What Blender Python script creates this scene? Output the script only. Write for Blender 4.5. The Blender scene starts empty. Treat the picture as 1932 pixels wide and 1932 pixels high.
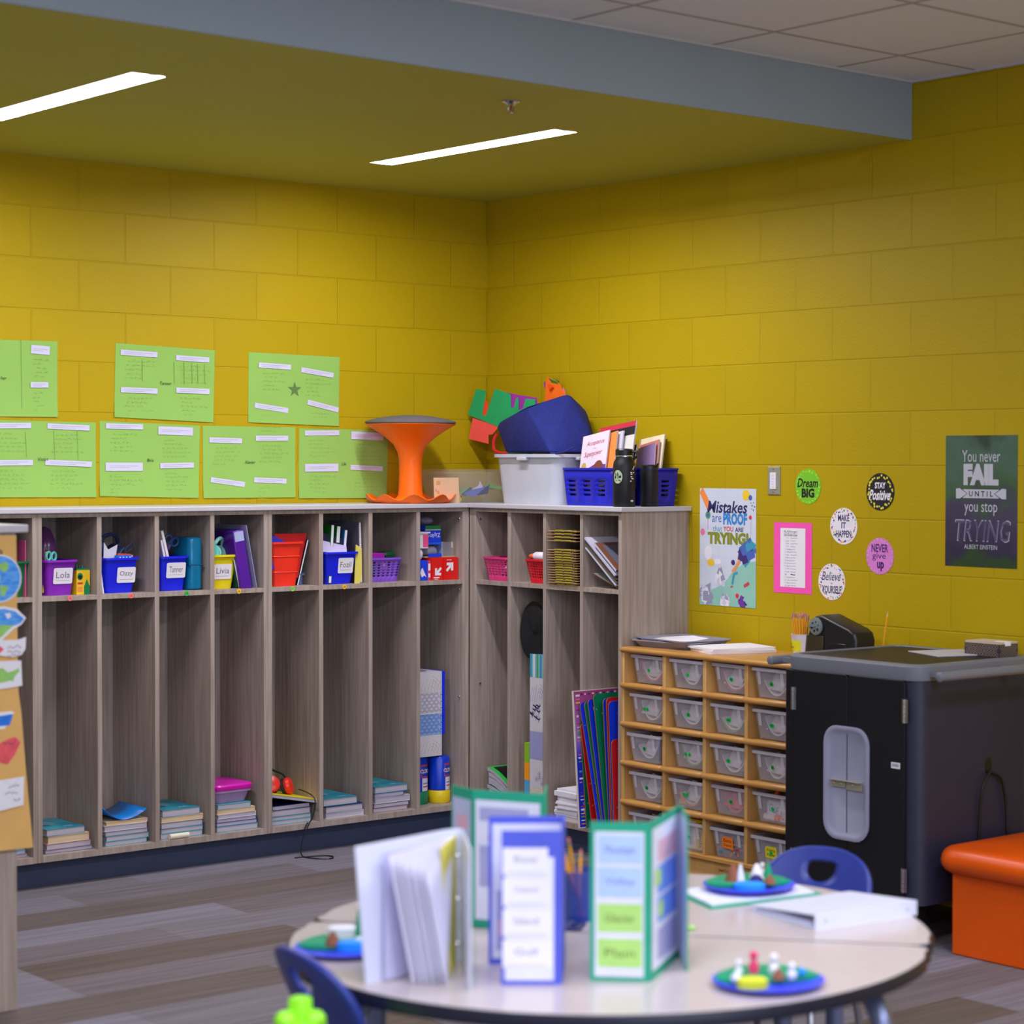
import bpy, bmesh, math, random
from mathutils import Vector, Matrix, Euler
from mathutils.geometry import tessellate_polygon
random.seed(7)
PI = math.pi
SC = bpy.context.scene
COL = SC.collection

# ------------------------------------------------------------------ camera, light, exposure
def look(yaw, pitch, roll):
    cy, sy, cp, sp = math.cos(yaw), math.sin(yaw), math.cos(pitch), math.sin(pitch)
    f = Vector((sy * cp, cy * cp, sp)); r = Vector((cy, -sy, 0)); u = r.cross(f)
    r2 = r * math.cos(roll) + u * math.sin(roll); u2 = -r * math.sin(roll) + u * math.cos(roll)
    return Matrix((r2, u2, -f)).transposed().to_4x4()
cam_d = bpy.data.cameras.new('camera'); cam = bpy.data.objects.new('camera', cam_d); COL.objects.link(cam)
cam.matrix_world = Matrix.Translation((-6.02648, -8.09908, 1.63189)) @ look(0.732437, -0.0227, 0.003138)
cam_d.sensor_width = 36.0; cam_d.sensor_fit = 'HORIZONTAL'
cam_d.lens = 4077.243 / 1932 * 36
cam_d.shift_x = -(1297.329 - 966) / 1932; cam_d.shift_y = (966.93 - 966) / 1932
cam_d.clip_start = 0.05; cam_d.clip_end = 60
cam_d.dof.use_dof = True; cam_d.dof.focus_distance = 9.0; cam_d.dof.aperture_fstop = 2.6
SC.camera = cam
SC.view_settings.view_transform = 'Standard'; SC.view_settings.look = 'None'
SC.view_settings.gamma = 1.0; SC.view_settings.use_curve_mapping = False
SC.view_settings.exposure = 0.0
SC.cycles.max_bounces = 8; SC.cycles.diffuse_bounces = 5; SC.cycles.transparent_max_bounces = 24
SC.cycles.use_denoising = True

W = bpy.data.worlds.new('world'); SC.world = W; W.use_nodes = True
W.node_tree.nodes['Background'].inputs[0].default_value = (0.75, 0.82, 1.0, 1)
W.node_tree.nodes['Background'].inputs[1].default_value = 0.3

def area(name, loc, size, sizey, power, col, direction):
    l = bpy.data.lights.new(name, 'AREA'); l.shape = 'RECTANGLE'; l.size = size; l.size_y = sizey
    l.energy = power; l.color = col
    o = bpy.data.objects.new(name, l); COL.objects.link(o); o.location = loc
    o.rotation_euler = Vector(direction).to_track_quat('-Z', 'Y').to_euler()
    return o
COOL = (0.86, 0.88, 1.0)
# fluorescent troffers in the main ceiling (out of frame) and daylight from the window wall behind the camera
TROFFERS = [(-4.07, -5.4), (-1.63, -5.4), (-6.51, -5.4), (-4.07, -8.45), (-1.63, -8.45), (-6.51, -8.45)]
for i, (x, y) in enumerate(TROFFERS):
    area('troffer_lamp', (x, y, 3.03), 1.15, 0.55, 50, COOL, (0, 0, -1))
area('window_daylight', (-5.4, -11.3, 1.75), 5.6, 1.5, 110, (0.66, 0.76, 1.0), (0, 1, -0.06))
# the two recessed slot lights of the alcove
SLOTS = [(-2.8075, -2.692, -1.934, -0.737), (-1.137, -1.03, -1.934, -0.737)]
for x0, x1, y0, y1 in SLOTS:
    area('slot_lamp', ((x0 + x1) / 2, (y0 + y1) / 2, 2.853), x1 - x0 - 0.02, y1 - y0 - 0.02, 36, (0.93, 0.9, 1.0), (0, 0, -1))

# ------------------------------------------------------------------ materials
def lin(c):
    c = c / 255.0
    return c / 12.92 if c <= 0.04045 else ((c + 0.055) / 1.055) ** 2.4
def rgb(c): return (lin(c[0]), lin(c[1]), lin(c[2]), 1)
MATS = {}
def M(name, c=None, rough=0.55, metal=0.0, alpha=1.0, var=0.05, scale=14, emit=0, bump=0, bscale=60, stretch=None, c2=None, spec=0.5):
    if name in MATS: return MATS[name]
    m = bpy.data.materials.new(name); m.use_nodes = True
    nt = m.node_tree; b = nt.nodes['Principled BSDF']
    b.inputs['Roughness'].default_value = rough; b.inputs['Metallic'].default_value = metal
    b.inputs['Alpha'].default_value = alpha; b.inputs['Specular IOR Level'].default_value = spec
    tc = nt.nodes.new('ShaderNodeTexCoord'); mp = nt.nodes.new('ShaderNodeMapping')
    nt.links.new(tc.outputs['Object'], mp.inputs[0])
    mp.inputs['Scale'].default_value = stretch or (1, 1, 1)
    n = nt.nodes.new('ShaderNodeTexNoise'); n.inputs['Scale'].default_value = scale; n.inputs['Detail'].default_value = 3
    nt.links.new(mp.outputs[0], n.inputs['Vector'])
    mix = nt.nodes.new('ShaderNodeMix'); mix.data_type = 'RGBA'
    a = rgb(c)
    if c2: d = rgb(c2); e = a
    else: e = tuple(min(1, v * (1 + var)) for v in a[:3]) + (1,); d = tuple(v * (1 - var) for v in a[:3]) + (1,)
    mix.inputs[6].default_value = d; mix.inputs[7].default_value = e
    mr = nt.nodes.new('ShaderNodeMapRange'); mr.inputs[1].default_value = 0.3; mr.inputs[2].default_value = 0.7
    nt.links.new(n.outputs[0], mr.inputs[0]); nt.links.new(mr.outputs[0], mix.inputs[0])
    nt.links.new(mix.outputs[2], b.inputs['Base Color'])
    if bump:
        n2 = nt.nodes.new('ShaderNodeTexNoise'); n2.inputs['Scale'].default_value = bscale
        nt.links.new(tc.outputs['Object'], n2.inputs['Vector'])
        bp = nt.nodes.new('ShaderNodeBump'); bp.inputs['Strength'].default_value = bump; bp.inputs['Distance'].default_value = 0.01
        nt.links.new(n2.outputs[0], bp.inputs['Height']); nt.links.new(bp.outputs[0], b.inputs['Normal'])
    if emit:
        b.inputs['Emission Color'].default_value = a; b.inputs['Emission Strength'].default_value = emit
    MATS[name] = m
    return m

def world_xy(nt, ax, ay, sx=1.0, sy=1.0):
    g = nt.nodes.new('ShaderNodeNewGeometry'); s = nt.nodes.new('ShaderNodeSeparateXYZ'); cb = nt.nodes.new('ShaderNodeCombineXYZ')
    nt.links.new(g.outputs['Position'], s.inputs[0])
    for i, (a, k) in enumerate(((ax, sx), (ay, sy))):
        mm = nt.nodes.new('ShaderNodeMath'); mm.operation = 'MULTIPLY'; mm.inputs[1].default_value = k
        nt.links.new(s.outputs[a], mm.inputs[0]); nt.links.new(mm.outputs[0], cb.inputs[i])
    return cb.outputs[0]

def block_wall(name, ax):
    """painted concrete block: 406 x 203 mm running bond with shallow joints and a grainy face"""
    m = bpy.data.materials.new(name); m.use_nodes = True; nt = m.node_tree; b = nt.nodes['Principled BSDF']
    v = world_xy(nt, ax, 2)
    br = nt.nodes.new('ShaderNodeTexBrick'); nt.links.new(v, br.inputs['Vector'])
    br.offset = 0.5; br.offset_frequency = 2
    br.inputs['Scale'].default_value = 1.0; br.inputs['Brick Width'].default_value = 0.4064; br.inputs['Row Height'].default_value = 0.2032
    br.inputs['Mortar Size'].default_value = 0.0035; br.inputs['Mortar Smooth'].default_value = 0.5; br.inputs['Bias'].default_value = 0
    br.inputs['Color1'].default_value = rgb((185, 158, 12)); br.inputs['Color2'].default_value = rgb((179, 154, 10)); br.inputs['Mortar'].default_value = rgb((181, 155, 10))
    g = nt.nodes.new('ShaderNodeNewGeometry')
    no = nt.nodes.new('ShaderNodeTexNoise'); no.inputs['Scale'].default_value = 3.0; no.inputs['Detail'].default_value = 4
    nt.links.new(g.outputs['Position'], no.inputs['Vector'])
    mx = nt.nodes.new('ShaderNodeMix'); mx.data_type = 'RGBA'; mx.blend_type = 'MULTIPLY'; mx.inputs[0].default_value = 0.22
    nt.links.new(br.outputs['Color'], mx.inputs[6]); nt.links.new(no.outputs['Color'], mx.inputs[7])
    cr = nt.nodes.new('ShaderNodeValToRGB'); cr.color_ramp.elements[0].color = (0.75, 0.75, 0.75, 1); cr.color_ramp.elements[1].color = (1, 1, 1, 1)
    nt.links.new(no.outputs[0], cr.inputs[0]); nt.links.new(cr.outputs[0], mx.inputs[7])
    nt.links.new(mx.outputs[2], b.inputs['Base Color'])
    n2 = nt.nodes.new('ShaderNodeTexNoise'); n2.inputs['Scale'].default_value = 110; n2.inputs['Detail'].default_value = 2
    nt.links.new(g.outputs['Position'], n2.inputs['Vector'])
    inv = nt.nodes.new('ShaderNodeMath'); inv.operation = 'MULTIPLY_ADD'; inv.inputs[1].default_value = -1.0; inv.inputs[2].default_value = 1.0
    nt.links.new(br.outputs['Fac'], inv.inputs[0])
    ad = nt.nodes.new('ShaderNodeMath'); ad.operation = 'MULTIPLY_ADD'; ad.inputs[1].default_value = 0.28
    nt.links.new(n2.outputs[0], ad.inputs[0]); nt.links.new(inv.outputs[0], ad.inputs[2])
    bp = nt.nodes.new('ShaderNodeBump'); bp.inputs['Strength'].default_value = 0.7; bp.inputs['Distance'].default_value = 0.0035
    nt.links.new(ad.outputs[0], bp.inputs['Height']); nt.links.new(bp.outputs[0], b.inputs['Normal'])
    b.inputs['Roughness'].default_value = 0.5; b.inputs['Specular IOR Level'].default_value = 0.2
    return m

def plank_floor():
    m = bpy.data.materials.new('carpet_planks'); m.use_nodes = True; nt = m.node_tree; b = nt.nodes['Principled BSDF']
    v = world_xy(nt, 0, 1)
    br = nt.nodes.new('ShaderNodeTexBrick'); nt.links.new(v, br.inputs['Vector']); br.offset = 0.37; br.offset_frequency = 3
    br.inputs['Scale'].default_value = 1.0; br.inputs['Brick Width'].default_value = 1.0; br.inputs['Row Height'].default_value = 0.25
    br.inputs['Mortar Size'].default_value = 0.0; br.inputs['Bias'].default_value = 0.05
    br.inputs['Color1'].default_value = rgb((104, 90, 78)); br.inputs['Color2'].default_value = rgb((138, 134, 146)); br.inputs['Mortar'].default_value = rgb((120, 110, 108))
    v2 = world_xy(nt, 0, 1, 1.6, 46)
    n = nt.nodes.new('ShaderNodeTexNoise'); n.inputs['Scale'].default_value = 1.0; n.inputs['Detail'].default_value = 5; n.inputs['Roughness'].default_value = 0.7
    nt.links.new(v2, n.inputs['Vector'])
    cr = nt.nodes.new('ShaderNodeValToRGB')
    cr.color_ramp.elements[0].position = 0.32; cr.color_ramp.elements[0].color = (0.52, 0.5, 0.48, 1)
    cr.color_ramp.elements[1].position = 0.68; cr.color_ramp.elements[1].color = (1.0, 1.0, 1.02, 1)
    nt.links.new(n.outputs[0], cr.inputs[0])
    mx = nt.nodes.new('ShaderNodeMix'); mx.data_type = 'RGBA'; mx.blend_type = 'MULTIPLY'; mx.inputs[0].default_value = 0.85
    nt.links.new(br.outputs['Color'], mx.inputs[6]); nt.links.new(cr.outputs[0], mx.inputs[7]); nt.links.new(mx.outputs[2], b.inputs['Base Color'])
    b.inputs['Roughness'].default_value = 0.8; b.inputs['Specular IOR Level'].default_value = 0.25
    return m

def tile_ceiling():
    m = bpy.data.materials.new('ceiling_tiles'); m.use_nodes = True; nt = m.node_tree; b = nt.nodes['Principled BSDF']
    g = nt.nodes.new('ShaderNodeNewGeometry'); mp = nt.nodes.new('ShaderNodeMapping'); nt.links.new(g.outputs['Position'], mp.inputs[0])
    mp.inputs['Location'].default_value = (0.41 + 0.61, 2.955 + 0.61, 0)
    br = nt.nodes.new('ShaderNodeTexBrick'); nt.links.new(mp.outputs[0], br.inputs['Vector']); br.offset = 0.0
    br.inputs['Scale'].default_value = 1.0; br.inputs['Brick Width'].default_value = 0.61; br.inputs['Row Height'].default_value = 0.61
    br.inputs['Mortar Size'].default_value = 0.012; br.inputs['Mortar Smooth'].default_value = 0.1
    br.inputs['Color1'].default_value = rgb((222, 226, 234)); br.inputs['Color2'].default_value = rgb((219, 223, 232)); br.inputs['Mortar'].default_value = rgb((176, 172, 178))
    nt.links.new(br.outputs['Color'], b.inputs['Base Color'])
    n = nt.nodes.new('ShaderNodeTexNoise'); n.inputs['Scale'].default_value = 160; nt.links.new(g.outputs['Position'], n.inputs['Vector'])
    bp = nt.nodes.new('ShaderNodeBump'); bp.inputs['Strength'].default_value = 0.3; bp.inputs['Distance'].default_value = 0.003
    nt.links.new(n.outputs[0], bp.inputs['Height']); nt.links.new(bp.outputs[0], b.inputs['Normal']); b.inputs['Roughness'].default_value = 0.9
    return m

# ------------------------------------------------------------------ mesh building
_fc = {}
def text_mesh(s, bold=0.0):
    key = s
    s = (key, bold)
    if s in _fc: return _fc[s]
    c = bpy.data.curves.new('t', 'FONT'); c.body = key; c.resolution_u = 2; c.offset = bold
    o = bpy.data.objects.new('t', c); COL.objects.link(o)
    dg = bpy.context.evaluated_depsgraph_get(); me = bpy.data.meshes.new_from_object(o.evaluated_get(dg))
    v = [tuple(p.co) for p in me.vertices]; f = [tuple(p.vertices) for p in me.polygons]
    COL.objects.unlink(o); bpy.data.objects.remove(o); bpy.data.curves.remove(c); bpy.data.meshes.remove(me)
    x0 = min(p[0] for p in v); x1 = max(p[0] for p in v); y0 = min(p[1] for p in v); y1 = max(p[1] for p in v)
    _fc[s] = ([((p[0] - x0) / (x1 - x0), (p[1] - y0) / (y1 - y0)) for p in v], f, (x1 - x0) / (y1 - y0))
    return _fc[s]

class MB:
    def __init__(s): s.v = []; s.f = []; s.k = []; s.mats = []; s.T = Matrix()
    def mi(s, m):
        if m not in s.mats: s.mats.append(m)
        return s.mats.index(m)
    def add(s, vs, fs, m):
        o = len(s.v); i = s.mi(m)
        s.v += [s.T @ Vector(p) for p in vs]
        for f in fs: s.f.append(tuple(o + a for a in f)); s.k.append(i)
        return s
    def box(s, x0, x1, y0, y1, z0, z1, m):
        vs = [(x, y, z) for z in (z0, z1) for x, y in ((x0, y0), (x1, y0), (x1, y1), (x0, y1))]
        return s.add(vs, [(3, 2, 1, 0), (4, 5, 6, 7), (0, 1, 5, 4), (1, 2, 6, 5), (2, 3, 7, 6), (3, 0, 4, 7)], m)
    def loft(s, rings, m, cap0=True, cap1=True, closed=True):
        n = len(rings[0]); vs = [p for r in rings for p in r]; fs = []
        for j in range(len(rings) - 1):
            for i in range(n if closed else n - 1):
                a = j * n + i; b = j * n + (i + 1) % n
                fs.append((a, b, b + n, a + n))
        if cap0: fs.append(tuple(range(n - 1, -1, -1)))
        if cap1: fs.append(tuple((len(rings) - 1) * n + i for i in range(n)))
        return s.add(vs, fs, m)
    def lathe(s, prof, m, c=(0, 0), n=32, caps=(True, True)):
        return s.loft([[(c[0] + r * math.cos(2 * PI * i / n), c[1] + r * math.sin(2 * PI * i / n), z) for i in range(n)] for r, z in prof], m, *caps)
    def poly(s, pts, m, th=0.0):
        """flat polygon (3-d points); th>0 extrudes along local +z"""
        tri = [tuple(t) for t in tessellate_polygon([[Vector(p) for p in pts]])] if len(pts) > 4 else [tuple(range(len(pts)))]
        if not th: return s.add(pts, tri, m)
        n = len(pts); vs = list(pts) + [(p[0], p[1], p[2] + th) for p in pts]
        return s.add(vs, [tuple(reversed(t)) for t in tri] + [tuple(a + n for a in t) for t in tri] + [(i, (i + 1) % n, (i + 1) % n + n, i + n) for i in range(n)], m)
    def rect(s, u0, u1, v0, v1, w, m): return s.add([(u0, v0, w), (u1, v0, w), (u1, v1, w), (u0, v1, w)], [(0, 1, 2, 3)], m)
    def disc(s, u, v, w, r, m, n=20, ry=None):
        return s.add([(u + r * math.cos(2 * PI * i / n), v + (ry or r) * math.sin(2 * PI * i / n), w) for i in range(n)], [tuple(range(n))], m)
    def text(s, t, u, v, w, h, m, maxw=None, shear=0.0, rot=0.0, fit=False, bold=0.0):
        """text centred at (u,v) in the local xy plane"""
        vs, fs, asp = text_mesh(t, bold); wd = h * asp
        if maxw and (wd > maxw or fit): wd = maxw
        c, sn = math.cos(rot), math.sin(rot); o = []
        for a, b in vs:
            x = (a - 0.5) * wd + (b - 0.5) * h * shear; y = (b - 0.5) * h
            o.append((u + x * c - y * sn, v + x * sn + y * c, w))
        return s.add(o, fs, m)
    def stroke(s, pts, w, wd, m):
        """flat pencil or pen line in the local xy plane"""
        vs = []; fs = []
        for i, (x, y) in enumerate(pts):
            a = pts[max(0, i - 1)]; b = pts[min(len(pts) - 1, i + 1)]
            d = Vector((b[0] - a[0], b[1] - a[1])); d = d.normalized() if d.length else Vector((1, 0)); nx, ny = -d.y * wd / 2, d.x * wd / 2
            vs += [(x + nx, y + ny, w), (x - nx, y - ny, w)]
            if i: fs.append((2 * i - 2, 2 * i - 1, 2 * i + 1, 2 * i))
        return s.add(vs, fs, m)
    def tube(s, pts, r, m, n=8, rr=None):
        pts = [Vector(p) for p in pts]; rings = []; up = Vector((0, 0, 1)); prev = None
        for i, p in enumerate(pts):
            d = (pts[min(i + 1, len(pts) - 1)] - pts[max(i - 1, 0)]).normalized()
            if prev is None: a = d.orthogonal().normalized()
            else: a = (prev - d * prev.dot(d)).normalized()
            prev = a; b = d.cross(a); q = rr[i] if rr else r
            rings.append([tuple(p + (a * math.cos(2 * PI * k / n) + b * math.sin(2 * PI * k / n)) * q) for k in range(n)])
        return s.loft(rings, m)
    def ball(s, c, r, m, n=14, k=9):
        rx, ry, rz = r if isinstance(r, tuple) else (r, r, r)
        return s.loft([[(c[0] + rx * math.sin(PI * j / k) * math.cos(2 * PI * i / n), c[1] + ry * math.sin(PI * j / k) * math.sin(2 * PI * i / n), c[2] - rz * math.cos(PI * j / k)) for i in range(n)] for j in range(1, k)], m)
    def build(s, name, parent=None, loc=None, rot=None, bevel=0, smooth=35, solid=0, mw=None, sub=0):
        me = bpy.data.meshes.new(name); me.from_pydata([tuple(p) for p in s.v], [], s.f)
        for m in s.mats: me.materials.append(m)
        for p, k in zip(me.polygons, s.k): p.material_index = k
        bm = bmesh.new(); bm.from_mesh(me); bmesh.ops.recalc_face_normals(bm, faces=bm.faces)
        if smooth:
            for f in bm.faces: f.smooth = True
            for e in bm.edges:
                if len(e.link_faces) == 2 and e.calc_face_angle(0) > math.radians(smooth): e.smooth = False
        bm.to_mesh(me); bm.free()
        o = bpy.data.objects.new(name, me); COL.objects.link(o)
        if mw is not None: o.matrix_world = mw
        if loc is not None: o.location = loc
        if rot is not None: o.rotation_euler = rot if isinstance(rot, tuple) else (0, 0, rot)
        if parent is not None: o.parent = parent
        if sub: d = o.modifiers.new('sub', 'SUBSURF'); d.levels = sub; d.render_levels = sub
        if solid: d = o.modifiers.new('solid', 'SOLIDIFY'); d.thickness = solid; d.offset = 0
        if bevel: d = o.modifiers.new('bevel', 'BEVEL'); d.width = bevel; d.segments = 2; d.limit_method = 'ANGLE'
        return o

def tag(o, label, cat, group=None, kind=None):
    if label: o['label'] = label
    if cat: o['category'] = cat
    if group: o['group'] = group
    if kind: o['kind'] = kind
    return o
def struct(o): o['kind'] = 'structure'; return o
def T(name, label, cat, loc, rz=0.0, group=None, mw=None):
    o = bpy.data.objects.new(name, None); COL.objects.link(o); o.empty_display_size = 0.05
    if mw is not None: o.matrix_world = mw
    else: o.location = loc; o.rotation_euler = tuple(rz) if isinstance(rz, (tuple, Euler)) else (0, 0, rz)
    return tag(o, label, cat, group)
def frame(o, right, up):
    r = Vector(right).normalized(); u = Vector(up).normalized(); n = r.cross(u)
    m = Matrix((r, u, n)).transposed().to_4x4(); m.translation = Vector(o)
    return m
def FL(x, z, y=0.0): return frame((x, y, z), (1, 0, 0), (0, 0, 1))          # on the back wall, facing the room
def FR(y, z, x=0.0): return frame((x, y, z), (0, -1, 0), (0, 0, 1))         # on the right wall, facing the room
def rr(w, d, r, z, n=4, c=(0, 0)):
    o = []
    for qx, qy, a0 in ((1, -1, -PI / 2), (1, 1, 0), (-1, 1, PI / 2), (-1, -1, PI)):
        for i in range(n + 1):
            a = a0 + PI / 2 * i / n
            o.append((c[0] + qx * (w / 2 - r) + r * math.cos(a), c[1] + qy * (d / 2 - r) + r * math.sin(a), z))
    return o
def open_bin(mb, w0, d0, w1, d1, h, m, t=0.003, r=0.012, lip=0.008, liph=0.008):
    """tapered open container standing on z=0"""
    R = lambda w, d, z, k=r: rr(w, d, min(k, w / 2.1, d / 2.1), z)
    hw = w1 - (w1 - w0) * liph / h; hd = d1 - (d1 - d0) * liph / h
    rings = [R(w0, d0, 0), R(hw, hd, h - liph), R(w1 + 2 * lip, d1 + 2 * lip, h - liph, r + lip), R(w1 + 2 * lip, d1 + 2 * lip, h, r + lip), R(w1 - 2 * t, d1 - 2 * t, h), R(w0 - 2 * t, d0 - 2 * t, t)]
    return mb.loft(rings, m)
def basket_mesh(mb, w0, d0, w1, d1, h, m, rows=6, nx=12, ny=10, band=0.22, topband=0.12, frac=0.62, cols=(1,), per=2):
    """tapered basket with rectangular openings (thickened by a solidify modifier)"""
    def ring(t):
        w = w0 + (w1 - w0) * t; d = d0 + (d1 - d0) * t; z = h * t; o = []
        for i in range(nx): o.append((-w / 2 + w * i / nx, -d / 2, z))
        for i in range(ny): o.append((w / 2, -d / 2 + d * i / ny, z))
        for i in range(nx): o.append((w / 2 - w * i / nx, d / 2, z))
        for i in range(ny): o.append((-w / 2, d / 2 - d * i / ny, z))
        return o
    ts = [0, band]
    step = (1 - band - topband) / rows
    for i in range(rows): ts += [band + step * (i + frac), band + step * (i + 1)]
    ts.append(1.0)
    rings = [ring(t) for t in ts]; n = len(rings[0]); vs = [p for q in rings for p in q]; fs = [tuple(range(n - 1, -1, -1))]
    for j in range(len(rings) - 1):
        for i in range(n):
            hole = j >= 1 and j < len(rings) - 2 and (j % 2 == 1)
            side = i % nx if i < nx else (i - nx) % ny if i < nx + ny else (i - nx - ny) % nx if i < 2 * nx + ny else (i - 2 * nx - ny) % ny
            if hole and side % per in cols: continue
            a = j * n + i; b = j * n + (i + 1) % n; fs.append((a, b, b + n, a + n))
    return mb.add(vs, fs, m)
def book_mesh(mb, w, d, t, cover, pages, c=0.0015, spine='front'):
    """closed book lying flat: w along x, d along y, spine at -y unless told"""
    mb.box(-w / 2, w / 2, -d / 2, d / 2, 0, c, cover); mb.box(-w / 2, w / 2, -d / 2, d / 2, t - c, t, cover)
    if spine == 'front':
        mb.box(-w / 2, w / 2, -d / 2, -d / 2 + c, c, t - c, cover); mb.box(-w / 2 + 0.003, w / 2 - 0.003, -d / 2 + c, d / 2 - 0.004, c, t - c, pages)
    else:
        mb.box(w / 2 - c, w / 2, -d / 2, d / 2, c, t - c, cover); mb.box(-w / 2 + 0.003, w / 2 - c, -d / 2 + 0.002, d / 2 - 0.002, c, t - c, pages)
    return mb
def inst(o, loc, rot=None, label=None, group=None):
    """copy of a thing with its parts and their sub-parts"""
    r = o.copy(); COL.objects.link(r); r.location = loc
    if rot is not None: r.rotation_euler = rot if isinstance(rot, tuple) else (0, 0, rot)
    if label: r['label'] = label
    if group: r['group'] = group
    for ch in list(o.children):
        c = ch.copy(); COL.objects.link(c); c.parent = r
        for g in list(ch.children):
            e = g.copy(); COL.objects.link(e); e.parent = c
    return r
ORD = ['topmost', 'second from the top', 'third from the top', 'fourth from the top', 'fifth from the top', 'sixth from the top', 'seventh from the top']

# palette
paper = M('white_paper', (236, 234, 240), 0.75, var=0.02)
ink = M('black_ink', (18, 16, 26), 0.6)
pencil = M('pencil_grey', (92, 124, 62), 0.8)
laminate = M('greige_laminate', (178, 163, 152), 0.5, c2=(150, 135, 124), scale=5, stretch=(14, 14, 0.7), bump=0.05, bscale=220)
edge_band = M('laminate_edge', (176, 160, 152), 0.5, var=0.02)
counter_m = M('pale_counter', (196, 193, 199), 0.35, var=0.015, scale=40)
white_pl = M('white_plastic', (232, 230, 238), 0.35, var=0.02)
black_pl = M('black_plastic', (22, 22, 26), 0.35, var=0.1)
chrome = M('chrome', (190, 190, 196), 0.22, 1.0, var=0.03)
steel = M('brushed_steel', (168, 164, 146), 0.4, 0.45, var=0.05)
kraft = M('kraft_paper', (224, 176, 102), 0.8, var=0.05)
navy_pl = M('navy_plastic', (30, 44, 120), 0.4, var=0.05)
# ================================================================== the room
SOF = 2.840; CEIL = 3.058; FY = -2.642
wallm_b = block_wall('yellow_block_back', 0); wallm_r = block_wall('yellow_block_right', 1)
plain = M('pale_wall_paint', (226, 222, 216), 0.6, var=0.02)
struct(MB().box(-9.5, 0.0, -11.5, 0.0, -0.06, 0.0, plank_floor()).build('floor'))
struct(MB().box(-9.65, 0.15, 0.0, 0.15, 0.0, CEIL, wallm_b).build('wall_back'))
struct(MB().box(0.0, 0.15, -11.5, 0.0, 0.0, CEIL, wallm_r).build('wall_right'))
struct(MB().box(-9.65, -9.5, -11.5, 0.0, 0.0, CEIL, plain).build('wall_left'))
struct(MB().box(-9.65, 0.15, -11.65, -11.5, 0.0, CEIL, plain).build('wall_front'))
struct(MB().box(-9.65, 0.15, -11.65, 0.15, CEIL, CEIL + 0.05, tile_ceiling()).build('ceiling'))
olive = M('yellow_soffit_paint', (176, 172, 58), 0.6, var=0.02, scale=3); bluegrey = M('blue_grey_paint', (152, 168, 178), 0.6, var=0.02, scale=3)
# lowered ceiling of the alcove, with two slots for the recessed lights
mb = MB()
xs = [-9.5]
for a in SLOTS: xs += [a[0], a[1]]
xs.append(0.0); ys = [FY + 0.012, SLOTS[0][2], SLOTS[0][3], 0.0]
for i in range(len(xs) - 1):
    for j in range(3):
        if i in (1, 3) and j == 1: continue
        mb.add([(xs[i], ys[j], SOF), (xs[i], ys[j + 1], SOF), (xs[i + 1], ys[j + 1], SOF), (xs[i + 1], ys[j], SOF)], [(0, 1, 2, 3)], olive)
mb.box(-9.5, 0, FY + 0.012, 0, SOF + 0.05, SOF + 0.06, olive)
mb.box(-9.5, 0.0, FY, FY + 0.012, SOF, CEIL, bluegrey)
struct(mb.build('trim_1', smooth=0))
struct(MB().box(-9.5, 0.0, FY - 0.012, FY, CEIL - 0.008, CEIL, M('light_metal_angle', (196, 196, 200), 0.4, var=0.02)).box(-0.012, 0.0, -11.5, FY - 0.012, CEIL - 0.008, CEIL, M('light_metal_angle')).build('trim_2', smooth=0))
cove = M('navy_cove_base', (58, 70, 100), 0.5, var=0.05)
struct(MB().box(-9.5, -0.285, -0.3, -0.27, 0.0, 0.104, cove).build('baseboard_back', smooth=0))
struct(MB().box(-0.3, -0.27, -1.39, -0.3, 0.0, 0.104, cove).build('baseboard_right', smooth=0))
# recessed slot lights
frame_m = M('white_light_frame', (214, 214, 220), 0.4, var=0.02); diff_m = M('lit_diffuser', (255, 250, 255), 0.5, emit=3.2)
for (x0, x1, y0, y1), lab in zip(SLOTS, ('long recessed slot light cut by the left edge, nearer the camera', 'long recessed slot light toward the corner, right of the sprinkler side')):
    lab = {0: 'lit white slot light in the yellow soffit, cut off by the left edge', 1: 'lit white slot light in the yellow soffit, pointing at the wall corner'}[0 if x0 < -2 else 1]
    t = T('ceiling_light', lab, 'ceiling light', ((x0 + x1) / 2, (y0 + y1) / 2, SOF), group='recessed slot lights')
    w, l = (x1 - x0) / 2, (y1 - y0) / 2
    MB().box(-w, w, -l, l, 0.02, 0.024, diff_m).build('diffuser', t, smooth=0)
    MB().box(-w - 0.004, -w, -l - 0.004, l + 0.004, 0, 0.03, frame_m).box(w, w + 0.004, -l - 0.004, l + 0.004, 0, 0.03, frame_m).box(-w, w, -l - 0.004, -l, 0, 0.03, frame_m).box(-w, w, l, l + 0.004, 0, 0.03, frame_m).build('frame', t, smooth=0)
# troffers in the main ceiling that light the room
for i, (x, y) in enumerate(TROFFERS):
    t = T('ceiling_light', 'square-cornered troffer in the white tiled ceiling of the main room', 'ceiling light', (x, y, CEIL), group='troffers in the tiled ceiling')
    MB().box(-0.6, 0.6, -0.3, 0.3, -0.012, 0.0, frame_m).build('frame', t, smooth=0)
    MB().box(-0.57, 0.57, -0.27, 0.27, -0.016, -0.0121, diff_m).build('diffuser', t, smooth=0)
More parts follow.
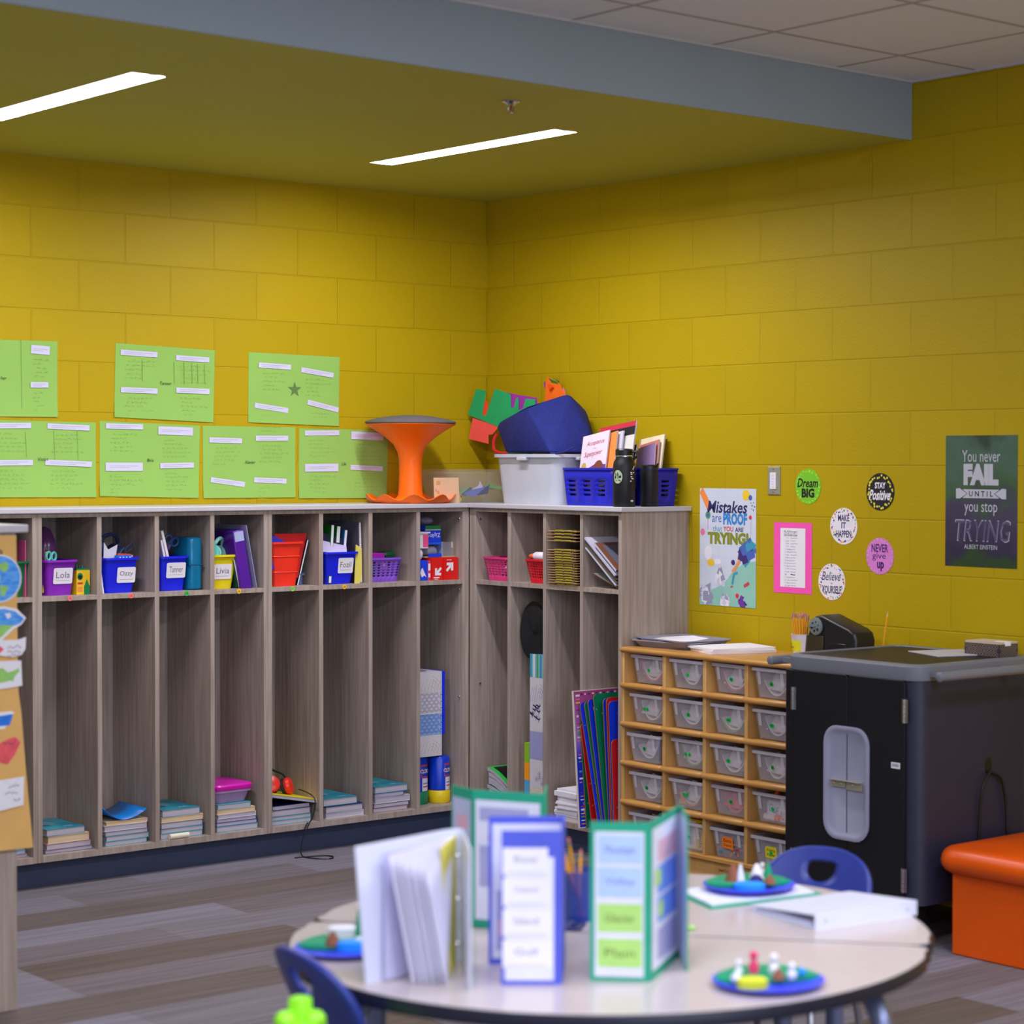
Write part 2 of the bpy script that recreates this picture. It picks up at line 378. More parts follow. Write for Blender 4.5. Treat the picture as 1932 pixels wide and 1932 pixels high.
# sprinkler
t = T('fire_sprinkler', 'small chrome fire sprinkler with a red bulb hanging from the yellow soffit', 'sprinkler', (-1.62, -2.31, SOF))
MB().lathe([(0.034, 0), (0.034, -0.003), (0.016, -0.009), (0.012, -0.014)], chrome).build('escutcheon', t)
MB().tube([(-0.011, 0, -0.012), (-0.0115, 0, -0.028), (-0.005, 0, -0.036), (0, 0, -0.038)], 0.002, chrome).tube([(0.011, 0, -0.012), (0.0115, 0, -0.028), (0.005, 0, -0.036), (0, 0, -0.038)], 0.002, chrome).build('frame_arms', t)
MB().lathe([(0.003, -0.013), (0.004, -0.022), (0.003, -0.033)], M('red_bulb', (150, 50, 20), 0.2), n=10).build('bulb', t)
MB().lathe([(0.013, -0.0385), (0.013, -0.041)], chrome, n=16).build('deflector', t)

# ================================================================== locker cabinets
STK = {'p': M('sticker_pink', (250, 120, 120), 0.6), 'g': M('sticker_green', (60, 190, 80), 0.6), 'y': M('sticker_yellow', (245, 190, 40), 0.6), 'l': M('sticker_lime', (150, 210, 90), 0.6)}
PITCH = 0.2455; PT = 0.019; DEP = 0.367
def locker_unit(label, loc, rz, stickers=(), hooks=(), pitch=PITCH, start_fill=0.0, end_fill=0.0, screws=()):
    t = T('locker_cabinet', label, 'locker cabinet', loc, rz, group='open cubby locker cabinets')
    w = 4 * pitch + PT; f = -DEP
    for k in (0, 4): MB().box(k * pitch - (start_fill if k == 0 else 0), k * pitch + PT + (end_fill if k == 4 else 0), f, 0, 0.104, 1.434, laminate).build('side_panel', t, bevel=0.0008)
    for k in (1, 2, 3): MB().box(k * pitch, k * pitch + PT, f + 0.0005, -0.012, 0.128, 1.418, laminate).build('divider', t, bevel=0.0008)
    MB().box(PT, w - PT, f, -0.012, 1.418, 1.434, laminate).build('top_panel', t)
    sh = MB()
    for k in range(4): sh.box(k * pitch + PT, (k + 1) * pitch, f + 0.001, -0.012, 1.099, 1.117, laminate)
    sh.build('shelf', t)
    MB().box(PT, w - PT, f, -0.012, 0.104, 0.128, laminate).build('bottom_panel', t)
    MB().box(PT, w - PT, -0.012, 0, 0.104, 1.434, laminate).build('back_panel', t)
    for x, c, s in stickers:
        b = MB(); b.T = frame((x, f - 0.0002, 1.108), (1, 0, 0), (0, 0, 1))
        b.disc(0, 0, 0.001, 0.0105, STK[c]); b.text(s, 0, 0, 0.0014, 0.008, ink)
        tag(b.build('number_sticker', t, smooth=0), {'p': 'pink', 'g': 'green', 'y': 'yellow', 'l': 'lime'}[c] + ' round sticker numbered ' + s, None)
    for k in hooks:
        x = k * pitch + PT; b = MB(); y = -0.15; z = 0.93
        b.box(x, x + 0.004, y - 0.012, y + 0.012, z - 0.03, z + 0.02, black_pl)
        b.tube([(x + 0.003, y, z), (x + 0.03, y - 0.004, z - 0.006), (x + 0.045, y - 0.004, z + 0.01), (x + 0.048, y - 0.004, z + 0.022)], 0.005, black_pl)
        b.tube([(x + 0.003, y, z - 0.01), (x + 0.022, y - 0.004, z - 0.03), (x + 0.034, y - 0.004, z - 0.026), (x + 0.037, y - 0.004, z - 0.014)], 0.005, black_pl)
        tag(b.build('coat_hook', t), 'dark metal double coat hook', None)
    for x, z in screws:
        MB().ball((x, f + 0.022, z), (0.004, 0.005, 0.005), chrome, 8, 5).build('screw', t)
    return t
XA = -2.387; XB = -1.3855; YR = -0.394
locker_unit('open locker cabinet partly hidden behind the kraft paper chart at far left', (XA - 1.0015, 0, 0), 0)
locker_unit('open locker cabinet along the back wall, below the left green papers', (XA, 0, 0), 0, stickers=[(0.132, 'p', '13'), (0.388, 'p', '15'), (0.630, 'g', '14'), (0.866, 'y', '16')])
locker_unit('open locker cabinet along the back wall, ending at the corner', (XB, 0, 0), 0, stickers=[(0.116, 'l', '17'), (0.368, 'y', '18')], end_fill=0.0138, screws=[(0.978, 1.385), (0.978, 1.075), (0.978, 0.6)])
locker_unit('open locker cabinet against the right wall with clipboards and bins', (0, YR, 0), -PI / 2, hooks=(0, 2, 3), pitch=0.248, start_fill=0.0268, screws=[(PT + 0.003, 1.385), (PT + 0.003, 0.66)])
CZ = 1.454
t = MB().box(-3.39, -0.3855, -0.384, -0.0005, 1.434, CZ, counter_m).build('countertop', bevel=0.003)
tag(t, 'long pale grey countertop over the lockers on the back wall', 'countertop')
t = MB().box(-0.385, -0.0005, -1.426, -0.0005, 1.434, CZ, counter_m).build('countertop', bevel=0.003)
tag(t, 'short pale grey countertop over the lockers on the right wall', 'countertop')

# ================================================================== green papers on the back wall
lime_p = M('lime_paper', (142, 188, 86), 0.8, var=0.03, scale=5); strip_p = M('white_strip', (205, 203, 226), 0.8, var=0.01); grey_t = M('grey_print', (176, 174, 196), 0.8); scrib = M('faint_pencil', (118, 158, 74), 0.9); black_pen = M('marker_black', (30, 40, 24), 0.7)
def scribble(mb, rnd, u0, u1, v0, v1, lines, w):
    """illegible pencil working: short wavy strokes in rows"""
    for i in range(lines):
        v = v1 - (v1 - v0) * (i + 0.5) / lines; u = u0 + rnd.uniform(0, 0.02); e = u0 + (u1 - u0) * rnd.uniform(0.4, 1.0)
        while u < e:
            L = rnd.uniform(0.006, 0.018); n = 5
            mb.stroke([(u + L * k / n, v + rnd.uniform(-0.004, 0.004)) for k in range(n + 1)], w, 0.0011, scrib); u += L + rnd.uniform(0.004, 0.012)
def green_sheet(corners, strips, name, label, seed, star=False, cols=()):
    rnd = random.Random(seed)
    xs = [c[0] for c in corners]; zs = [c[1] for c in corners]; cx = sum(xs) / 4; cz = sum(zs) / 4
    mb = MB(); P = [(c[0] - cx, c[1] - cz) for c in corners]   # TL TR BR BL
    def at(s, t): # s 0..1 left to right, t 0..1 top to bottom
        a = [P[0][i] * (1 - s) + P[1][i] * s for i in (0, 1)]; b = [P[3][i] * (1 - s) + P[2][i] * s for i in (0, 1)]
        return (a[0] * (1 - t) + b[0] * t, a[1] * (1 - t) + b[1] * t)
    N = 8; vs = []; fs = []
    for j in range(N + 1):
        for i in range(N + 1):
            u, v = at(i / N, j / N); curl = 0.0 if j < N - 1 else 0.0015 + 0.003 * abs(math.sin(i * 1.3 + seed)); vs.append((u, v, 0.0012 + curl * (j - N + 2) / 2))
            if i and j: k = j * (N + 1) + i; fs.append((k, k - 1, k - N - 2, k - N - 1))
    mb.add(vs, fs, lime_p)
    w = 0.004
    for s, t, L, rot in strips:
        u, v = at(s, t); c, sn = math.cos(rot), math.sin(rot); h = 0.011 if L > 0 else 0.017; L = abs(L) / 2
        q = [(-L, -h), (L, -h), (L, h), (-L, h)]; mb.add([(u + a * c - b * sn, v + a * sn + b * c, w) for a, b in q], [(0, 1, 2, 3)], strip_p)
        for k in (0.003, -0.004): mb.stroke([(u + a * c - k * sn, v + a * sn + k * c) for a in (-L * 0.8, -L * 0.2, L * (0.75 if k > 0 else 0.3))], w + 0.0003, 0.0022, grey_t)
        u0, v0 = u - L * 0.8, v - h - 0.012; scribble(mb, rnd, u0, u0 + 1.7 * L, v0 - 0.085, v0, 5, 0.0035)
    for s, a, b in cols:
        mb.stroke([at(s, a), at(s + 0.01, b)], 0.0035, 0.0014, pencil)
    u, v = at(0.5, 0.5)
    if star:
        pts = []
        for k in range(10):
            r = 0.034 if k % 2 == 0 else 0.013; a = PI / 2 + PI * k / 5; pts.append((u + r * math.cos(a), v + r * math.sin(a), 0.0035))
        mb.poly(pts, pencil)
    if name: mb.text(name, u, v, 0.0045, 0.013, black_pen, shear=0.2)
    o = mb.build('student_paper', mw=FL(cx, cz), smooth=60)
    return tag(o, label, 'paper', 'green student papers on the back wall')
green_sheet([(-2.58, 2.104), (-2.126, 2.111), (-2.127, 1.809), (-2.58, 1.806)], [(0.84, 0.12, -0.078, -0.05), (0.83, 0.58, 0.074, 0.02), (0.3, 0.12, 0.075, 0), (0.3, 0.58, 0.075, 0)], 'Sage', 'upper green paper cut off by the left edge of the frame', 1, cols=[(0.66, 0.0, 0.98)])
green_sheet([(-1.874, 2.114), (-1.420, 2.101), (-1.429, 1.798), (-1.882, 1.813)], [(0.23, 0.12, 0.165, -0.03), (0.77, 0.14, 0.155, -0.03), (0.24, 0.62, 0.165, -0.01), (0.78, 0.58, 0.155, -0.01)], 'Tanner', 'upper green paper in the middle with tall pencil columns on its right half', 2, cols=[(0.26, 0.2, 0.5), (0.58, 0.2, 0.5), (0.68, 0.2, 0.5), (0.76, 0.2, 0.48), (0.82, 0.2, 0.48), (0.89, 0.2, 0.48)])
green_sheet([(-1.259, 2.100), (-0.804, 2.094), (-0.810, 1.791), (-1.263, 1.801)], [(0.28, 0.18, 0.16, -0.03), (0.75, 0.24, 0.165, -0.12), (0.25, 0.78, 0.165, -0.12), (0.82, 0.72, 0.16, -0.2)], '', 'upper right green paper with a pencil star in its centre', 3, star=True)
green_sheet([(-2.418, 1.794), (-1.962, 1.790), (-1.962, 1.488), (-2.418, 1.491)], [(0.2, 0.07, 0.175, 0.02), (0.74, 0.07, 0.18, -0.03), (0.22, 0.55, 0.17, 0.01), (0.74, 0.55, 0.2, -0.04)], 'Violet', 'lower green paper cut off by the left edge, above the countertop', 4, cols=[(0.34, 0.15, 0.48), (0.6, 0.12, 0.5), (0.82, 0.12, 0.5)])
green_sheet([(-1.945, 1.797), (-1.491, 1.784), (-1.499, 1.481), (-1.947, 1.492)], [(0.24, 0.06, 0.165, -0.01), (0.75, 0.09, -0.16, -0.02), (0.24, 0.6, -0.165, 0.0), (0.77, 0.56, 0.155, 0.02)], 'Bria', 'lower green paper with two thicker white strips, second from the left', 5)
green_sheet([(-1.479, 1.784), (-1.030, 1.783), (-1.030, 1.480), (-1.477, 1.480)], [(0.24, 0.2, 0.155, -0.02), (0.74, 0.16, 0.16, 0.01), (0.26, 0.78, 0.165, -0.13), (0.72, 0.76, 0.16, -0.04)], 'Xavier', 'lower green paper with one steeply tilted strip at lower left, third from the left', 6)
green_sheet([(-1.011, 1.779), (-0.549, 1.776), (-0.558, 1.473), (-1.014, 1.476)], [(0.25, 0.06, 0.175, 0.02), (0.76, 0.09, -0.17, -0.03), (0.25, 0.56, -0.17, 0.01), (0.76, 0.56, 0.17, -0.04)], 'Lila', 'lower right green paper half behind the orange stool', 7)

# ================================================================== things on the right wall
def wall_sheet(name, label, cat, y0, y1, z0, z1, mat_, group=None, thick=0.0012):
    b = MB(); w, h = abs(y1 - y0) / 2, (z1 - z0) / 2
    b.box(-w, w, -h, h, 0.0006, thick, mat_)
    return b, FR((y0 + y1) / 2, (z0 + z1) / 2), w, h
col = lambda n, c, **k: M('ink_' + n, c, 0.7, **k)
navy_i = col('navy', (44, 36, 92)); blue_i = col('blue', (50, 130, 200)); red_i = col('red', (214, 52, 70)); olive_i = col('olive', (130, 136, 30)); white_i = col('white', (228, 226, 232)); yel_i = col('yellow', (238, 196, 40)); orange_i = col('orange', (240, 140, 60)); teal_i = col('teal', (60, 150, 180)); purp_i = col('purple', (110, 50, 150)); green_i = col('green', (90, 160, 80)); pinkk_i = col('pink', (230, 120, 160)); grey_i = col('grey', (150, 150, 176)); lgrey_i = col('light_grey', (200, 200, 218)); dblue_i = col('deep_blue', (70, 100, 180)); mint_i = col('mint', (142, 196, 178)); skin_i = col('tan', (230, 150, 90)); dpur_i = col('dark_purple', (60, 40, 110))
# poster: mistakes are proof that you are trying
b, fr_, w, h = wall_sheet('poster', '', '', -1.475, -1.812, 1.048, 1.530, M('poster_grid_paper', (206, 214, 226), 0.6, var=0.02))
Z = 0.0016
for k in range(1, 12): b.rect(-w, w, h - k * 0.04, h - k * 0.04 + 0.0008, 0.0014, lgrey_i)
for k in range(1, 9): b.rect(-w + k * 0.038, -w + k * 0.038 + 0.0008, -h, h, 0.0014, lgrey_i)
rnd = random.Random(3)
hill = [(-w, -h, Z), (w, -h, Z), (w, -0.05, Z), (0.09, -0.065, Z), (0.03, -0.1, Z), (-0.02, -0.15, Z), (-0.09, -0.175, Z), (-w, -0.2, Z)]; b.poly(hill, mint_i)
b.poly([(-w, 0.22, Z), (-w + 0.012, h, Z), (-w + 0.02, h, Z), (-0.1, 0.175, Z), (-0.125, 0.155, Z)], orange_i); b.poly([(-0.1, 0.175, Z), (-0.125, 0.155, Z), (-0.118, 0.14, Z), (-0.093, 0.16, Z)], red_i)
b.disc(0.11, 0.215, Z, 0.022, yel_i); b.disc(0.135, 0.205, Z + 0.0002, 0.011, dblue_i)
b.text('Mistakes', 0.0, 0.165, Z + 0.0002, 0.05, navy_i, 0.235, shear=0.2, fit=True, bold=0.02)
b.text('are', -0.065, 0.115, Z, 0.026, dblue_i, 0.056, fit=True); b.text('PROOF', 0.045, 0.117, Z, 0.05, blue_i, 0.142, fit=True, bold=0.05)
b.text('that', -0.06, 0.076, Z, 0.024, teal_i, 0.056, fit=True); b.text('YOU', 0.005, 0.076, Z, 0.021, red_i, 0.06, fit=True, bold=0.02); b.text('ARE', 0.07, 0.074, Z, 0.019, dpur_i, 0.05, fit=True, bold=0.02)
b.text('TRYING!', 0.003, 0.037, Z, 0.052, olive_i, 0.245, fit=True, bold=0.06)
b.disc(-0.118, 0.13, Z, 0.016, green_i); b.disc(-0.118, 0.13, Z + 0.0002, 0.009, dblue_i); b.stroke([(-0.118, 0.114), (-0.118, 0.07)], Z, 0.002, red_i)
b.disc(0.135, 0.125, Z, 0.009, red_i); b.disc(-0.15, 0.06, Z, 0.014, pinkk_i); b.stroke([(0.14, 0.115), (0.138, 0.07), (0.135, 0.03)], Z, 0.0014, grey_i)
for k in range(9): b.disc(0.15 + rnd.uniform(-0.012, 0.012), 0.17 + rnd.uniform(-0.02, 0.02), Z, 0.0025, dpur_i, 6)
def crumple(cx, cy, r, tones, n):
    for k in range(n):
        a = rnd.uniform(0, 2 * PI); q = rnd.uniform(0, r * 0.7); x, y = cx + q * math.cos(a), cy + q * math.sin(a)
        pts = [(max(-w, min(w, x + r * rnd.uniform(0.25, 0.6) * math.cos(a + i * 1.57))), max(-h, min(h, y + r * rnd.uniform(0.25, 0.6) * math.sin(a + i * 1.57))), Z + 0.0002 + k * 0.00003) for i in range(4)]
        b.add(pts, [(0, 1, 2, 3)], tones[k % len(tones)])
crumple(0.12, -0.01, 0.06, [dblue_i, teal_i, dblue_i, dpur_i], 14); b.add([(0.1, 0.02, Z + 0.0003), (w, -0.02, Z + 0.0003), (w, 0.0, Z + 0.0003), (0.135, 0.045, Z + 0.0003)], [(0, 1, 2, 3)], dblue_i)
crumple(-0.13, -0.2, 0.055, [lgrey_i, grey_i, white_i, grey_i], 16); crumple(-0.04, -0.125, 0.042, [lgrey_i, white_i, grey_i], 12); crumple(-0.015, -0.215, 0.04, [white_i, lgrey_i, grey_i], 14); crumple(0.09, -0.225, 0.036, [purp_i, dpur_i, purp_i], 12)
b.disc(-0.115, -0.025, Z, 0.024, white_i, ry=0.03); b.disc(-0.1, -0.065, Z + 0.0003, 0.021, yel_i, ry=0.015); b.disc(-0.06, -0.06, Z + 0.0001, 0.022, white_i, ry=0.012)
b.stroke([(0.075, -0.05), (0.05, -0.08), (0.03, -0.1)], Z + 0.001, 0.014, skin_i); b.stroke([(0.062, -0.1), (0.04, -0.108), (0.03, -0.15)], Z + 0.0012, 0.01, teal_i); b.stroke([(0.02, -0.162), (0.034, -0.156)], Z + 0.0012, 0.005, red_i); b.disc(0.035, -0.06, Z + 0.001, 0.011, dpur_i); b.stroke([(0.1, -0.155), (0.13, -0.14)], Z + 0.0012, 0.012, red_i); b.disc(0.06, -0.195, Z + 0.001, 0.01, red_i)
tag(b.build('poster', mw=fr_, smooth=0), 'pale poster with colourful lettering about mistakes being proof of trying', 'poster')
# light switch
t = T('wall_switch', 'brushed metal wall switch plate with a white button strip', 'switch', None, mw=FR(-1.9155, 1.564))
b = MB(); b.loft([[(x, y, z) for x, y in ((-a, -c), (a, -c), (a, c), (-a, c))] for a, c, z in ((0.0355, 0.057, 0.0005), (0.0355, 0.057, 0.003), (0.031, 0.053, 0.006))], steel); b.build('cover_plate', t, smooth=20)
b = MB().box(-0.0165, 0.0165, -0.033, 0.033, 0.006, 0.0095, white_pl)
for k in range(5): b.rect(-0.006, 0.006, 0.018 - k * 0.011, 0.0195 - k * 0.011, 0.0097, grey_i)
b.build('button_strip', t, smooth=0)
for v in (-0.045, 0.045): MB().ball((0, v, 0.006), (0.004, 0.004, 0.0015), chrome, 8, 5).build('screw', t)
# round motivational signs
def sign(y, z, base, label, fn, n_scallop=0, ry=0.071, rx=0.0725):
    b = MB(); n = 48
    def ring(s, zz):
        o = []
        for i in range(n):
            a = 2 * PI * i / n; k = s * (1 - (0.04 * (i % 2) if n_scallop else 0)); o.append((rx * k * math.cos(a), ry * k * math.sin(a), zz))
        return o
    b.loft([ring(1, 0.0006), ring(1, 0.0014)], base); fn(b)
    tag(b.build('round_sign', mw=FR(y, z), smooth=0), label, 'sign', 'round motivational signs')
def dots(b, seed, cols, r0, r1, n, sz):
    q = random.Random(seed)
    for k in range(n):
        a = 2 * PI * k / n + q.uniform(-0.06, 0.06); r = q.uniform(r0, r1); b.disc(r * math.cos(a), r * math.sin(a), 0.0017, q.uniform(*sz), cols[k % len(cols)], 10)
limeb = col('sign_lime', (120, 200, 30)); blk = col('sign_black', (16, 16, 22)); whit = col('sign_white', (236, 232, 240)); pnk = col('sign_pink', (222, 130, 208)); ltl = col('sign_lime_dot', (180, 220, 60)); ydot = col('sign_yellow_dot', (226, 214, 60)); plum = col('plum', (70, 20, 110))
CONF = [red_i, pinkk_i, yel_i, green_i, purp_i, orange_i, teal_i, dpur_i]
def f1(b): dots(b, 1, [ltl], 0.058, 0.064, 22, (0.003, 0.005)); b.text('Dream', 0.0, 0.014, 0.0018, 0.036, blk, 0.112, shear=0.25, fit=True, bold=0.02); b.text('BIG', 0.0, -0.026, 0.0018, 0.037, blk, 0.07, fit=True, bold=0.05)
def f2(b): dots(b, 2, [ydot], 0.052, 0.064, 34, (0.0035, 0.0055)); b.text('STAY', 0.0, 0.024, 0.0019, 0.024, whit, 0.056, fit=True, bold=0.04); b.text('Positive', 0.0, -0.012, 0.0019, 0.04, whit, 0.108, shear=0.25, fit=True, bold=0.03)
def f3(b): dots(b, 3, CONF, 0.054, 0.067, 46, (0.002, 0.0045)); b.text('MAKE', 0, 0.032, 0.0018, 0.025, navy_i, 0.06, fit=True, bold=0.02); b.text('IT', 0, 0.003, 0.0018, 0.024, navy_i, 0.024, fit=True, bold=0.02); b.text('HAPPEN', 0, -0.03, 0.0018, 0.027, navy_i, 0.082, fit=True, bold=0.02)
def f4(b): dots(b, 4, [col('pale_pink_dot', (226, 176, 190)), col('tan_dot', (206, 130, 170))], 0.06, 0.067, 44, (0.002, 0.004)); b.text('NEVER', 0, 0.03, 0.0018, 0.031, plum, 0.086, fit=True, bold=0.02); b.text('give', -0.004, -0.003, 0.0018, 0.03, plum, 0.07, fit=True); b.text('up', 0.004, -0.04, 0.0018, 0.036, plum, 0.036, fit=True, bold=0.04)
def f5(b): dots(b, 5, CONF, 0.054, 0.067, 46, (0.002, 0.0045)); b.text('Believe', 0, 0.022, 0.0018, 0.034, navy_i, 0.098, shear=0.25, fit=True); b.text('in', 0, -0.005, 0.0018, 0.009, navy_i, 0.01, fit=True); b.text('YOURSELF', 0, -0.03, 0.0018, 0.03, navy_i, 0.104, fit=True, bold=0.02)
sign(-2.106, 1.543, limeb, 'lime green round sign with black lettering reading dream big', f1, 24)
sign(-2.492, 1.5265, blk, 'black round sign with white lettering reading stay positive', f2, 0)
sign(-2.3005, 1.3915, whit, 'white confetti-edged round sign reading make it happen', f3)
sign(-2.4915, 1.2825, pnk, 'pink round sign with purple lettering reading never give up', f4, 30)
sign(-2.2375, 1.1735, whit, 'white confetti-edged round sign reading believe in yourself', f5)
# pink class list
hot = M('hot_pink_card', (250, 84, 178), 0.7, var=0.02)
b, fr_, w, h = wall_sheet('p', '', '', -1.916, -2.129, 1.119, 1.399, hot)
b.rect(-0.070, 0.070, -0.116, 0.118, 0.0016, paper)
names = ['Lily', 'Lola', 'Sage', 'Lilly', 'Natalie', 'William', 'Bria', 'Elliot', 'Archie', 'Xavier', 'Baker', 'Finley', 'Luis', '', 'Tanner', 'Livia', 'Gavin', 'Fozil']
b.text("Ms. McDonough's", -0.012, 0.104, 0.002, 0.0085, ink, 0.075, fit=True); b.text('2nd Grade Class', -0.012, 0.092, 0.002, 0.0085, ink, 0.075, fit=True)
b.rect(-0.05, 0.025, 0.0985, 0.0992, 0.002, ink); b.rect(-0.05, 0.025, 0.0862, 0.0869, 0.002, ink)
for i, s in enumerate(names):
    v = 0.0785 - i * 0.0111; q = random.Random(i)
    b.text('%d. %s' % (i + 1, s) if s else '%d.' % (i + 1), -0.043 + 0.0035 * len(s) / 2 + 0.004, v, 0.002, 0.006, grey_i if s else ink)
    L = q.uniform(0.022, 0.04); b.stroke([(-0.012 + L * k / 6, v + q.uniform(-0.0015, 0.0015)) for k in range(7)], 0.002, 0.0032 if not s else 0.0016, ink if not s else grey_i)
tag(b.build('class_list', mw=fr_, smooth=0), 'hot pink card on the wall with a white typed list', 'sign')
# chalkboard style poster
def chalk_board():
    m = bpy.data.materials.new('chalky_green_purple'); m.use_nodes = True; nt = m.node_tree; bs = nt.nodes['Principled BSDF']
    tc = nt.nodes.new('ShaderNodeTexCoord'); n = nt.nodes.new('ShaderNodeTexNoise'); n.inputs['Scale'].default_value = 7; n.inputs['Detail'].default_value = 4
    nt.links.new(tc.outputs['Object'], n.inputs[0])
    s = nt.nodes.new('ShaderNodeSeparateXYZ'); nt.links.new(tc.outputs['Object'], s.inputs[0])
    ad = nt.nodes.new('ShaderNodeMath'); ad.operation = 'MULTIPLY_ADD'; ad.inputs[1].default_value = 0.45; nt.links.new(n.outputs[0], ad.inputs[0]); nt.links.new(s.outputs[1], ad.inputs[2])
    cr = nt.nodes.new('ShaderNodeValToRGB'); e = cr.color_ramp.elements
    mr = nt.nodes.new('ShaderNodeMapRange'); mr.inputs[1].default_value = -0.02; mr.inputs[2].default_value = 0.48; nt.links.new(ad.outputs[0], mr.inputs[0]); nt.links.new(mr.outputs[0], cr.inputs[0])
    e[0].position = 0; e[0].color = rgb((40, 66, 34)); e[1].position = 1; e[1].color = rgb((40, 60, 40))
    for p, c in ((0.1, (44, 38, 66)), (0.42, (66, 58, 86)), (0.5, (60, 70, 74)), (0.56, (58, 88, 48)), (0.85, (70, 100, 84))):
        x = e.new(p); x.color = rgb(c)
    nt.links.new(cr.outputs[0], bs.inputs['Base Color']); bs.inputs['Roughness'].default_value = 0.45
    return m
b = MB(); w, h = 0.169, 0.239
b.box(-w, w, -h, h, 0.0006, 0.0014, chalk_board())
ck = col('chalk', (190, 190, 200)); dkc = col('board_dark', (34, 28, 52))
Z = 0.0018
b.text('You never', 0.0, h - 0.075, Z, 0.043, ck, 0.18, fit=True)
b.text('FAIL', 0.0, h - 0.142, Z, 0.078, ck, 0.165, fit=True, bold=0.07)
b.rect(-0.085, 0.085, h - 0.228, h - 0.196, Z, ck); b.text('U N T I L', 0, h - 0.212, Z + 0.0003, 0.02, dkc, 0.112, fit=True, bold=0.02)
for sg in (-1, 1): b.add([(sg * 0.118, h - 0.23, Z), (sg * 0.098, h - 0.23, Z), (sg * 0.066, h - 0.212, Z + 0.0002), (sg * 0.098, h - 0.192, Z), (sg * 0.118, h - 0.194, Z)], [(0, 1, 2, 3, 4)], ck); b.stroke([(sg * 0.098, h - 0.232), (sg * 0.064, h - 0.212), (sg * 0.098, h - 0.191)], Z + 0.0004, 0.003, dkc)
b.text('you stop', 0.0, h - 0.268, Z, 0.046, ck, 0.155, fit=True)
b.text('TRYING', 0.006, h - 0.346, Z, 0.08, ck, 0.262, shear=0.12, fit=True); b.text('TRYING', 0.0063, h - 0.346, Z + 0.0003, 0.0745, col('board_violet', (86, 76, 112)), 0.2565, shear=0.12, fit=True)
b.text('ALBERT EINSTEIN', 0.0, h - 0.405, Z, 0.016, ck, 0.155, fit=True)
tag(b.build('poster', mw=FR(-2.988, 1.498), smooth=0), 'dark chalkboard style poster with white lettering about failing and trying', 'poster')
# ================================================================== bins in the upper cubbies (back wall)
SH = 1.1175
def label_bin(matn, loc, label, w0, w1, h, text=None, d0=0.23, d1=0.27, lu=(0.0, 0.5), lw=0.078, lh=0.062, ridges=()):
    t = T('storage_bin', label, 'bin', loc)
    b = MB(); open_bin(b, w0, d0, w1, d1, h, matn, r=0.014)
    for z in ridges:
        k = z / h; ww = w0 + (w1 - w0) * k; dd = d0 + (d1 - d0) * k
        b.loft([rr(ww + 0.002, dd + 0.002, 0.014, z), rr(ww + 0.006, dd + 0.006, 0.015, z + 0.003), rr(ww + 0.003, dd + 0.003, 0.014, z + 0.006)], matn, False, False)
    b.build('body', t)
    if text:
        b = MB(); z = lu[1]; k = z / h; y = -(d0 + (d1 - d0) * k) / 2 - 0.002; sl = (d1 - d0) / 2 / h
        up = Vector((0, -sl, 1)).normalized(); b.T = frame((lu[0], y, z), (1, 0, 0), up)
        pts = [(x, v, 0.0004) for x, v in ((p[0], p[1]) for p in rr(lw, lh, 0.006, 0, 3))]
        b.add(pts, [tuple(range(len(pts)))], paper); b.text(text, 0, 0.004, 0.0008, 0.024, col('label_pencil', (110, 108, 122)), lw * 0.72, fit=True)
        b.rect(-lw * 0.36, lw * 0.36, -lh * 0.3, -lh * 0.28, 0.0008, grey_i)
        tag(b.build('name_label', t, smooth=0), 'white name label', None)
    return t
purple_pl = M('purple_plastic', (134, 34, 186), 0.4); blue_pl = M('blue_plastic', (14, 30, 226), 0.4); yellow_pl = M('yellow_plastic', (232, 212, 20), 0.4); red_pl = M('red_plastic', (250, 52, 30), 0.4); green_pl = M('green_plastic', (10, 110, 64), 0.4); lav_pl = M('lavender_plastic', (134, 84, 208), 0.4); pink_pl = M('pink_plastic', (222, 60, 128), 0.4); dred_pl = M('deep_red_plastic', (214, 26, 40), 0.4)
teal_pl = M('teal_plastic', (96, 204, 190), 0.4); orange_pl = M('orange_plastic', (250, 112, 10), 0.38, var=0.03)
label_bin(purple_pl, (-2.272, -0.200, SH), 'purple bin with a white name label in the second visible upper cubby', 0.102, 0.122, 0.136, 'Lola', lu=(0.008, 0.075))
label_bin(blue_pl, (-2.018, -0.195, SH), 'blue bin holding dark headphones and an orange box', 0.112, 0.138, 0.138, 'Ozzy', lu=(0.022, 0.07))
label_bin(blue_pl, (-1.793, -0.200, SH), 'blue bin beside the translucent teal pencil case', 0.104, 0.118, 0.138, 'Tanner', lu=(0.01, 0.082), lw=0.084)
label_bin(yellow_pl, (-1.575, -0.205, SH), 'yellow bin holding teal headphones', 0.098, 0.132, 0.138, 'Livia', lu=(0.0, 0.07), lw=0.08)
label_bin(red_pl, (-1.276, -0.205, SH), 'tall red ribbed bin in an upper cubby, without a name label', 0.108, 0.146, 0.184, None, ridges=(0.055, 0.12))
label_bin(blue_pl, (-1.014, -0.205, SH), 'blue bin crammed with books, beside the yellow folder', 0.124, 0.162, 0.136, 'Fozil', lu=(0.025, 0.078), lw=0.075, lh=0.066)
label_bin(green_pl, (-2.488, -0.200, SH), 'dark green bin half hidden behind the kraft paper chart', 0.15, 0.17, 0.136)
def sheet(name, label, cat, pts, m, th=0.001, mw=None, group=None):
    b = MB().poly([(p[0], p[1], 0) for p in pts], m, th)
    return tag(b.build(name, mw=mw, smooth=0), label, cat, group)
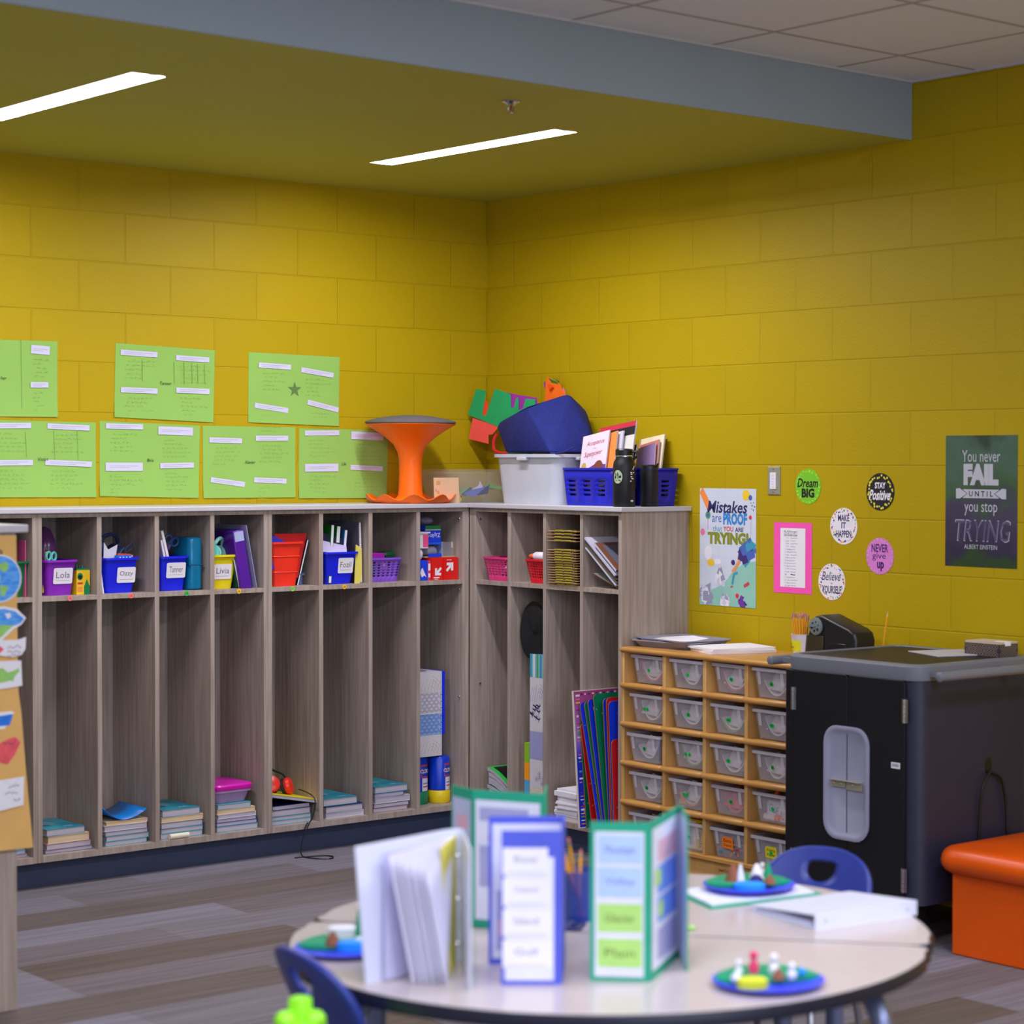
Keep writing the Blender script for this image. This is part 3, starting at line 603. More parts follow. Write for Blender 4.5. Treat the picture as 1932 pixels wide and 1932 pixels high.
def board(name, label, cat, base, h, d, th, lean, m, pages=None, rz=0.0, group=None, tilt=0.0):
    """upright folder, notebook or board standing on its bottom edge: depth d along y, leaning sideways by angle lean"""
    b = MB(); b.box(-th / 2, th / 2, -d / 2, d / 2, 0, h, pages or m)
    if pages: b.box(th / 2, th / 2 + 0.0012, -d / 2 - 0.001, d / 2, 0, h + 0.001, m).box(-th / 2 - 0.0012, -th / 2, -d / 2 - 0.001, d / 2, 0, h + 0.001, m)
    o = b.build(name, smooth=0); o.rotation_euler = Euler((tilt, lean, rz), 'XYZ'); o.location = base
    return tag(o, label, cat, group)
# first cubby
board('folder', 'pink folder standing at the right of the far left cubby', 'folder', (-2.4185, -0.215, SH), 0.215, 0.24, 0.004, 0.0, M('pink_card', (214, 86, 140), 0.6))
board('folder', 'dark green folder standing in the green bin at far left', 'folder', (-2.452, -0.20, SH + 0.006), 0.24, 0.2, 0.004, 0.03, M('dark_green_card', (8, 70, 50), 0.6))
board('paper_sheaf', 'white papers sticking up from the green bin at far left', 'paper', (-2.472, -0.225, SH + 0.006), 0.205, 0.2, 0.005, 0.05, paper)
# second cubby: purple bag, teal scissors, crayon box
clear_purple = M('clear_purple_vinyl', (96, 30, 110), 0.15, alpha=0.62)
b = MB()
b.loft([[(x * s, y * s2, z) for x, y in ((-0.045, -0.085), (0.04, -0.09), (0.05, 0.08), (-0.05, 0.085))] for s, s2, z in ((0.9, 0.9, 0.0), (1.1, 1.0, 0.09), (1.05, 0.95, 0.15), (0.7, 0.8, 0.2), (0.2, 0.5, 0.225))], clear_purple)
o = b.build('zipper_pouch', loc=(-2.285, -0.2, SH + 0.04), sub=1); tag(o, 'clear purple zipper pouch bulging out of the purple bin', 'pouch')
t = T('scissors', 'teal handled scissors poking out of the purple bin', 'scissors', (-2.30, -0.295, SH + 0.105), (0, 0.1, 0.3))
for s in (-1, 1): MB().tube([(s * (0.013 + 0.011 * math.cos(a)), 0, 0.045 + 0.016 * math.sin(a)) for a in [2 * PI * k / 12 for k in range(13)]], 0.0045, teal_pl).build('handle', t)
MB().box(-0.006, 0.006, -0.0012, 0.0012, -0.09, 0.03, chrome).build('blade', t)
t = T('pen', 'thin yellow pen leaning in the purple bin', 'pen', (-2.318, -0.285, SH + 0.1), (0, 0.08, 0)); MB().tube([(0, 0, -0.09), (0, 0, 0.068)], 0.0035, M('yellow_pen', (226, 196, 40), 0.4)).build('barrel', t); MB().tube([(0, 0, 0.068), (0, 0, 0.078)], 0.002, black_pl).build('tip', t)
t = T('crayon_box', 'yellow and green crayon box standing beside the purple bin', 'crayon box', (-2.179, -0.293, SH), 0.0)
cray_y = M('crayon_yellow', (238, 196, 20), 0.55); cray_g = M('crayon_green', (0, 128, 70), 0.55)
b = MB().box(-0.0275, 0.0275, -0.032, 0.032, 0, 0.094, cray_y); b.T = frame((0, -0.0325, 0), (1, 0, 0), (0, 0, 1))
b.add([(0.003, 0, 0), (0.0275, 0, 0), (0.0275, 0.03, 0), (0.0152, 0.06, 0), (0.003, 0.03, 0)], [(0, 1, 2, 3, 4)], cray_g)
b.disc(-0.013, 0.07, 0.0002, 0.012, cray_g, ry=0.014); b.disc(-0.013, 0.068, 0.0004, 0.008, black_pl); b.rect(-0.024, -0.002, 0.04, 0.048, 0.0002, red_i); b.rect(-0.024, -0.004, 0.012, 0.03, 0.0002, orange_i)
b.build('carton', t, smooth=0); MB().box(-0.025, 0.025, -0.026, 0.026, 0.094, 0.099, cray_g).build('flap', t)
for k, c in enumerate(((20, 90, 70), (60, 60, 70), (30, 110, 90))):
    MB().lathe([(0.004, 0.095), (0.004, 0.106), (0.0015, 0.114)], M('crayon_tip_%d' % k, c, 0.6), (-0.012 + k * 0.011, -0.004), 8).build('crayon', t)
b = MB().loft([[(x * s, y * s, z) for x, y in ((-0.04, -0.05), (0.035, -0.055), (0.04, 0.05), (-0.04, 0.05))] for s, z in ((1, 0), (1.05, 0.03), (0.9, 0.08), (0.5, 0.11))], M('clear_bag', (206, 206, 226), 0.1, alpha=0.35))
tag(b.build('plastic_bag', loc=(-2.185, -0.19, SH), sub=1), 'clear plastic bag behind the crayon box', 'bag')
# third cubby: headphones, papers, orange box
def headphones(label, loc, rot, band_m, cup_m, pad_m, r=0.07, cord=None):
    t = T('headphones', label, 'headphones', loc, rot)
    arc = [(r * math.cos(a), 0, r * math.sin(a)) for a in [PI * k / 16 for k in range(17)]]
    MB().tube(arc, 0.006, band_m).build('headband', t)
    MB().tube([(p[0] * 0.97, p[1], p[2] * 0.97) for p in arc[3:14]], 0.008, pad_m).build('headband_pad', t)
    for s in (-1, 1):
        b = MB(); b.T = Matrix.Translation((s * r, 0, -0.01)) @ Matrix.Rotation(s * PI / 2, 4, 'Y'); b.lathe([(0.02, 0.012), (0.033, 0.006), (0.036, -0.006), (0.034, -0.01)], cup_m); c = b.build('ear_cup', t)
        b = MB(); b.T = Matrix.Translation((s * r, 0, -0.01)) @ Matrix.Rotation(s * PI / 2, 4, 'Y'); b.lathe([(0.034, -0.01), (0.037, -0.018), (0.03, -0.026), (0.016, -0.024)], pad_m); b.build('ear_pad', c)
    if cord: MB().tube(cord, 0.0022, band_m, 6).build('cord', t)
    return t
blue_hp = M('dark_blue_plastic', (36, 74, 130), 0.4); navy_hp = M('slate_plastic', (62, 92, 140), 0.45)
headphones('dark blue headphones with a tangled cord in the third upper cubby', (-2.035, -0.235, SH + 0.172), (0.35, 0.2, 0.45), navy_hp, blue_hp, M('navy_foam', (26, 44, 84), 0.8), 0.062,
           [(0.06, 0, -0.02), (0.075, -0.03, 0.0), (0.09, -0.045, 0.035), (0.07, -0.05, 0.06), (0.045, -0.05, 0.03), (0.06, -0.055, -0.02), (0.03, -0.06, -0.045), (0.0, -0.06, -0.02), (0.02, -0.06, 0.03), (0.05, -0.06, 0.01), (0.055, -0.07, -0.05)])
b = MB().poly([(0, 0, 0), (0.05, 0, 0), (0.062, 0.088, 0), (0.02, 0.07, 0), (0.0, 0.1, 0)], paper, 0.001); o = b.build('folded_paper', mw=frame((-2.078, -0.29, SH + 0.10), (1, 0.12, 0.02), (-0.02, -0.1, 1)), smooth=0); tag(o, 'folded white papers sticking out of the blue bin with headphones', 'paper')
board('paper_sheaf', 'white papers wedged left of the blue headphone bin', 'paper', (-2.092, -0.23, SH), 0.13, 0.18, 0.006, -0.13, paper)
t = T('small_box', 'orange and tan carton lying in the blue headphone bin', 'box', (-1.985, -0.258, SH + 0.122), (0, 0.06, 0.1)); MB().box(-0.036, 0.024, -0.03, 0.03, -0.015, 0.03, M('orange_card', (238, 84, 30), 0.55)).build('carton', t); MB().box(0.0241, 0.034, -0.029, 0.029, -0.014, 0.026, M('tan_card', (220, 190, 150), 0.6)).build('end_flap', t)
t = T('card_box', 'small bright blue patterned box in the headphone bin', 'box', (-2.005, -0.305, SH + 0.125), (0, 0, 0)); b = MB().box(-0.026, 0.034, -0.012, 0.012, -0.02, 0.022, M('bright_blue_card', (40, 110, 214), 0.5))
for k in range(4): b.ball((-0.014 + k * 0.014, -0.012, 0.012), (0.003, 0.001, 0.005), paper, 8, 5)
b.build('carton', t)
# fourth cubby: notebooks, scissors, pencil case
for i, (x, lean, h, c, l) in enumerate(((-1.822, -0.24, 0.24, (232, 226, 210), 'cream composition book leaning left in the bin beside the pencil case'), (-1.842, -0.2, 0.2, (196, 184, 214), 'pale lilac notebook leaning left in the bin beside the pencil case'))):
    board('notebook', l, 'notebook', (x + 0.045, -0.215, SH + 0.006), h, 0.19, 0.008, lean, M('notebook_cover_%d' % i, c, 0.6), paper)
t = T('scissors', 'scissors with blue grips and red tips above the bin in the fourth cubby', 'scissors', (-1.775, -0.25, SH + 0.165), (0.2, 0.35, 0))
for s in (-1, 1): MB().tube([(s * (0.016 + 0.014 * math.cos(a)), 0, 0.035 + 0.018 * math.sin(a)) for a in [2 * PI * k / 12 for k in range(13)]], 0.005, blue_hp).build('handle', t)
MB().box(-0.006, 0.006, -0.0015, 0.0015, -0.12, 0.02, chrome).build('blade', t); MB().box(-0.03, -0.012, -0.006, 0.006, 0.0, 0.014, red_pl).build('grip_insert', t)
teal_clear = M('clear_teal_plastic', (0, 120, 166), 0.15, alpha=0.8)
t = T('pencil_case', 'translucent teal pencil case standing upright beside a blue bin', 'pencil case', (-1.693, -0.255, SH))
b = MB().loft([rr(0.07, 0.15, 0.02, z) if 0 else [(p[0] * s, p[1] * s, z) for p in rr(0.066, 0.15, 0.022, 0)] for s, z in ((0.86, 0), (0.98, 0.006), (1, 0.1), (1, 0.19), (0.96, 0.205), (0.82, 0.211))], teal_clear); b.build('case_body', t)
MB().box(-0.0335, 0.0335, -0.076, 0.0, 0.1, 0.104, M('teal_hinge', (0, 84, 130), 0.4)).build('seam', t)
b = MB()
for k, (x, z, q) in enumerate(((-0.018, 0.09, 0.06), (0.0, 0.1, 0.07), (0.014, 0.06, 0.05))): b.box(x - 0.005, x + 0.005, -0.07, -0.062, z - q, z + q, M('inside_%d' % k, ((0, 150, 190), (0, 60, 140), (60, 200, 210))[k], 0.5))
b.build('pencils', t)
# fifth cubby: teal headphones, purple binder, green folder
headphones('teal headphones lying in the yellow bin', (-1.572, -0.275, SH + 0.150), (0.3, 0.1, 0.75), teal_pl, teal_pl, M('pale_teal', (150, 222, 212), 0.6), 0.058)
vio = M('violet_vinyl', (84, 24, 150), 0.3)
t = T('binder', 'purple binder with clear pocket leaning right beside the yellow bin', 'binder', (-1.448, -0.235, SH), (0, -0.165, 0))
MB().box(-0.055, -0.004, -0.12, 0.12, 0, 0.245, vio).build('cover', t, bevel=0.004)
MB().box(-0.05, -0.008, -0.1212, -0.1202, 0.2, 0.24, M('clear_pocket', (170, 180, 220), 0.15)).build('spine_pocket', t)
b = MB().box(0.0, 0.004, -0.13, 0.11, 0.002, 0.262, M('clear_sleeve', (170, 170, 215), 0.12, alpha=0.55)); tag(b.build('plastic_sleeve', loc=(-1.438, -0.235, SH), rot=(0, -0.19, 0), smooth=0), 'clear plastic sleeve leaning on the purple binder', 'folder')
board('folder', 'dark green folder wedged between the yellow bin and the purple binder', 'folder', (-1.502, -0.24, SH), 0.12, 0.2, 0.006, -0.22, M('dark_green_card'), paper)
# sixth cubby: red folder and blue folder in the red bin
sheet('folder', 'red folder sticking out of the red bin', 'folder', [(-0.06, -0.08), (0.03, -0.08), (0.085, 0.105), (-0.075, 0.105)], M('red_card', (196, 16, 24), 0.5), 0.003, frame((-1.236, -0.295, SH + 0.112), (1, 0.02, 0), (0.02, 0.10, 1)))
sheet('folder', 'deep blue folder slanting down inside the red bin', 'folder', [(-0.07, -0.1), (0.06, -0.1), (0.06, -0.01), (0.0, 0.02), (-0.07, 0.05)], M('blue_card', (44, 44, 190), 0.5), 0.003, frame((-1.29, -0.318, SH + 0.172), (1, 0, 0), (0, 0.05, 1)))
board('notebook', 'black notebook with white pages leaning at the right of the red bin', 'notebook', (-1.204, -0.2, SH), 0.195, 0.2, 0.006, 0.26, M('black_card', (20, 18, 24), 0.5), paper)
b = MB(); open_bin(b, 0.03, 0.06, 0.034, 0.064, 0.05, M('clear_blue', (100, 130, 190), 0.2, alpha=0.5), r=0.006); tag(b.build('small_cup', loc=(-1.188, -0.26, SH)), 'small clear blue cup at the foot of the red bin', 'cup')
# seventh cubby: books in the blue bin, yellow folder, notebook
for i, (x, h, th, c, lean, y, l) in enumerate(((-1.062, 0.244, 0.012, (0, 120, 20), 0.06, -0.23, 'green topped workbook standing in the blue book bin, leftmost of its row'), (-1.03, 0.238, 0.016, (0, 110, 16), 0.08, -0.22, 'green backed workbook standing in the middle of the blue book bin'), (-1.0, 0.222, 0.012, (20, 90, 150), 0.10, -0.225, 'white edged workbook standing at the right of the blue book bin'))):
    board('workbook', l, 'book', (x, y, SH + 0.006), h, 0.19, th, lean, M('wk_%d' % i, c, 0.5), paper)
sheet('book', 'black covered book with white drawing slanting in the blue book bin', 'book', [(-0.07, -0.05), (0.055, -0.05), (0.055, 0.028), (-0.07, 0.048)], M('ink_black_card', (24, 20, 60), 0.45), 0.006, frame((-1.035, -0.312, SH + 0.165), (1, 0, -0.12), (0.1, 0.25, 1)))
sheet('book', 'purple and white booklet lying at the front of the blue book bin', 'book', [(-0.07, -0.03), (0.055, -0.03), (0.055, 0.006), (-0.02, 0.014), (-0.07, 0.022)], M('mauve_card', (200, 190, 226), 0.5), 0.008, frame((-1.035, -0.318, SH + 0.158), (1, 0, -0.1), (0.1, 0.35, 1)))
sheet('folder', 'pale yellow folder standing beside the blue book bin', 'folder', [(-0.02, 0.0), (0.008, 0.0), (0.02, 0.02), (0.024, 0.15), (-0.006, 0.165)], M('pale_yellow', (224, 212, 100), 0.5), 0.004, frame((-0.929, -0.335, SH), (1, 0.12, 0), (0, 0.05, 1)))
t = T('spiral_notebook', 'spiral notebook with white edge standing at the right of the book bin cubby', 'notebook', (-0.906, -0.215, SH), (0, -0.03, 0))
MB().box(-0.004, 0.004, -0.11, 0.11, 0, 0.262, M('grey_card', (110, 104, 116), 0.5)).build('cover', t, smooth=0)
MB().box(-0.0035, 0.0035, -0.113, -0.1102, 0.003, 0.258, paper).build('pages', t, smooth=0)
b = MB()
for k in range(30): b.tube([(-0.006, -0.111, 0.012 + k * 0.008), (0.0, -0.117, 0.0125 + k * 0.008), (0.006, -0.111, 0.012 + k * 0.008)], 0.001, white_pl, 5)
b.build('spiral', t)
# eighth cubby: lavender basket
def small_basket(label, m, loc, rz, w0=0.12, w1=0.155, h=0.104, d0=0.16, d1=0.2):
    t = T('basket', label, 'basket', loc, rz)
    b = MB(); basket_mesh(b, w0, d0, w1, d1, h, m); b.build('lattice_body', t, solid=0.0022, smooth=20)
    b = MB().loft([rr(w1 + 0.002, d1 + 0.002, 0.01, h - 0.01), rr(w1 + 0.012, d1 + 0.012, 0.014, h - 0.008), rr(w1 + 0.012, d1 + 0.012, 0.014, h), rr(w1 - 0.004, d1 - 0.004, 0.008, h), rr(w1 - 0.004, d1 - 0.004, 0.008, h - 0.01)], m, False, False); b.build('rim', t)
    return t
small_basket('lavender basket in the upper cubby left of the red boxes', lav_pl, (-0.773, -0.215, SH), 0, 0.134, 0.156)
t = T('small_box', 'magenta flat box lying on top of the lavender basket', 'box', (-0.825, -0.25, SH + 0.1), (0, 0.02, 0.1)); MB().box(-0.03, 0.055, -0.05, 0.03, -0.0, 0.025, M('magenta_card', (170, 30, 170), 0.4)).build('carton', t, bevel=0.002)
b = MB().rect(-0.025, 0.05, 0.006, 0.011, 0, white_i); 
t = T('marker_case', 'dark green case lying at the right of the lavender basket', 'case', (-0.722, -0.24, SH + 0.098), (0, 0.0, 0.15)); MB().box(-0.032, 0.03, -0.03, 0.03, 0.0, 0.03, M('glossy_green', (0, 84, 44), 0.15)).build('shell', t, bevel=0.008); MB().box(-0.0325, 0.0305, -0.0305, 0.0305, 0.012, 0.015, M('green_seam', (0, 60, 34), 0.3)).build('seam', t)
for k, (c, x, l) in enumerate((((30, 130, 110), -0.80, 'teal pouch inside the lavender basket'), ((190, 120, 200), -0.745, 'pink pouch inside the lavender basket'))):
    tag(MB().ball((0, 0, 0.045), (0.028, 0.07, 0.042), M('pouch_%d' % k, c, 0.5)).build('pouch', loc=(x, -0.215, SH + 0.003)), l, 'pouch')
# ninth cubby: cartons
redc = M('red_carton', (222, 26, 20), 0.45); bluec = M('blue_carton', (16, 66, 222), 0.45); whitec = M('white_carton', (230, 226, 232), 0.5)
def arrow(b, u, v, s, up=True):
    """broad white arrow mark pointing to a corner"""
    pts = [(-0.5, -0.32), (-0.32, -0.5), (0.12, -0.06), (0.12, -0.38), (0.4, -0.38), (0.4, 0.42), (-0.4, 0.42), (-0.4, 0.14), (-0.08, 0.14)]
    k = 1 if up else -1; b.poly([(u + k * p[0] * s, v + k * p[1] * s, 0.0004) for p in pts], whit)
def carton(label, x0, x1, y0, y1, z0, z1, m, deco=None, name='carton', lid=None):
    t = T(name, label, 'carton', ((x0 + x1) / 2, (y0 + y1) / 2, z0)); w = (x1 - x0) / 2; d = (y1 - y0) / 2; h = z1 - z0
    b = MB().box(-w, w, -d, d, 0, h, m)
    if deco: b.T = frame((0, -d - 0.0003, h / 2), (1, 0, 0), (0, 0, 1)); deco(b, w, h / 2)
    b.build('box', t, smooth=0)
    if lid: MB().box(-w - 0.0005, w + 0.0005, -d - 0.0005, d + 0.0005, h, h + 0.002, lid).build('flap', t)
    return t
carton('red carton with a white up arrow, rightmost in the carton cubby', -0.486, -0.409, -0.34, -0.12, SH, SH + 0.098, redc, lambda b, w, h: (arrow(b, 0.0 - 0.006, 0.008, 0.044), b.text('storage', -0.01, 0.038, 0.0004, 0.007, whit)))
carton('red carton with a white down arrow, second from the right in the carton cubby', -0.548, -0.488, -0.335, -0.12, SH, SH + 0.098, redc, lambda b, w, h: (arrow(b, 0.004, -0.012, 0.04, False), b.rect(-0.02, 0.012, -0.04, -0.036, 0.0004, whit), b.text('up&up', -0.005, -0.045, 0.0004, 0.008, whit)))
carton('narrow pink and red carton with a side label in the carton cubby', -0.564, -0.5495, -0.33, -0.12, SH, SH + 0.086, M('rose_carton', (226, 60, 90), 0.5), lambda b, w, h: (b.rect(-0.006, 0.006, 0.0, 0.03, 0.0004, whit), b.rect(-0.005, 0.005, -0.03, -0.012, 0.0004, whit)))
carton('blue carton with a white emblem at the left of the carton cubby', -0.62, -0.565, -0.33, -0.12, SH, SH + 0.088, bluec, lambda b, w, h: b.add([(0.0, 0.012, 0.0004), (0.02, -0.03, 0.0004), (0.01, -0.022, 0.0004), (-0.004, -0.03, 0.0004), (-0.012, -0.012, 0.0004), (-0.008, 0.004, 0.0004)], [(0, 1, 2, 3, 4, 5)], whit))
carton('open pale carton holding clear bags on the red cartons', -0.565, -0.405, -0.31, -0.14, SH + 0.0985, SH + 0.103, M('tan_tray', (186, 160, 130), 0.6))
t = T('zipper_bag', 'clear bag of craft pieces with a blue edge on the cartons', 'bag', (-0.515, -0.27, SH + 0.104)); MB().loft([[(x * s, y * s, z) for x, y in ((-0.04, -0.04), (0.04, -0.04), (0.036, 0.04), (-0.04, 0.04))] for s, z in ((0.9, 0), (1.0, 0.02), (0.7, 0.048))], M('clear_bag')).build('bag_body', t, sub=1); MB().box(-0.034, 0.034, -0.046, -0.042, -0.003, 0.012, bluec).build('blue_edge', t)
t = T('clear_box', 'clear plastic box standing on the red cartons at right', 'box', (-0.433, -0.26, SH + 0.104)); MB().box(-0.03, 0.034, -0.03, 0.03, 0, 0.06, M('clear_box_plastic', (190, 190, 206), 0.1, alpha=0.35)).build('shell', t); MB().box(-0.031, -0.026, -0.031, 0.03, 0, 0.062, M('pale_blue_edge', (150, 170, 220), 0.3)).build('edge_strip', t); MB().box(0.022, 0.0345, -0.031, -0.0302, 0.034, 0.06, M('cream_sticker', (216, 200, 176), 0.6)).build('price_sticker', t)
t = carton('blue and green bag carton with upside-down white lettering on top of the pile', -0.557, -0.474, -0.30, -0.16, SH + 0.166, SH + 0.238, bluec, lambda b, w, h: (b.text('Ziploc', 0.004, -0.006, 0.0004, 0.024, whit, 0.068, rot=PI + 0.12, fit=True), b.rect(-w, w, 0.018, h, 0.0003, M('green_band', (30, 130, 60), 0.5)), b.rect(-w, w, 0.016, 0.019, 0.0004, white_i)))
carton('flat blue carton flap lying under the upside-down carton', -0.545, -0.47, -0.30, -0.16, SH + 0.155, SH + 0.165, M('bright_flap', (24, 100, 240), 0.4))
t = T('gift_carton', 'white and pink window carton at the left of the pile', 'carton', (-0.588, -0.285, SH + 0.140)); MB().box(-0.03, 0.036, -0.03, 0.05, 0, 0.065, whitec).build('box', t); MB().box(-0.033, 0.045, -0.035, 0.05, 0.065, 0.072, whitec).build('lid', t); MB().box(0.008, 0.0365, -0.0306, -0.0301, 0.005, 0.06, M('rose_window', (236, 90, 140), 0.4)).build('window', t)
b = MB().lathe([(0.018, 0), (0.026, 0.012), (0.028, 0.03), (0.022, 0.045)], white_pl); tag(b.build('tape_roll', loc=(-0.592, -0.285, SH + 0.09)), 'white roll between the blue carton and the window carton', 'tape roll')
b = MB().ball((0, 0, 0.02), (0.03, 0.035, 0.018), M('clear_bag')); tag(b.build('plastic_wrap', loc=(-0.49, -0.21, SH + 0.238)), 'crumpled clear wrap on the topmost carton', 'bag')

# ================================================================== book stacks on the cubby floors (back wall)
BZ = 0.1285
CV = {'teal': M('cover_teal', (0, 124, 152), 0.35, c2=(40, 160, 176), scale=18), 'aqua': M('cover_aqua', (70, 170, 190), 0.4), 'blue': M('cover_blue', (20, 80, 170), 0.35), 'slate': M('cover_slate', (96, 110, 140), 0.5), 'cream': M('cover_cream', (232, 206, 166), 0.6), 'lilac': M('cover_lilac', (130, 110, 170), 0.45), 'navy': M('cover_navy', (28, 40, 110), 0.4), 'rose': M('cover_rose', (170, 120, 140), 0.5), 'white': M('cover_white', (220, 222, 232), 0.5), 'sky': M('cover_sky', (0, 136, 220), 0.35, c2=(20, 100, 190), scale=12)}
pages = M('page_edges', (196, 190, 200), 0.8, c2=(176, 170, 184), scale=6, stretch=(1, 1, 60)); cpages = M('cream_page_edges', (226, 202, 166), 0.8, c2=(206, 180, 146), scale=6, stretch=(1, 1, 60))
NAMEC = {'teal': 'teal', 'aqua': 'pale aqua', 'blue': 'blue', 'slate': 'slate grey', 'cream': 'cream', 'lilac': 'lilac', 'navy': 'navy', 'rose': 'dusty rose', 'white': 'white', 'sky': 'sky blue'}
def stack(xc, books, where, fy=-0.333, group=None):
    """books = list from the bottom: (cover, thickness, width, dx, turn)"""
    z = BZ; n = len(books)
    for i, (c, th, w, dx, rz) in enumerate(books):
        b = MB(); book_mesh(b, w, 0.25, th, CV[c], cpages if c == 'cream' else pages, spine='side' if i % 2 else 'side')
        if i == n - 1 and c == 'teal':
            b.disc(-0.02, 0.02, th + 0.0004, 0.04, M('cover_art', (90, 150, 170), 0.4), ry=0.05); b.disc(-0.035, -0.03, th + 0.0006, 0.02, M('cover_art_dark', (30, 90, 130), 0.4)); b.text('math', 0.03, -0.085, th + 0.0008, 0.014, white_i)
        o = b.build('workbook', loc=(xc + dx, fy + 0.125, z), rot=(0, 0, rz), smooth=0)
        tag(o, '%s workbook, %s, %s' % (NAMEC[c], ORD[n - 1 - i], where), 'book', 'workbooks stacked on the cubby floors'); z += th + 0.0004
    return z
stack(-2.252, [('slate', 0.014, 0.195, 0.006, 0.0), ('rose', 0.022, 0.185, 0.002, 0.03), ('cream', 0.03, 0.17, 0.004, 0.0), ('teal', 0.026, 0.16, -0.01, 0.03)], 'in the stack under the purple bin')
zt = stack(-2.005, [('aqua', 0.018, 0.178, 0.0, 0.0), ('aqua', 0.02, 0.184, 0.004, 0.02), ('slate', 0.018, 0.182, 0.002, 0.0), ('white', 0.022, 0.18, 0.0, -0.02), ('cream', 0.016, 0.178, 0.003, 0.0)], 'in the stack under the headphone bin')
b = MB(); N = 12; vs = []; fs = []
for i in range(N + 1):
    a = i / N; x = -0.1 + 0.19 * a; z = 0.002 + (0.055 * (1 - a / 0.45) ** 1.6 if a < 0.45 else 0.035 * ((a - 0.45) / 0.55) ** 2.2)
    for y in (-0.125, 0.11): vs.append((x, y, z))
    if i: fs.append((2 * i - 2, 2 * i - 1, 2 * i + 1, 2 * i))
b.add(vs, fs, CV['sky']); o = b.build('workbook', loc=(-2.005, -0.21, zt), solid=0.002, smooth=60); tag(o, 'bright blue workbook with curled cover lying on the stack under the headphone bin', 'book', 'workbooks stacked on the cubby floors')
zt = stack(-1.763, [('aqua', 0.022, 0.186, 0.0, 0.0), ('aqua', 0.018, 0.186, 0.002, 0.0), ('slate', 0.024, 0.186, 0.0, 0.02), ('cream', 0.022, 0.186, 0.003, 0.0), ('teal', 0.028, 0.17, -0.004, 0.02)], 'in the stack under the pencil case')
t = T('rolled_paper', 'rolled cream paper on the ledge in front of the stack under the pencil case', 'paper', (-1.785, -0.352, BZ), (0, 0, 0.0)); MB().tube([(-0.042, 0, 0.011), (0.042, 0, 0.0115)], 0.0105, M('cream_paper', (236, 230, 206), 0.7), 14).build('roll', t)
zt = stack(-1.51, [('aqua', 0.022, 0.19, 0.0, 0.0), ('blue', 0.016, 0.186, -0.002, 0.0), ('lilac', 0.014, 0.182, -0.004, 0.0), ('white', 0.018, 0.178, -0.004, 0.02), ('cream', 0.02, 0.176, -0.006, 0.0), ('aqua', 0.02, 0.155, -0.018, 0.03)], 'in the stack under the magenta-lidded box')
t = T('lunch_box', 'clear plastic box with a magenta lid on top of a book stack', 'box', (-1.525, -0.215, zt + 0.0005), 0.03)
b = MB(); open_bin(b, 0.15, 0.19, 0.175, 0.215, 0.052, M('clear_pink', (206, 170, 216), 0.15, alpha=0.5), r=0.03); b.build('tub', t)
MB().loft([rr(0.19, 0.23, 0.034, 0.0525), rr(0.196, 0.236, 0.036, 0.058), rr(0.196, 0.236, 0.036, 0.07), rr(0.186, 0.226, 0.034, 0.076), rr(0.12, 0.16, 0.03, 0.08)], M('magenta_lid', (214, 22, 176), 0.3)).build('lid', t)
q = random.Random(5); b = MB()
for k in range(60):
    x, y, z = q.uniform(-0.062, 0.062), q.uniform(-0.085, 0.08), q.uniform(0.004, 0.035); b.T = Matrix.Translation((x, y, z)) @ Euler((q.random() * 3, q.random() * 3, q.random() * 3)).to_matrix().to_4x4()
    b.box(-0.014, 0.014, -0.005, 0.005, -0.004, 0.004, M('bead_%d' % (k % 5), ((220, 140, 120), (120, 110, 140), (230, 200, 180), (90, 130, 160), (190, 90, 110))[k % 5], 0.5))
o = b.build('loose_crayons', loc=(-1.525, -0.215, zt + 0.003), rot=(0, 0, 0.03), smooth=0); tag(o, 'jumble of short crayons inside the magenta-lidded box', 'crayons', None, 'stuff')
zt = stack(-1.255, [('aqua', 0.018, 0.186, 0.0, 0.0), ('aqua', 0.016, 0.186, 0.0, 0.0), ('slate', 0.026, 0.184, -0.001, 0.0), ('navy', 0.018, 0.18, -0.002, 0.01)], 'in the stack under the red bin')
t = T('binder', 'yellow covered binder lying tilted on the stack under the red bin', 'binder', (-1.247, -0.225, zt + 0.018), (0, 0.2, 0))
MB().box(-0.112, 0.118, -0.12, 0.12, 0.012, 0.0155, M('yellow_card', (232, 214, 30), 0.4)).build('cover', t); MB().box(-0.11, 0.112, -0.118, 0.118, 0, 0.0118, pages).build('pages', t); MB().box(-0.112, 0.118, -0.12, 0.12, -0.003, -0.0001, M('black_card')).build('back_cover', t)
blk_pad = M('black_foam', (18, 16, 18), 0.7); red_gl = M('red_gloss', (236, 44, 30), 0.3)
t = T('headphones', 'black and red headphones lying on the yellow binder', 'headphones', (-1.262, -0.24, zt + 0.085), (0, 0.2, 0.15))
MB().tube([(-0.07 + 0.01, 0.0, 0.01), (-0.055, 0.03, 0.034), (0.0, 0.05, 0.045), (0.045, 0.035, 0.034), (0.062, 0.0, 0.005)], 0.0045, blk_pad).build('headband', t)
for s, yy in ((-1, -0.01), (1, -0.02)):
    b = MB(); b.T = Matrix.Translation((s * 0.042, yy, -0.012)) @ Matrix.Rotation(0.9 * s, 4, 'Y') @ Matrix.Rotation(0.9, 4, 'X'); b.lathe([(0.018, 0.016), (0.032, 0.012), (0.037, 0.0), (0.034, -0.01)], red_gl); c = b.build('ear_cup', t)
    b = MB(); b.T = Matrix.Translation((s * 0.042, yy, -0.012)) @ Matrix.Rotation(0.9 * s, 4, 'Y') @ Matrix.Rotation(0.9, 4, 'X'); b.lathe([(0.035, -0.01), (0.038, -0.022), (0.026, -0.028)], blk_pad); b.build('ear_pad', c)
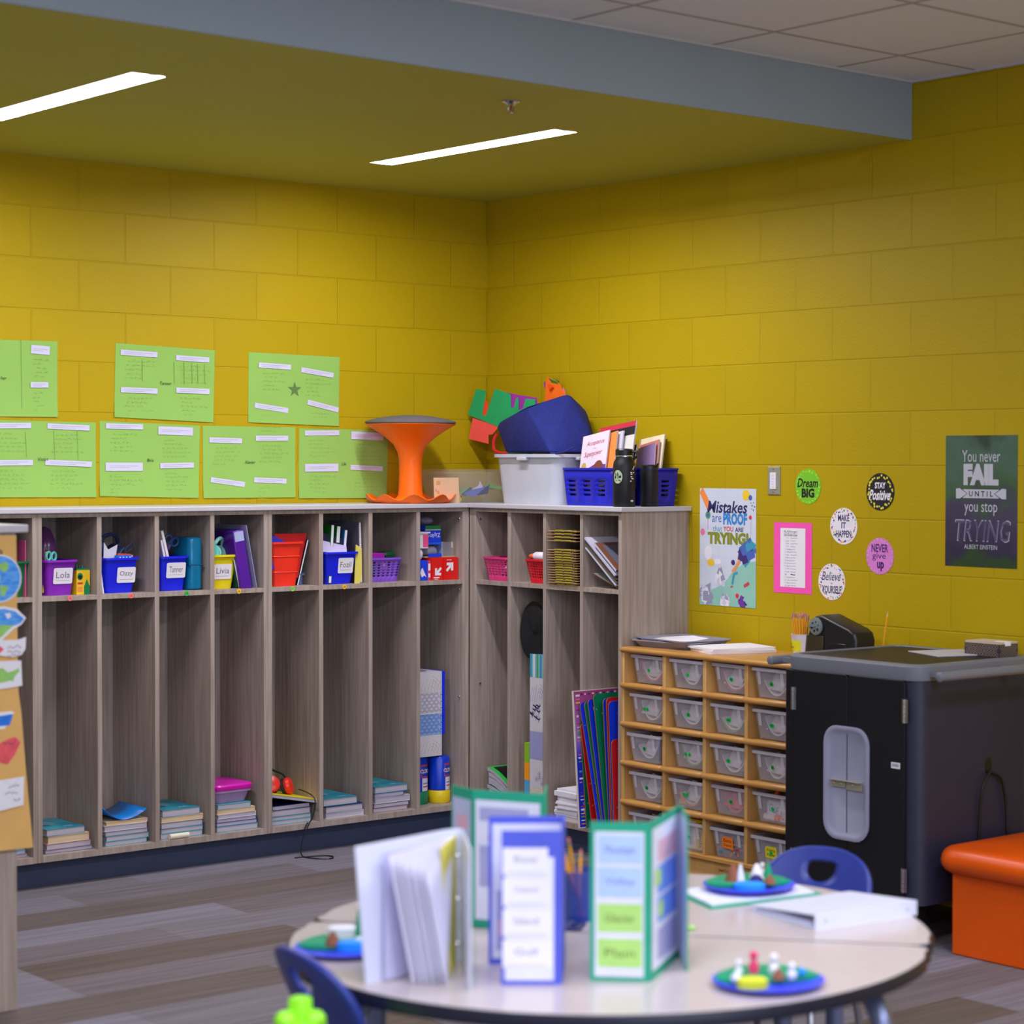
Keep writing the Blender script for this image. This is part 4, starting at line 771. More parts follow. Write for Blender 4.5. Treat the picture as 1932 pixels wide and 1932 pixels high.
pth = [(-1.2, -0.30, 0.262), (-1.188, -0.35, 0.252), (-1.178, -0.385, 0.235), (-1.176, -0.39, 0.2), (-1.19, -0.39, 0.15), (-1.215, -0.39, 0.12), (-1.235, -0.392, 0.075), (-1.25, -0.40, 0.03), (-1.262, -0.43, 0.006), (-1.25, -0.49, 0.004), (-1.22, -0.535, 0.004), (-1.19, -0.54, 0.004), (-1.165, -0.505, 0.004), (-1.18, -0.47, 0.004), (-1.215, -0.455, 0.004), (-1.25, -0.445, 0.004), (-1.30, -0.43, 0.004)]
def smooth_path(p, n=4):
    o = []; P = [Vector(a) for a in p]; P = [2 * P[0] - P[1]] + P + [2 * P[-1] - P[-2]]
    for i in range(1, len(P) - 2):
        for k in range(n):
            u = k / n; o.append(0.5 * ((2 * P[i]) + (-P[i - 1] + P[i + 1]) * u + (2 * P[i - 1] - 5 * P[i] + 4 * P[i + 1] - P[i + 2]) * u * u + (-P[i - 1] + 3 * P[i] - 3 * P[i + 1] + P[i + 2]) * u ** 3))
    return o + [P[-2]]
inv = t.matrix_basis.inverted(); MB().tube([inv @ p for p in smooth_path(pth)], 0.0026, black_pl, 6).build('cord', t)
b = MB(); b.T = inv; b.tube([(-1.208, -0.39, 0.132), (-1.216, -0.39, 0.121), (-1.224, -0.391, 0.106)], 0.007, black_pl, 8); b.build('volume_slider', t)
stack(-1.0, [('white', 0.022, 0.19, 0.006, 0.0), ('slate', 0.026, 0.186, 0.002, 0.02), ('navy', 0.004, 0.186, 0.0, 0.02), ('teal', 0.03, 0.168, -0.016, 0.0)], 'in the stack under the book bin')
stack(-0.758, [('rose', 0.018, 0.176, -0.004, 0.0), ('navy', 0.018, 0.18, 0.002, 0.0), ('white', 0.026, 0.182, 0.004, 0.02), ('blue', 0.018, 0.15, -0.01, 0.0), ('teal', 0.028, 0.172, -0.003, 0.03)], 'in the stack under the lavender basket')
stack(-2.485, [('rose', 0.012, 0.14, 0.0, 0.0), ('aqua', 0.016, 0.13, -0.003, 0.0)], 'in the far left stack behind the chart')
# tissue boxes and wipes in the ninth cubby
def tissue(label, loc, w, d, h, base, pat, style, rz=0.0, side=None):
    t = T('tissue_box', label, 'tissue box', loc, rz, group='stacked tissue boxes'); b = MB().box(-w / 2, w / 2, -d / 2, d / 2, 0, h, base)
    q = random.Random(int(abs(loc[2] * 1000)))
    def deco(W, H):
        if style == 'scallop':
            for r in range(6):
                for c in range(5):
                    u = -W + (c + 0.5 + 0.5 * (r % 2)) * 2 * W / 5.2; v = -H + 0.008 + r * 2 * H / 6.4; rad = min(0.012, W - abs(u) - 0.001)
                    for k in (1.0, 0.6):
                        if rad > 0.004: b.stroke([(u + rad * k * math.cos(a), min(H, v + rad * k * math.sin(a))) for a in [PI * i / 6 for i in range(7)]], 0.0004, 0.0016, pat)
        elif style == 'lines':
            for k in range(7): b.stroke([(-W + 0.004 + k * W * 0.26, -H + 0.004), (-W + 0.004 + k * W * 0.26, -H + 0.02), (min(W - 0.004, -W + 0.02 + k * W * 0.26), H * (0.2 + 0.1 * (k % 3)))], 0.0004, 0.0016, pat)
            for k in range(4): b.stroke([(W * 0.98 * math.cos(a) * (1 - k * 0.2) + 0.0, -H + 0.004 + 1.5 * H * (1 - k * 0.2) * math.sin(a)) for a in [0.15 + 1.2 * i / 6 for i in range(7)]], 0.0005, 0.0014, pat)
        elif style == 'leaf':
            for k in range(9):
                u, v = q.uniform(-W * 0.8, W * 0.8), q.uniform(-H * 0.8, H * 0.7); b.stroke([(u, v), (u + 0.006, v + 0.014), (u + 0.004, v + 0.028)], 0.0004, 0.0018, pat)
                for s in (-1, 1): b.add([(u + 0.004, v + 0.01, 0.0005), (u + s * 0.012, v + 0.016, 0.0005), (u + s * 0.014, v + 0.024, 0.0005), (u + 0.005, v + 0.016, 0.0005)], [(0, 1, 2, 3)], pat)
        elif style == 'stripes':
            for k in range(5): b.rect(-W + k * 2 * W / 5, -W + (k + 0.55) * 2 * W / 5, -H, H, 0.0003, (teal_i, white_i, green_i)[k % 3])
        elif style == 'flower':
            for k in range(5): u, v = q.uniform(-W * 0.7, W * 0.7), q.uniform(-H * 0.7, H * 0.7); [b.stroke([(u, v), (u + 0.014 * math.cos(a), v + 0.014 * math.sin(a))], 0.0004, 0.0012, pat) for a in [2 * PI * i / 8 for i in range(8)]]
        elif style == 'dash':
            for r in range(8):
                for c in range(5): b.rect(-W + 0.006 + c * W * 0.38, -W + 0.014 + c * W * 0.38, -H + 0.006 + r * H * 0.24, -H + 0.0085 + r * H * 0.24, 0.0004, pat)
    b.T = frame((0, -d / 2 - 0.0003, h / 2), (1, 0, 0), (0, 0, 1)); deco(w / 2, h / 2)
    b.T = frame((-w / 2 - 0.0003, 0, h / 2), (0, -1, 0), (0, 0, 1)); deco(d / 2, h / 2)
    b.disc(d / 2 - 0.03, -h * 0.1, 0.0008, 0.012, navy_i); b.text('tissue', d / 2 - 0.03, -h * 0.1, 0.0012, 0.005, whit)
    b.T = Matrix(); b.build('box', t, smooth=0)
    MB().disc(0, 0, h + 0.0006, 0.03, M('slot_film', (150, 150, 170), 0.3), ry=0.05).build('slot', t, smooth=0)
    if side: MB().box(w / 2, w / 2 + side[0], -d / 2, d / 2, 0, h, side[1]).build('side_panel', t, smooth=0)
    return t
tb = M('tissue_white', (214, 210, 216), 0.6); tgold = col('tissue_gold', (206, 186, 150)); tblue = col('tissue_blue', (60, 110, 200)); tgrey = col('tissue_grey', (140, 140, 168))
vz = 0.3405; bl = M('royal_blue_card', (10, 50, 236), 0.4)
for i, (base, pat, st, l) in enumerate(((tb, tgold, 'lines', 'cream patterned tissue box at the bottom of the tissue stack above the wipes'), (M('tissue_sky', (150, 180, 226), 0.6), tblue, 'scallop', 'blue scalloped tissue box, third from the top above the wipes'), (tb, tgrey, 'scallop', 'grey scalloped tissue box, second from the top above the wipes'), (tb, tgold, 'lines', 'cream line-patterned tissue box topmost of the stack above the wipes'))):
    tissue(l, (-0.533, -0.215, vz + i * 0.093), 0.13, 0.17, 0.0925, base, pat, st, side=(0.016, bl) if i else None)
def wipes(label, loc, cap_c, lab, rz=0.0):
    t = T('wipes_canister', label, 'canister', loc, rz)
    MB().lathe([(0.046, 0), (0.05, 0.006), (0.05, 0.05), (0.046, 0.056)], cap_c).build('coloured_base', t)
    b = MB().lathe([(0.044, 0.056), (0.047, 0.06), (0.047, 0.195), (0.04, 0.205), (0.012, 0.209)], M('deep_blue_canister', (8, 60, 200), 0.3)); b.build('body', t)
    b = MB()
    def wrap(a0, a1, z0, z1, m, r):
        n = 8; b.loft([[(r * math.cos(a0 + (a1 - a0) * i / n), r * math.sin(a0 + (a1 - a0) * i / n), z) for i in range(n + 1)] for z in (z0, z1)], m, False, False, closed=False)
    wrap(-1.2, -0.1, 0.058, 0.115, white_i, 0.0475); wrap(-1.3, -0.1, 0.118, 0.175, red_i, 0.0475); wrap(-1.25, -0.15, 0.124, 0.168, M('label_blue', (20, 70, 180), 0.4), 0.0479)
    for k, ch in enumerate('CLOROX'):
        a = -1.25 + k * 0.19; b.T = frame((0.0484 * math.cos(a), 0.0484 * math.sin(a), 0.146), (-math.sin(a), math.cos(a), 0), (0, 0, 1)); b.text(ch, 0, 0, 0, 0.017, whit)
    b.T = Matrix(); wrap(-1.1, -0.2, 0.075, 0.08, red_i, 0.0478); wrap(-1.1, -0.3, 0.09, 0.094, blue_i, 0.0478)
    b.build('label', t)
    return t
wipes('blue wipes canister with a yellow base beside the foreground boards', (-0.456, -0.262, BZ), M('canister_yellow', (236, 206, 20), 0.35), 'y', -0.35)
wipes('blue wipes canister with a green base, left of the yellow one', (-0.556, -0.235, BZ), M('canister_green', (20, 130, 90), 0.35), 'g', -0.45)
# ================================================================== cubbies of the right wall lockers
RZ = -PI / 2
small_basket('pink basket in the upper cubby nearest the wall corner', pink_pl, (-0.262, -0.546, SH), RZ, 0.125, 0.165)
b = MB().loft([[(x * s, y * s, z) for x, y in ((-0.03, -0.02), (0.03, -0.024), (0.026, 0.02), (-0.03, 0.02))] for s, z in ((1.0, 0), (0.8, 0.03), (0.9, 0.06), (0.5, 0.075))], M('white_tissue', (214, 210, 222), 0.7)); tag(b.build('crumpled_tissue', loc=(-0.285, -0.568, SH + 0.085), rot=RZ, sub=1), 'crumpled white tissue poking out of the pink basket', 'tissue')
for k, (c, y, z) in enumerate((((190, 190, 220), -0.545, 0.03), ((90, 50, 150), -0.535, 0.012), ((230, 100, 60), -0.575, 0.016))):
    tag(MB().ball((0, 0, 0.02), (0.02, 0.05, 0.02), M('bow_%d' % k, c, 0.5), 10, 6).build('craft_bow', loc=(-0.27, y, SH + z), rot=RZ), ('pale lilac', 'violet', 'orange')[k] + ' craft bundle inside the pink basket', 'craft')
small_basket('red basket holding a glue bottle in an upper right cubby', dred_pl, (-0.262, -0.822, SH), RZ, 0.08, 0.113)
t = T('glue_bottle', 'white glue bottle with an orange tip lying on the red basket', 'glue bottle', (-0.335, -0.785, SH + 0.116), (0, 0, RZ))
b = MB(); b.T = Matrix.Rotation(PI / 2, 4, 'Y'); b.lathe([(0.014, 0.01), (0.019, 0.02), (0.02, 0.08), (0.018, 0.085)], white_pl, n=16); b.build('bottle', t)
b = MB(); b.T = Matrix.Rotation(PI / 2, 4, 'Y'); b.lathe([(0.013, 0.012), (0.011, -0.008), (0.005, -0.028), (0.003, -0.03)], orange_pl, n=14); b.build('cap', t)
tag(MB().ball((0, 0, 0), (0.03, 0.05, 0.028), M('clear_wrap', (220, 220, 228), 0.2, alpha=0.7)).build('plastic_bag', loc=(-0.27, -0.85, SH + 0.115), rot=RZ), 'pale plastic bag behind the glue bottle in the red basket', 'bag')
# clipboards
hard = M('hardboard_brown', (178, 138, 92), 0.6, var=0.1); brass = M('brassy_clip', (196, 184, 60), 0.4, 0.2)
WN = ['topmost', 'second', 'third', 'fourth', 'fifth', 'sixth', 'seventh', 'eighth', 'ninth', 'tenth', 'eleventh', 'twelfth', 'thirteenth', 'fourteenth', 'fifteenth', 'sixteenth', 'seventeenth', 'eighteenth', 'lowest']
proto = T('clipboard', '', 'clipboard', (0, 0, 0), RZ, group='clipboards stacked in the upper right cubby')
MB().box(-0.098, 0.096, 0.0, 0.3, 0, 0.0035, hard).build('board', proto)
b = MB().box(-0.045, 0.002, -0.002, 0.03, 0.0035, 0.0072, brass).box(0.014, 0.062, -0.002, 0.03, 0.0035, 0.0072, brass).box(0.0, 0.016, 0.008, 0.024, 0.0035, 0.0075, black_pl)
b.ball((0.073, 0.0, 0.006), (0.003, 0.003, 0.003), chrome, 8, 5); b.build('clip', proto)
q = random.Random(2); zs = [SH + 0.0105 * i for i in range(15)] + [SH + 0.186, SH + 0.2, SH + 0.2135, SH + 0.2265]
for i, z in enumerate(zs):
    lab = 'brown clipboard, %s in the stack of clipboards' % (WN[18 - i] + ('' if 18 - i in (0, 18) else ' from the top'))
    loc = (-0.37 + q.uniform(-0.006, 0.004), -1.03 + (0.0 if i < 15 else 0.0) + 0.0006 * i - (0.006 if i == 0 else 0), z); rot = (0, 0, RZ + q.uniform(-0.012, 0.012))
    if i == 0: proto.location = loc; proto.rotation_euler = rot; proto['label'] = lab
    else: inst(proto, loc, rot, lab)
# leaning whiteboards
silver = M('silver_white_board', (196, 194, 212), 0.35, var=0.02); brownf = M('brown_frame', (120, 76, 56), 0.5); dgrey = M('dark_grey_keys', (98, 100, 118), 0.5)
def lean_board(label, top, L, ang, th, m, edge, face=None, name='whiteboard'):
    t = T(name, label, 'board', top, (0, ang, RZ), group=None)
    MB().box(0, L, 0.0, 0.29, -th, 0, m).build('panel', t, smooth=0, bevel=0.001)
    MB().box(-0.001, L, -0.0015, 0.0, -th, 0, edge).build('front_edge', t, smooth=0)
    if face: MB().box(0.02, L - 0.01, 0.03, 0.27, 0.0002, 0.0015, face).build('face_inset', t, smooth=0)
    return t
A0 = 0.65
for i, (dy, z, L, th, m, e, f, l) in enumerate(((0.0, 1.284, 0.245, 0.006, silver, silver, None, 'silver board lowest of the steep leaning pile in the rightmost upper cubby'), (0.0, 1.298, 0.252, 0.006, M('olive_board', (100, 92, 62), 0.5), M('olive_board'), None, 'olive brown board in the leaning pile, second from the bottom'), (0.002, 1.309, 0.25, 0.004, M('dark_board', (70, 60, 74), 0.5), M('dark_board'), None, 'dark thin board in the middle of the leaning pile'), (0.004, 1.326, 0.245, 0.009, silver, silver, None, 'thick silver board, second from the top of the leaning pile'), (-0.055, 1.305, 0.178, 0.008, brownf, silver, dgrey, 'brown framed board with a grey inset on top of the leaning pile'))):
    lean_board(l, (-0.362, -1.172 + dy, z), L, A0, th, m, e, f)
lean_board('thin grey board leaning at a low angle under the pile in the rightmost upper cubby', (-0.35, -1.205, 1.178), 0.175, 0.33, 0.003, M('grey_green_board', (130, 138, 128), 0.5), brownf)
# hat
felt = M('black_felt', (10, 10, 14), 0.9, var=0.2, bump=0.2)
t = T('hat', 'black round hat hanging in the lower cubby beside the tissue boxes', 'hat', (-0.283, -0.778, 0.905), (0, 0, RZ))
b = MB(); b.T = Matrix.Rotation(PI / 2, 4, 'X') @ Matrix.Rotation(0.25, 4, 'Z')
b.loft([[(r * math.cos(2 * PI * i / 28) * (0.106 / 0.135), r * math.sin(2 * PI * i / 28), z + 0.006 * math.sin(4 * PI * i / 28)) for i in range(28)] for r, z in ((0.01, 0.05), (0.09, 0.052), (0.125, 0.045), (0.135, 0.03), (0.12, 0.02), (0.07, 0.02))], felt); b.build('brim', t)
b = MB(); b.T = Matrix.Rotation(PI / 2, 4, 'X'); b.lathe([(0.07, 0.02), (0.066, -0.03), (0.05, -0.055), (0.01, -0.06)], felt); b.build('crown', t)
# tissue boxes of the second lower cubby, a tall striped box beside them
zz = 0.1285
for i, (h, base, pat, st, l) in enumerate(((0.112, M('tissue_cream', (222, 214, 186), 0.6), tgold, 'dash', 'cream dashed tissue box at the bottom of the stack under the hat'), (0.122, tb, tgrey, 'flower', 'white tissue box with grey flower print, second from the bottom under the hat'), (0.12, M('tissue_lavender', (160, 160, 206), 0.6), tgrey, 'none', 'plain lavender tissue box in the middle of the stack under the hat'), (0.122, tb, navy_i, 'leaf', 'white tissue box with dark leaf print in the stack under the hat'), (0.11, tb, tgrey, 'lines', 'white sketch-patterned tissue box, second from the top under the hat'), (0.1, M('tissue_teal', (120, 190, 210), 0.6), teal_i, 'stripes', 'blue and green striped tissue box right under the hat'))):
    tissue(l, (-0.25, -0.825, zz), 0.115, 0.18, h - 0.0005, base, pat, st, RZ); zz += h
t = T('striped_box', 'tall narrow box in lime, orange, blue and yellow beside the tissue stack', 'box', (-0.26, -0.7465, 0.1285), RZ)
b = MB()
for z0, z1, c in ((0, 0.075, (226, 220, 0)), (0.075, 0.14, (90, 170, 210)), (0.14, 0.215, (250, 160, 20)), (0.215, 0.3, (140, 190, 40))): b.box(-0.0175, 0.0175, -0.08, 0.08, z0, z1, M('stripe_%d' % c[0], c, 0.5))
b.T = frame((0, -0.0803, 0), (1, 0, 0), (0, 0, 1)); b.disc(0.004, 0.06, 0, 0.009, ink); b.build('carton', t, smooth=0)
# floppy notebooks
def floppy(label, loc, w, d, th, m, drop, top=None, group=None):
    b = MB(); N = 8; rows = []
    for i in range(N + 1):
        u = i / N; x = w * u; z = -drop * u ** 1.5; rows.append((x, z))
    for (zo, t_, mm) in ((0, th, pages), (th, 0.0015, m), (-0.0015, 0.0015, m)):
        ring = []; 
        for y in (-d / 2, d / 2):
            ring.append([(x, y, z + zo) for x, z in rows] + [(x, y, z + zo + t_) for x, z in reversed(rows)])
        b.loft(ring, mm)
    if top:
        N2 = len(rows); vs = []; fs = []
        for i in range(1, N2):
            for y in (-d / 2 + 0.02, d / 2 - 0.02): vs.append((rows[i][0], y, rows[i][1] + th + 0.003))
            if i > 1: fs.append((2 * i - 4, 2 * i - 3, 2 * i - 1, 2 * i - 2))
        b.add(vs, fs, top)
    return tag(b.build('notebook', loc=loc, rot=RZ, smooth=30), label, 'notebook', group)
grn = M('green_notebook', (40, 190, 70), 0.4); dgr = M('deep_green_notebook', (0, 110, 80), 0.4); plumn = M('plum_notebook', (110, 40, 110), 0.5)
z = 0.1285 + 0.012
for i, (m, th, drop, dx, top, l) in enumerate(((dgr, 0.02, 0.012, 0.0, None, 'green edged notebook at the bottom of the floppy pile'), (CV['white'], 0.022, 0.03, 0.01, None, 'white notebook near the bottom of the floppy pile'), (dgr, 0.016, 0.045, -0.004, None, 'deep green notebook in the middle of the floppy pile'), (CV['white'], 0.024, 0.055, 0.006, None, 'white notebook above the deep green one in the floppy pile'), (plumn, 0.018, 0.06, 0.006, None, 'plum edged notebook under the topmost one of the floppy pile'), (grn, 0.014, 0.06, -0.004, black_pl, 'green bordered notebook with a black cover topmost of the floppy pile'))):
    floppy(l, (-0.245, -0.488 - dx, z + (0.012 if i else 0)), 0.142, 0.22, th, m, min(drop, z - 0.13), top, 'floppy notebooks'); z += th + 0.006
# paper reams
zp = 0.1285
for i, (h, dx, rz, l) in enumerate(((0.05, 0.0, 0.0, 'lower'), (0.03, 0.014, 0.05, 'middle'), (0.05, 0.006, -0.03, 'upper'))):
    b = MB()
    q = random.Random(i)
    for k in range(5): o = q.uniform(-0.006, 0.006); b.box(-0.075 + o, 0.075, -0.11 + o, 0.11, k * h / 5, (k + 1) * h / 5, paper)
    tag(b.build('paper_stack', loc=(-0.245 - (0.005 if i == 1 else 0), -1.04 - dx + 0.005, zp), rot=RZ + rz, smooth=0), l + ' part of the white paper pile left of the tall letter board', 'paper', 'loose paper pile'); zp += h + 0.0005
# tall letter board and game boards
def grad_board():
    m = bpy.data.materials.new('pink_to_blue_print'); m.use_nodes = True; nt = m.node_tree; bs = nt.nodes['Principled BSDF']; tc = nt.nodes.new('ShaderNodeTexCoord'); s = nt.nodes.new('ShaderNodeSeparateXYZ'); nt.links.new(tc.outputs['Object'], s.inputs[0])
    mr = nt.nodes.new('ShaderNodeMapRange'); mr.inputs[1].default_value = 0.05; mr.inputs[2].default_value = 0.57; nt.links.new(s.outputs[2], mr.inputs[0]); cr = nt.nodes.new('ShaderNodeValToRGB'); nt.links.new(mr.outputs[0], cr.inputs[0]); e = cr.color_ramp.elements
    e[0].color = rgb((14, 40, 200)); e[0].position = 0.45; e[1].color = rgb((176, 60, 120)); e[1].position = 1.0; x = e.new(0.62); x.color = rgb((164, 120, 200)); nt.links.new(cr.outputs[0], bs.inputs['Base Color']); return m
tilt = math.atan2(0.045, 0.56)
b = MB().box(-0.004, 0.004, 0.0, 0.28, 0, 0.565, M('board_edge_cream', (220, 206, 200), 0.6))
b.T = frame((0.0042, 0.0, 0.0), (0, 1, 0), (0, 0, 1)); b.rect(0.004, 0.278, 0.004, 0.561, 0, grad_board())
q = random.Random(11)
for k in range(38):
    v = 0.54 - k * 0.0142; c = CONF[k % 8] if k % 3 else white_i
    if q.random() < 0.75: b.rect(0.012, 0.012 + q.uniform(0.012, 0.03), v, v + q.uniform(0.003, 0.009), 0.0005, c)
for k in range(12): b.rect(0.04 + k * 0.02, 0.04 + k * 0.02 + q.uniform(0.006, 0.016), 0.545, 0.552, 0.0005, white_i if k % 2 else dpur_i)
for k, ch in enumerate('QPXZO'): b.text(ch, 0.03, 0.07 - k * 0.012 + 0.03, 0.0006, 0.011, (white_i, red_i, yel_i)[k % 3])
o = b.build('letter_board', smooth=0); o.location = (-0.43, -1.213, 0.1285); o.rotation_euler = Euler((0, -tilt, RZ), 'XYZ'); tag(o, 'tall pink and blue board edged with small symbols, sticking out of the rightmost cubby', 'board')
gm = {'blue': M('game_blue', (12, 52, 214), 0.4), 'green': M('game_green', (0, 118, 80), 0.4), 'red': M('game_red', (200, 16, 34), 0.4), 'brown': M('game_back', (146, 100, 52), 0.6)}
def game_board(label, y0, y1, z1, c, fx=-0.415, d=0.27, th=0.004):
    H = z1 - 0.1285; lean = math.atan2(y1 - y0, H); L = math.hypot(H, y1 - y0)
    b = MB(); pts = [(0, 0), (d, 0), (d, L)] + [(0.02 + 0.02 * math.cos(a), L - 0.02 + 0.02 * math.sin(a)) for a in [PI / 2 + PI / 2 * i / 4 for i in range(5)]]
    n = len(pts); b.T = frame((-th / 2, 0, 0), (0, 1, 0), (0, 0, 1))
    b.poly([(p[0], p[1], 0) for p in pts], gm['brown'], th); b.poly([(p[0], p[1], th + 0.0003) for p in pts], gm[c])
    q = random.Random(len(label))
    for k in range(int(26)):
        u, v = q.uniform(0.01, d - 0.02), q.uniform(0.02, L - 0.03); a = q.uniform(0, PI); r = q.uniform(0.004, 0.008); b.stroke([(u + r * math.cos(a + j * 0.5), v + r * math.sin(a + j * 0.5)) for j in range(4)], th + 0.0006, 0.0016, lgrey_i)
    o = b.build('game_board', smooth=0); o.location = (fx, y0, 0.1285); o.rotation_euler = Euler((0, -lean, RZ), 'XYZ'); return tag(o, label, 'board', 'printed boards leaning in the rightmost cubby')
game_board('olive backed printed board just right of the pink and blue letter board', -1.225, -1.18, 0.58, 'green', -0.40)
game_board('red printed board low between the letter board and the first blue board', -1.275, -1.195, 0.56, 'red', -0.41)
game_board('blue printed board leaning furthest left, with a rounded top corner', -1.325, -1.195, 0.645, 'blue', -0.415)
game_board('green printed board hidden just behind the leftmost blue board', -1.334, -1.212, 0.65, 'green', -0.405)
game_board('short blue printed board peeking out left of the wide green one', -1.343, -1.235, 0.66, 'blue', -0.405)
game_board('wide green printed board in the middle of the leaning boards', -1.352, -1.265, 0.685, 'green', -0.40)
game_board('narrow blue printed board right of the wide green one', -1.362, -1.318, 0.67, 'blue', -0.392)
game_board('red printed board peeking above the right blue board', -1.368, -1.335, 0.675, 'red', -0.388)
game_board('blue printed board at the right, upright beside the cubby wall', -1.375, -1.345, 0.66, 'blue', -0.385)
game_board('short red printed board rightmost of the leaning boards', -1.3825, -1.362, 0.505, 'red', -0.383)

# ================================================================== on the countertops
stool_o = M('stool_orange', (255, 112, 0), 0.4, var=0.03); seat_g = M('stool_grey_pad', (96, 92, 98), 0.8, var=0.1, scale=120)
t = T('wobble_stool', 'orange wobble stool with a grey padded seat standing on the countertop', 'stool', (-0.566, -0.200, CZ))
b = MB(); n = 72
prof = [(0.145, 0.0), (0.172, 0.002), (0.184, 0.01), (0.200, 0.028), (0.196, 0.030), (0.178, 0.013), (0.12, 0.010), (0.07, 0.016), (0.056, 0.03), (0.052, 0.06), (0.0500, 0.13), (0.051, 0.19), (0.058, 0.226), (0.074, 0.256), (0.108, 0.288), (0.16, 0.323), (0.1985, 0.346), (0.196, 0.348)]
rings = []
for r, z in prof:
    ring = []
    for i in range(n):
        a = 2 * PI * i / n; wz = 0.5 + 0.5 * math.cos(9 * a); k = max(0, min(1, (r - 0.17) / 0.028)) if z < 0.05 else 0
        rr_ = r * (1 - 0.05 * k * (1 - wz)); ring.append((rr_ * math.cos(a), rr_ * math.sin(a), z + k * 0.026 * (wz - 0.55) if z > 0.005 else z))
    rings.append(ring)
b.loft(rings, stool_o); b.build('body', t)
MB().lathe([(0.19, 0.3485), (0.2, 0.351), (0.2, 0.356), (0.185, 0.363), (0.14, 0.374), (0.08, 0.383), (0.03, 0.3865), (0.005, 0.387)], seat_g, n=48).build('seat_pad', t)
# clear bin with card in the corner
t = T('clear_bin', 'clear plastic bin of paper scraps in the corner behind the stool', 'bin', (-0.235, -0.185, CZ), 0.0)
clearp = M('clear_plastic', (214, 212, 204), 0.12, alpha=0.13)
b = MB(); open_bin(b, 0.36, 0.19, 0.42, 0.24, 0.138, clearp, r=0.03, lip=0.009); b.build('tub', t)
b = MB().loft([rr(0.438, 0.258, 0.035, 0.139), rr(0.442, 0.262, 0.036, 0.147), rr(0.40, 0.22, 0.03, 0.15)], clearp); b.build('lid', t)
q = random.Random(4)
for k, (c, n_) in enumerate((((232, 216, 70), 'yellow'), ((240, 150, 80), 'orange'), ((70, 180, 110), 'green'), ((60, 90, 190), 'blue'), ((206, 200, 220), 'white'), ((150, 200, 110), 'lime'))):
    x, y = (-0.12 + k * 0.045), q.uniform(-0.05, 0.05); b = MB(); pts = [(0.075 * math.cos(a) * q.uniform(0.7, 1.2), 0.05 * math.sin(a) * q.uniform(0.6, 1.2), 0.022 * math.sin(2 * a + k)) for a in [2 * PI * i / 7 for i in range(7)]]
    b.poly(pts, M('scrap_' + n_, c, 0.6)); tag(b.build('paper_scrap', loc=(-0.235 + x, -0.19 + y, CZ + 0.024 + 0.008 * k), rot=(q.uniform(-0.2, 0.6), 0.2, k), smooth=0), n_ + ' paper scrap inside the clear corner bin', 'paper', 'paper scraps in the corner bin')
b = MB().box(-0.062, 0.062, -0.002, 0.002, 0, 0.112, M('tan_card_paper', (214, 176, 138), 0.7)); b.T = frame((0, -0.0023, 0), (1, 0, 0), (0, 0, 1)); b.rect(-0.05, -0.03, 0.08, 0.098, 0, M('card_print', (198, 150, 90), 0.7)); b.rect(-0.056, -0.05, 0.05, 0.062, 0, grey_i); b.rect(-0.048, -0.036, 0.04, 0.055, 0, M('card_print'))
o = b.build('card', loc=(-0.455, -0.318, CZ), smooth=0); o.rotation_euler = Euler((-0.06, 0, -0.12)); tag(o, 'tan card standing between the orange stool and the clear corner bin', 'card')
# translucent tub
t = T('storage_tub', 'large translucent white tub standing in the wall corner on the countertop', 'tub', (-0.180, -0.715, CZ), RZ)
frost = M('frosted_plastic', (206, 210, 222), 0.35, alpha=0.82, var=0.03)
b = MB(); open_bin(b, 0.40, 0.27, 0.45, 0.30, 0.216, frost, r=0.05, lip=0.016, liph=0.014, t=0.004); b.build('tub', t)
for s in (-1, 1): MB().box(s * 0.245 - 0.012, s * 0.245 + 0.012, -0.06, 0.06, 0.19, 0.2035, frost).build('handle_lug', t, bevel=0.003)
MB().box(-0.03, 0.03, -0.172, -0.15, 0.188, 0.2025, frost).build('front_lug', t, bevel=0.003)
for k, (c, y, z, r) in enumerate((((240, 130, 60), -0.62, 0.12, 0.035), ((236, 110, 80), -0.83, 0.1, 0.035), ((120, 120, 190), -0.75, 0.05, 0.05), ((210, 170, 80), -0.66, 0.06, 0.045), ((200, 90, 90), -0.72, 0.1, 0.03))):
    tag(MB().ball((0, 0, 0), (r, r * 0.8, r), M('tub_fill_%d' % k, c, 0.7)).build('craft_ball', loc=(-0.25, y, CZ + z)), ('orange', 'coral', 'violet', 'ochre', 'red')[k] + ' shape showing through the translucent tub', 'craft')
# navy fabric bag
def hull(name, pts, m, parent=None, loc=(0, 0, 0), bevel=0.008):
    me = bpy.data.meshes.new(name); bm = bmesh.new()
    for p in pts: bm.verts.new(p)
    r = bmesh.ops.convex_hull(bm, input=bm.verts); bmesh.ops.delete(bm, geom=[v for v in bm.verts if not v.link_faces], context='VERTS'); bmesh.ops.recalc_face_normals(bm, faces=bm.faces)
    bmesh.ops.bevel(bm, geom=list(bm.edges), offset=bevel, segments=2, affect='EDGES', profile=0.5)
    for f in bm.faces: f.smooth = True
    bm.to_mesh(me); bm.free(); me.materials.append(m); o = bpy.data.objects.new(name, me); COL.objects.link(o); o.location = loc
    if parent: o.parent = parent
    return o
navy_f = M('navy_fabric', (17, 30, 112), 0.85, var=0.12, scale=30, bump=0.3, bscale=90)
t = T('fabric_bag', 'navy fabric cube lying tilted on top of the translucent tub', 'fabric cube', (-0.18, -0.7, CZ + 0.217)); o0 = Vector((-0.18, -0.7, CZ + 0.217))
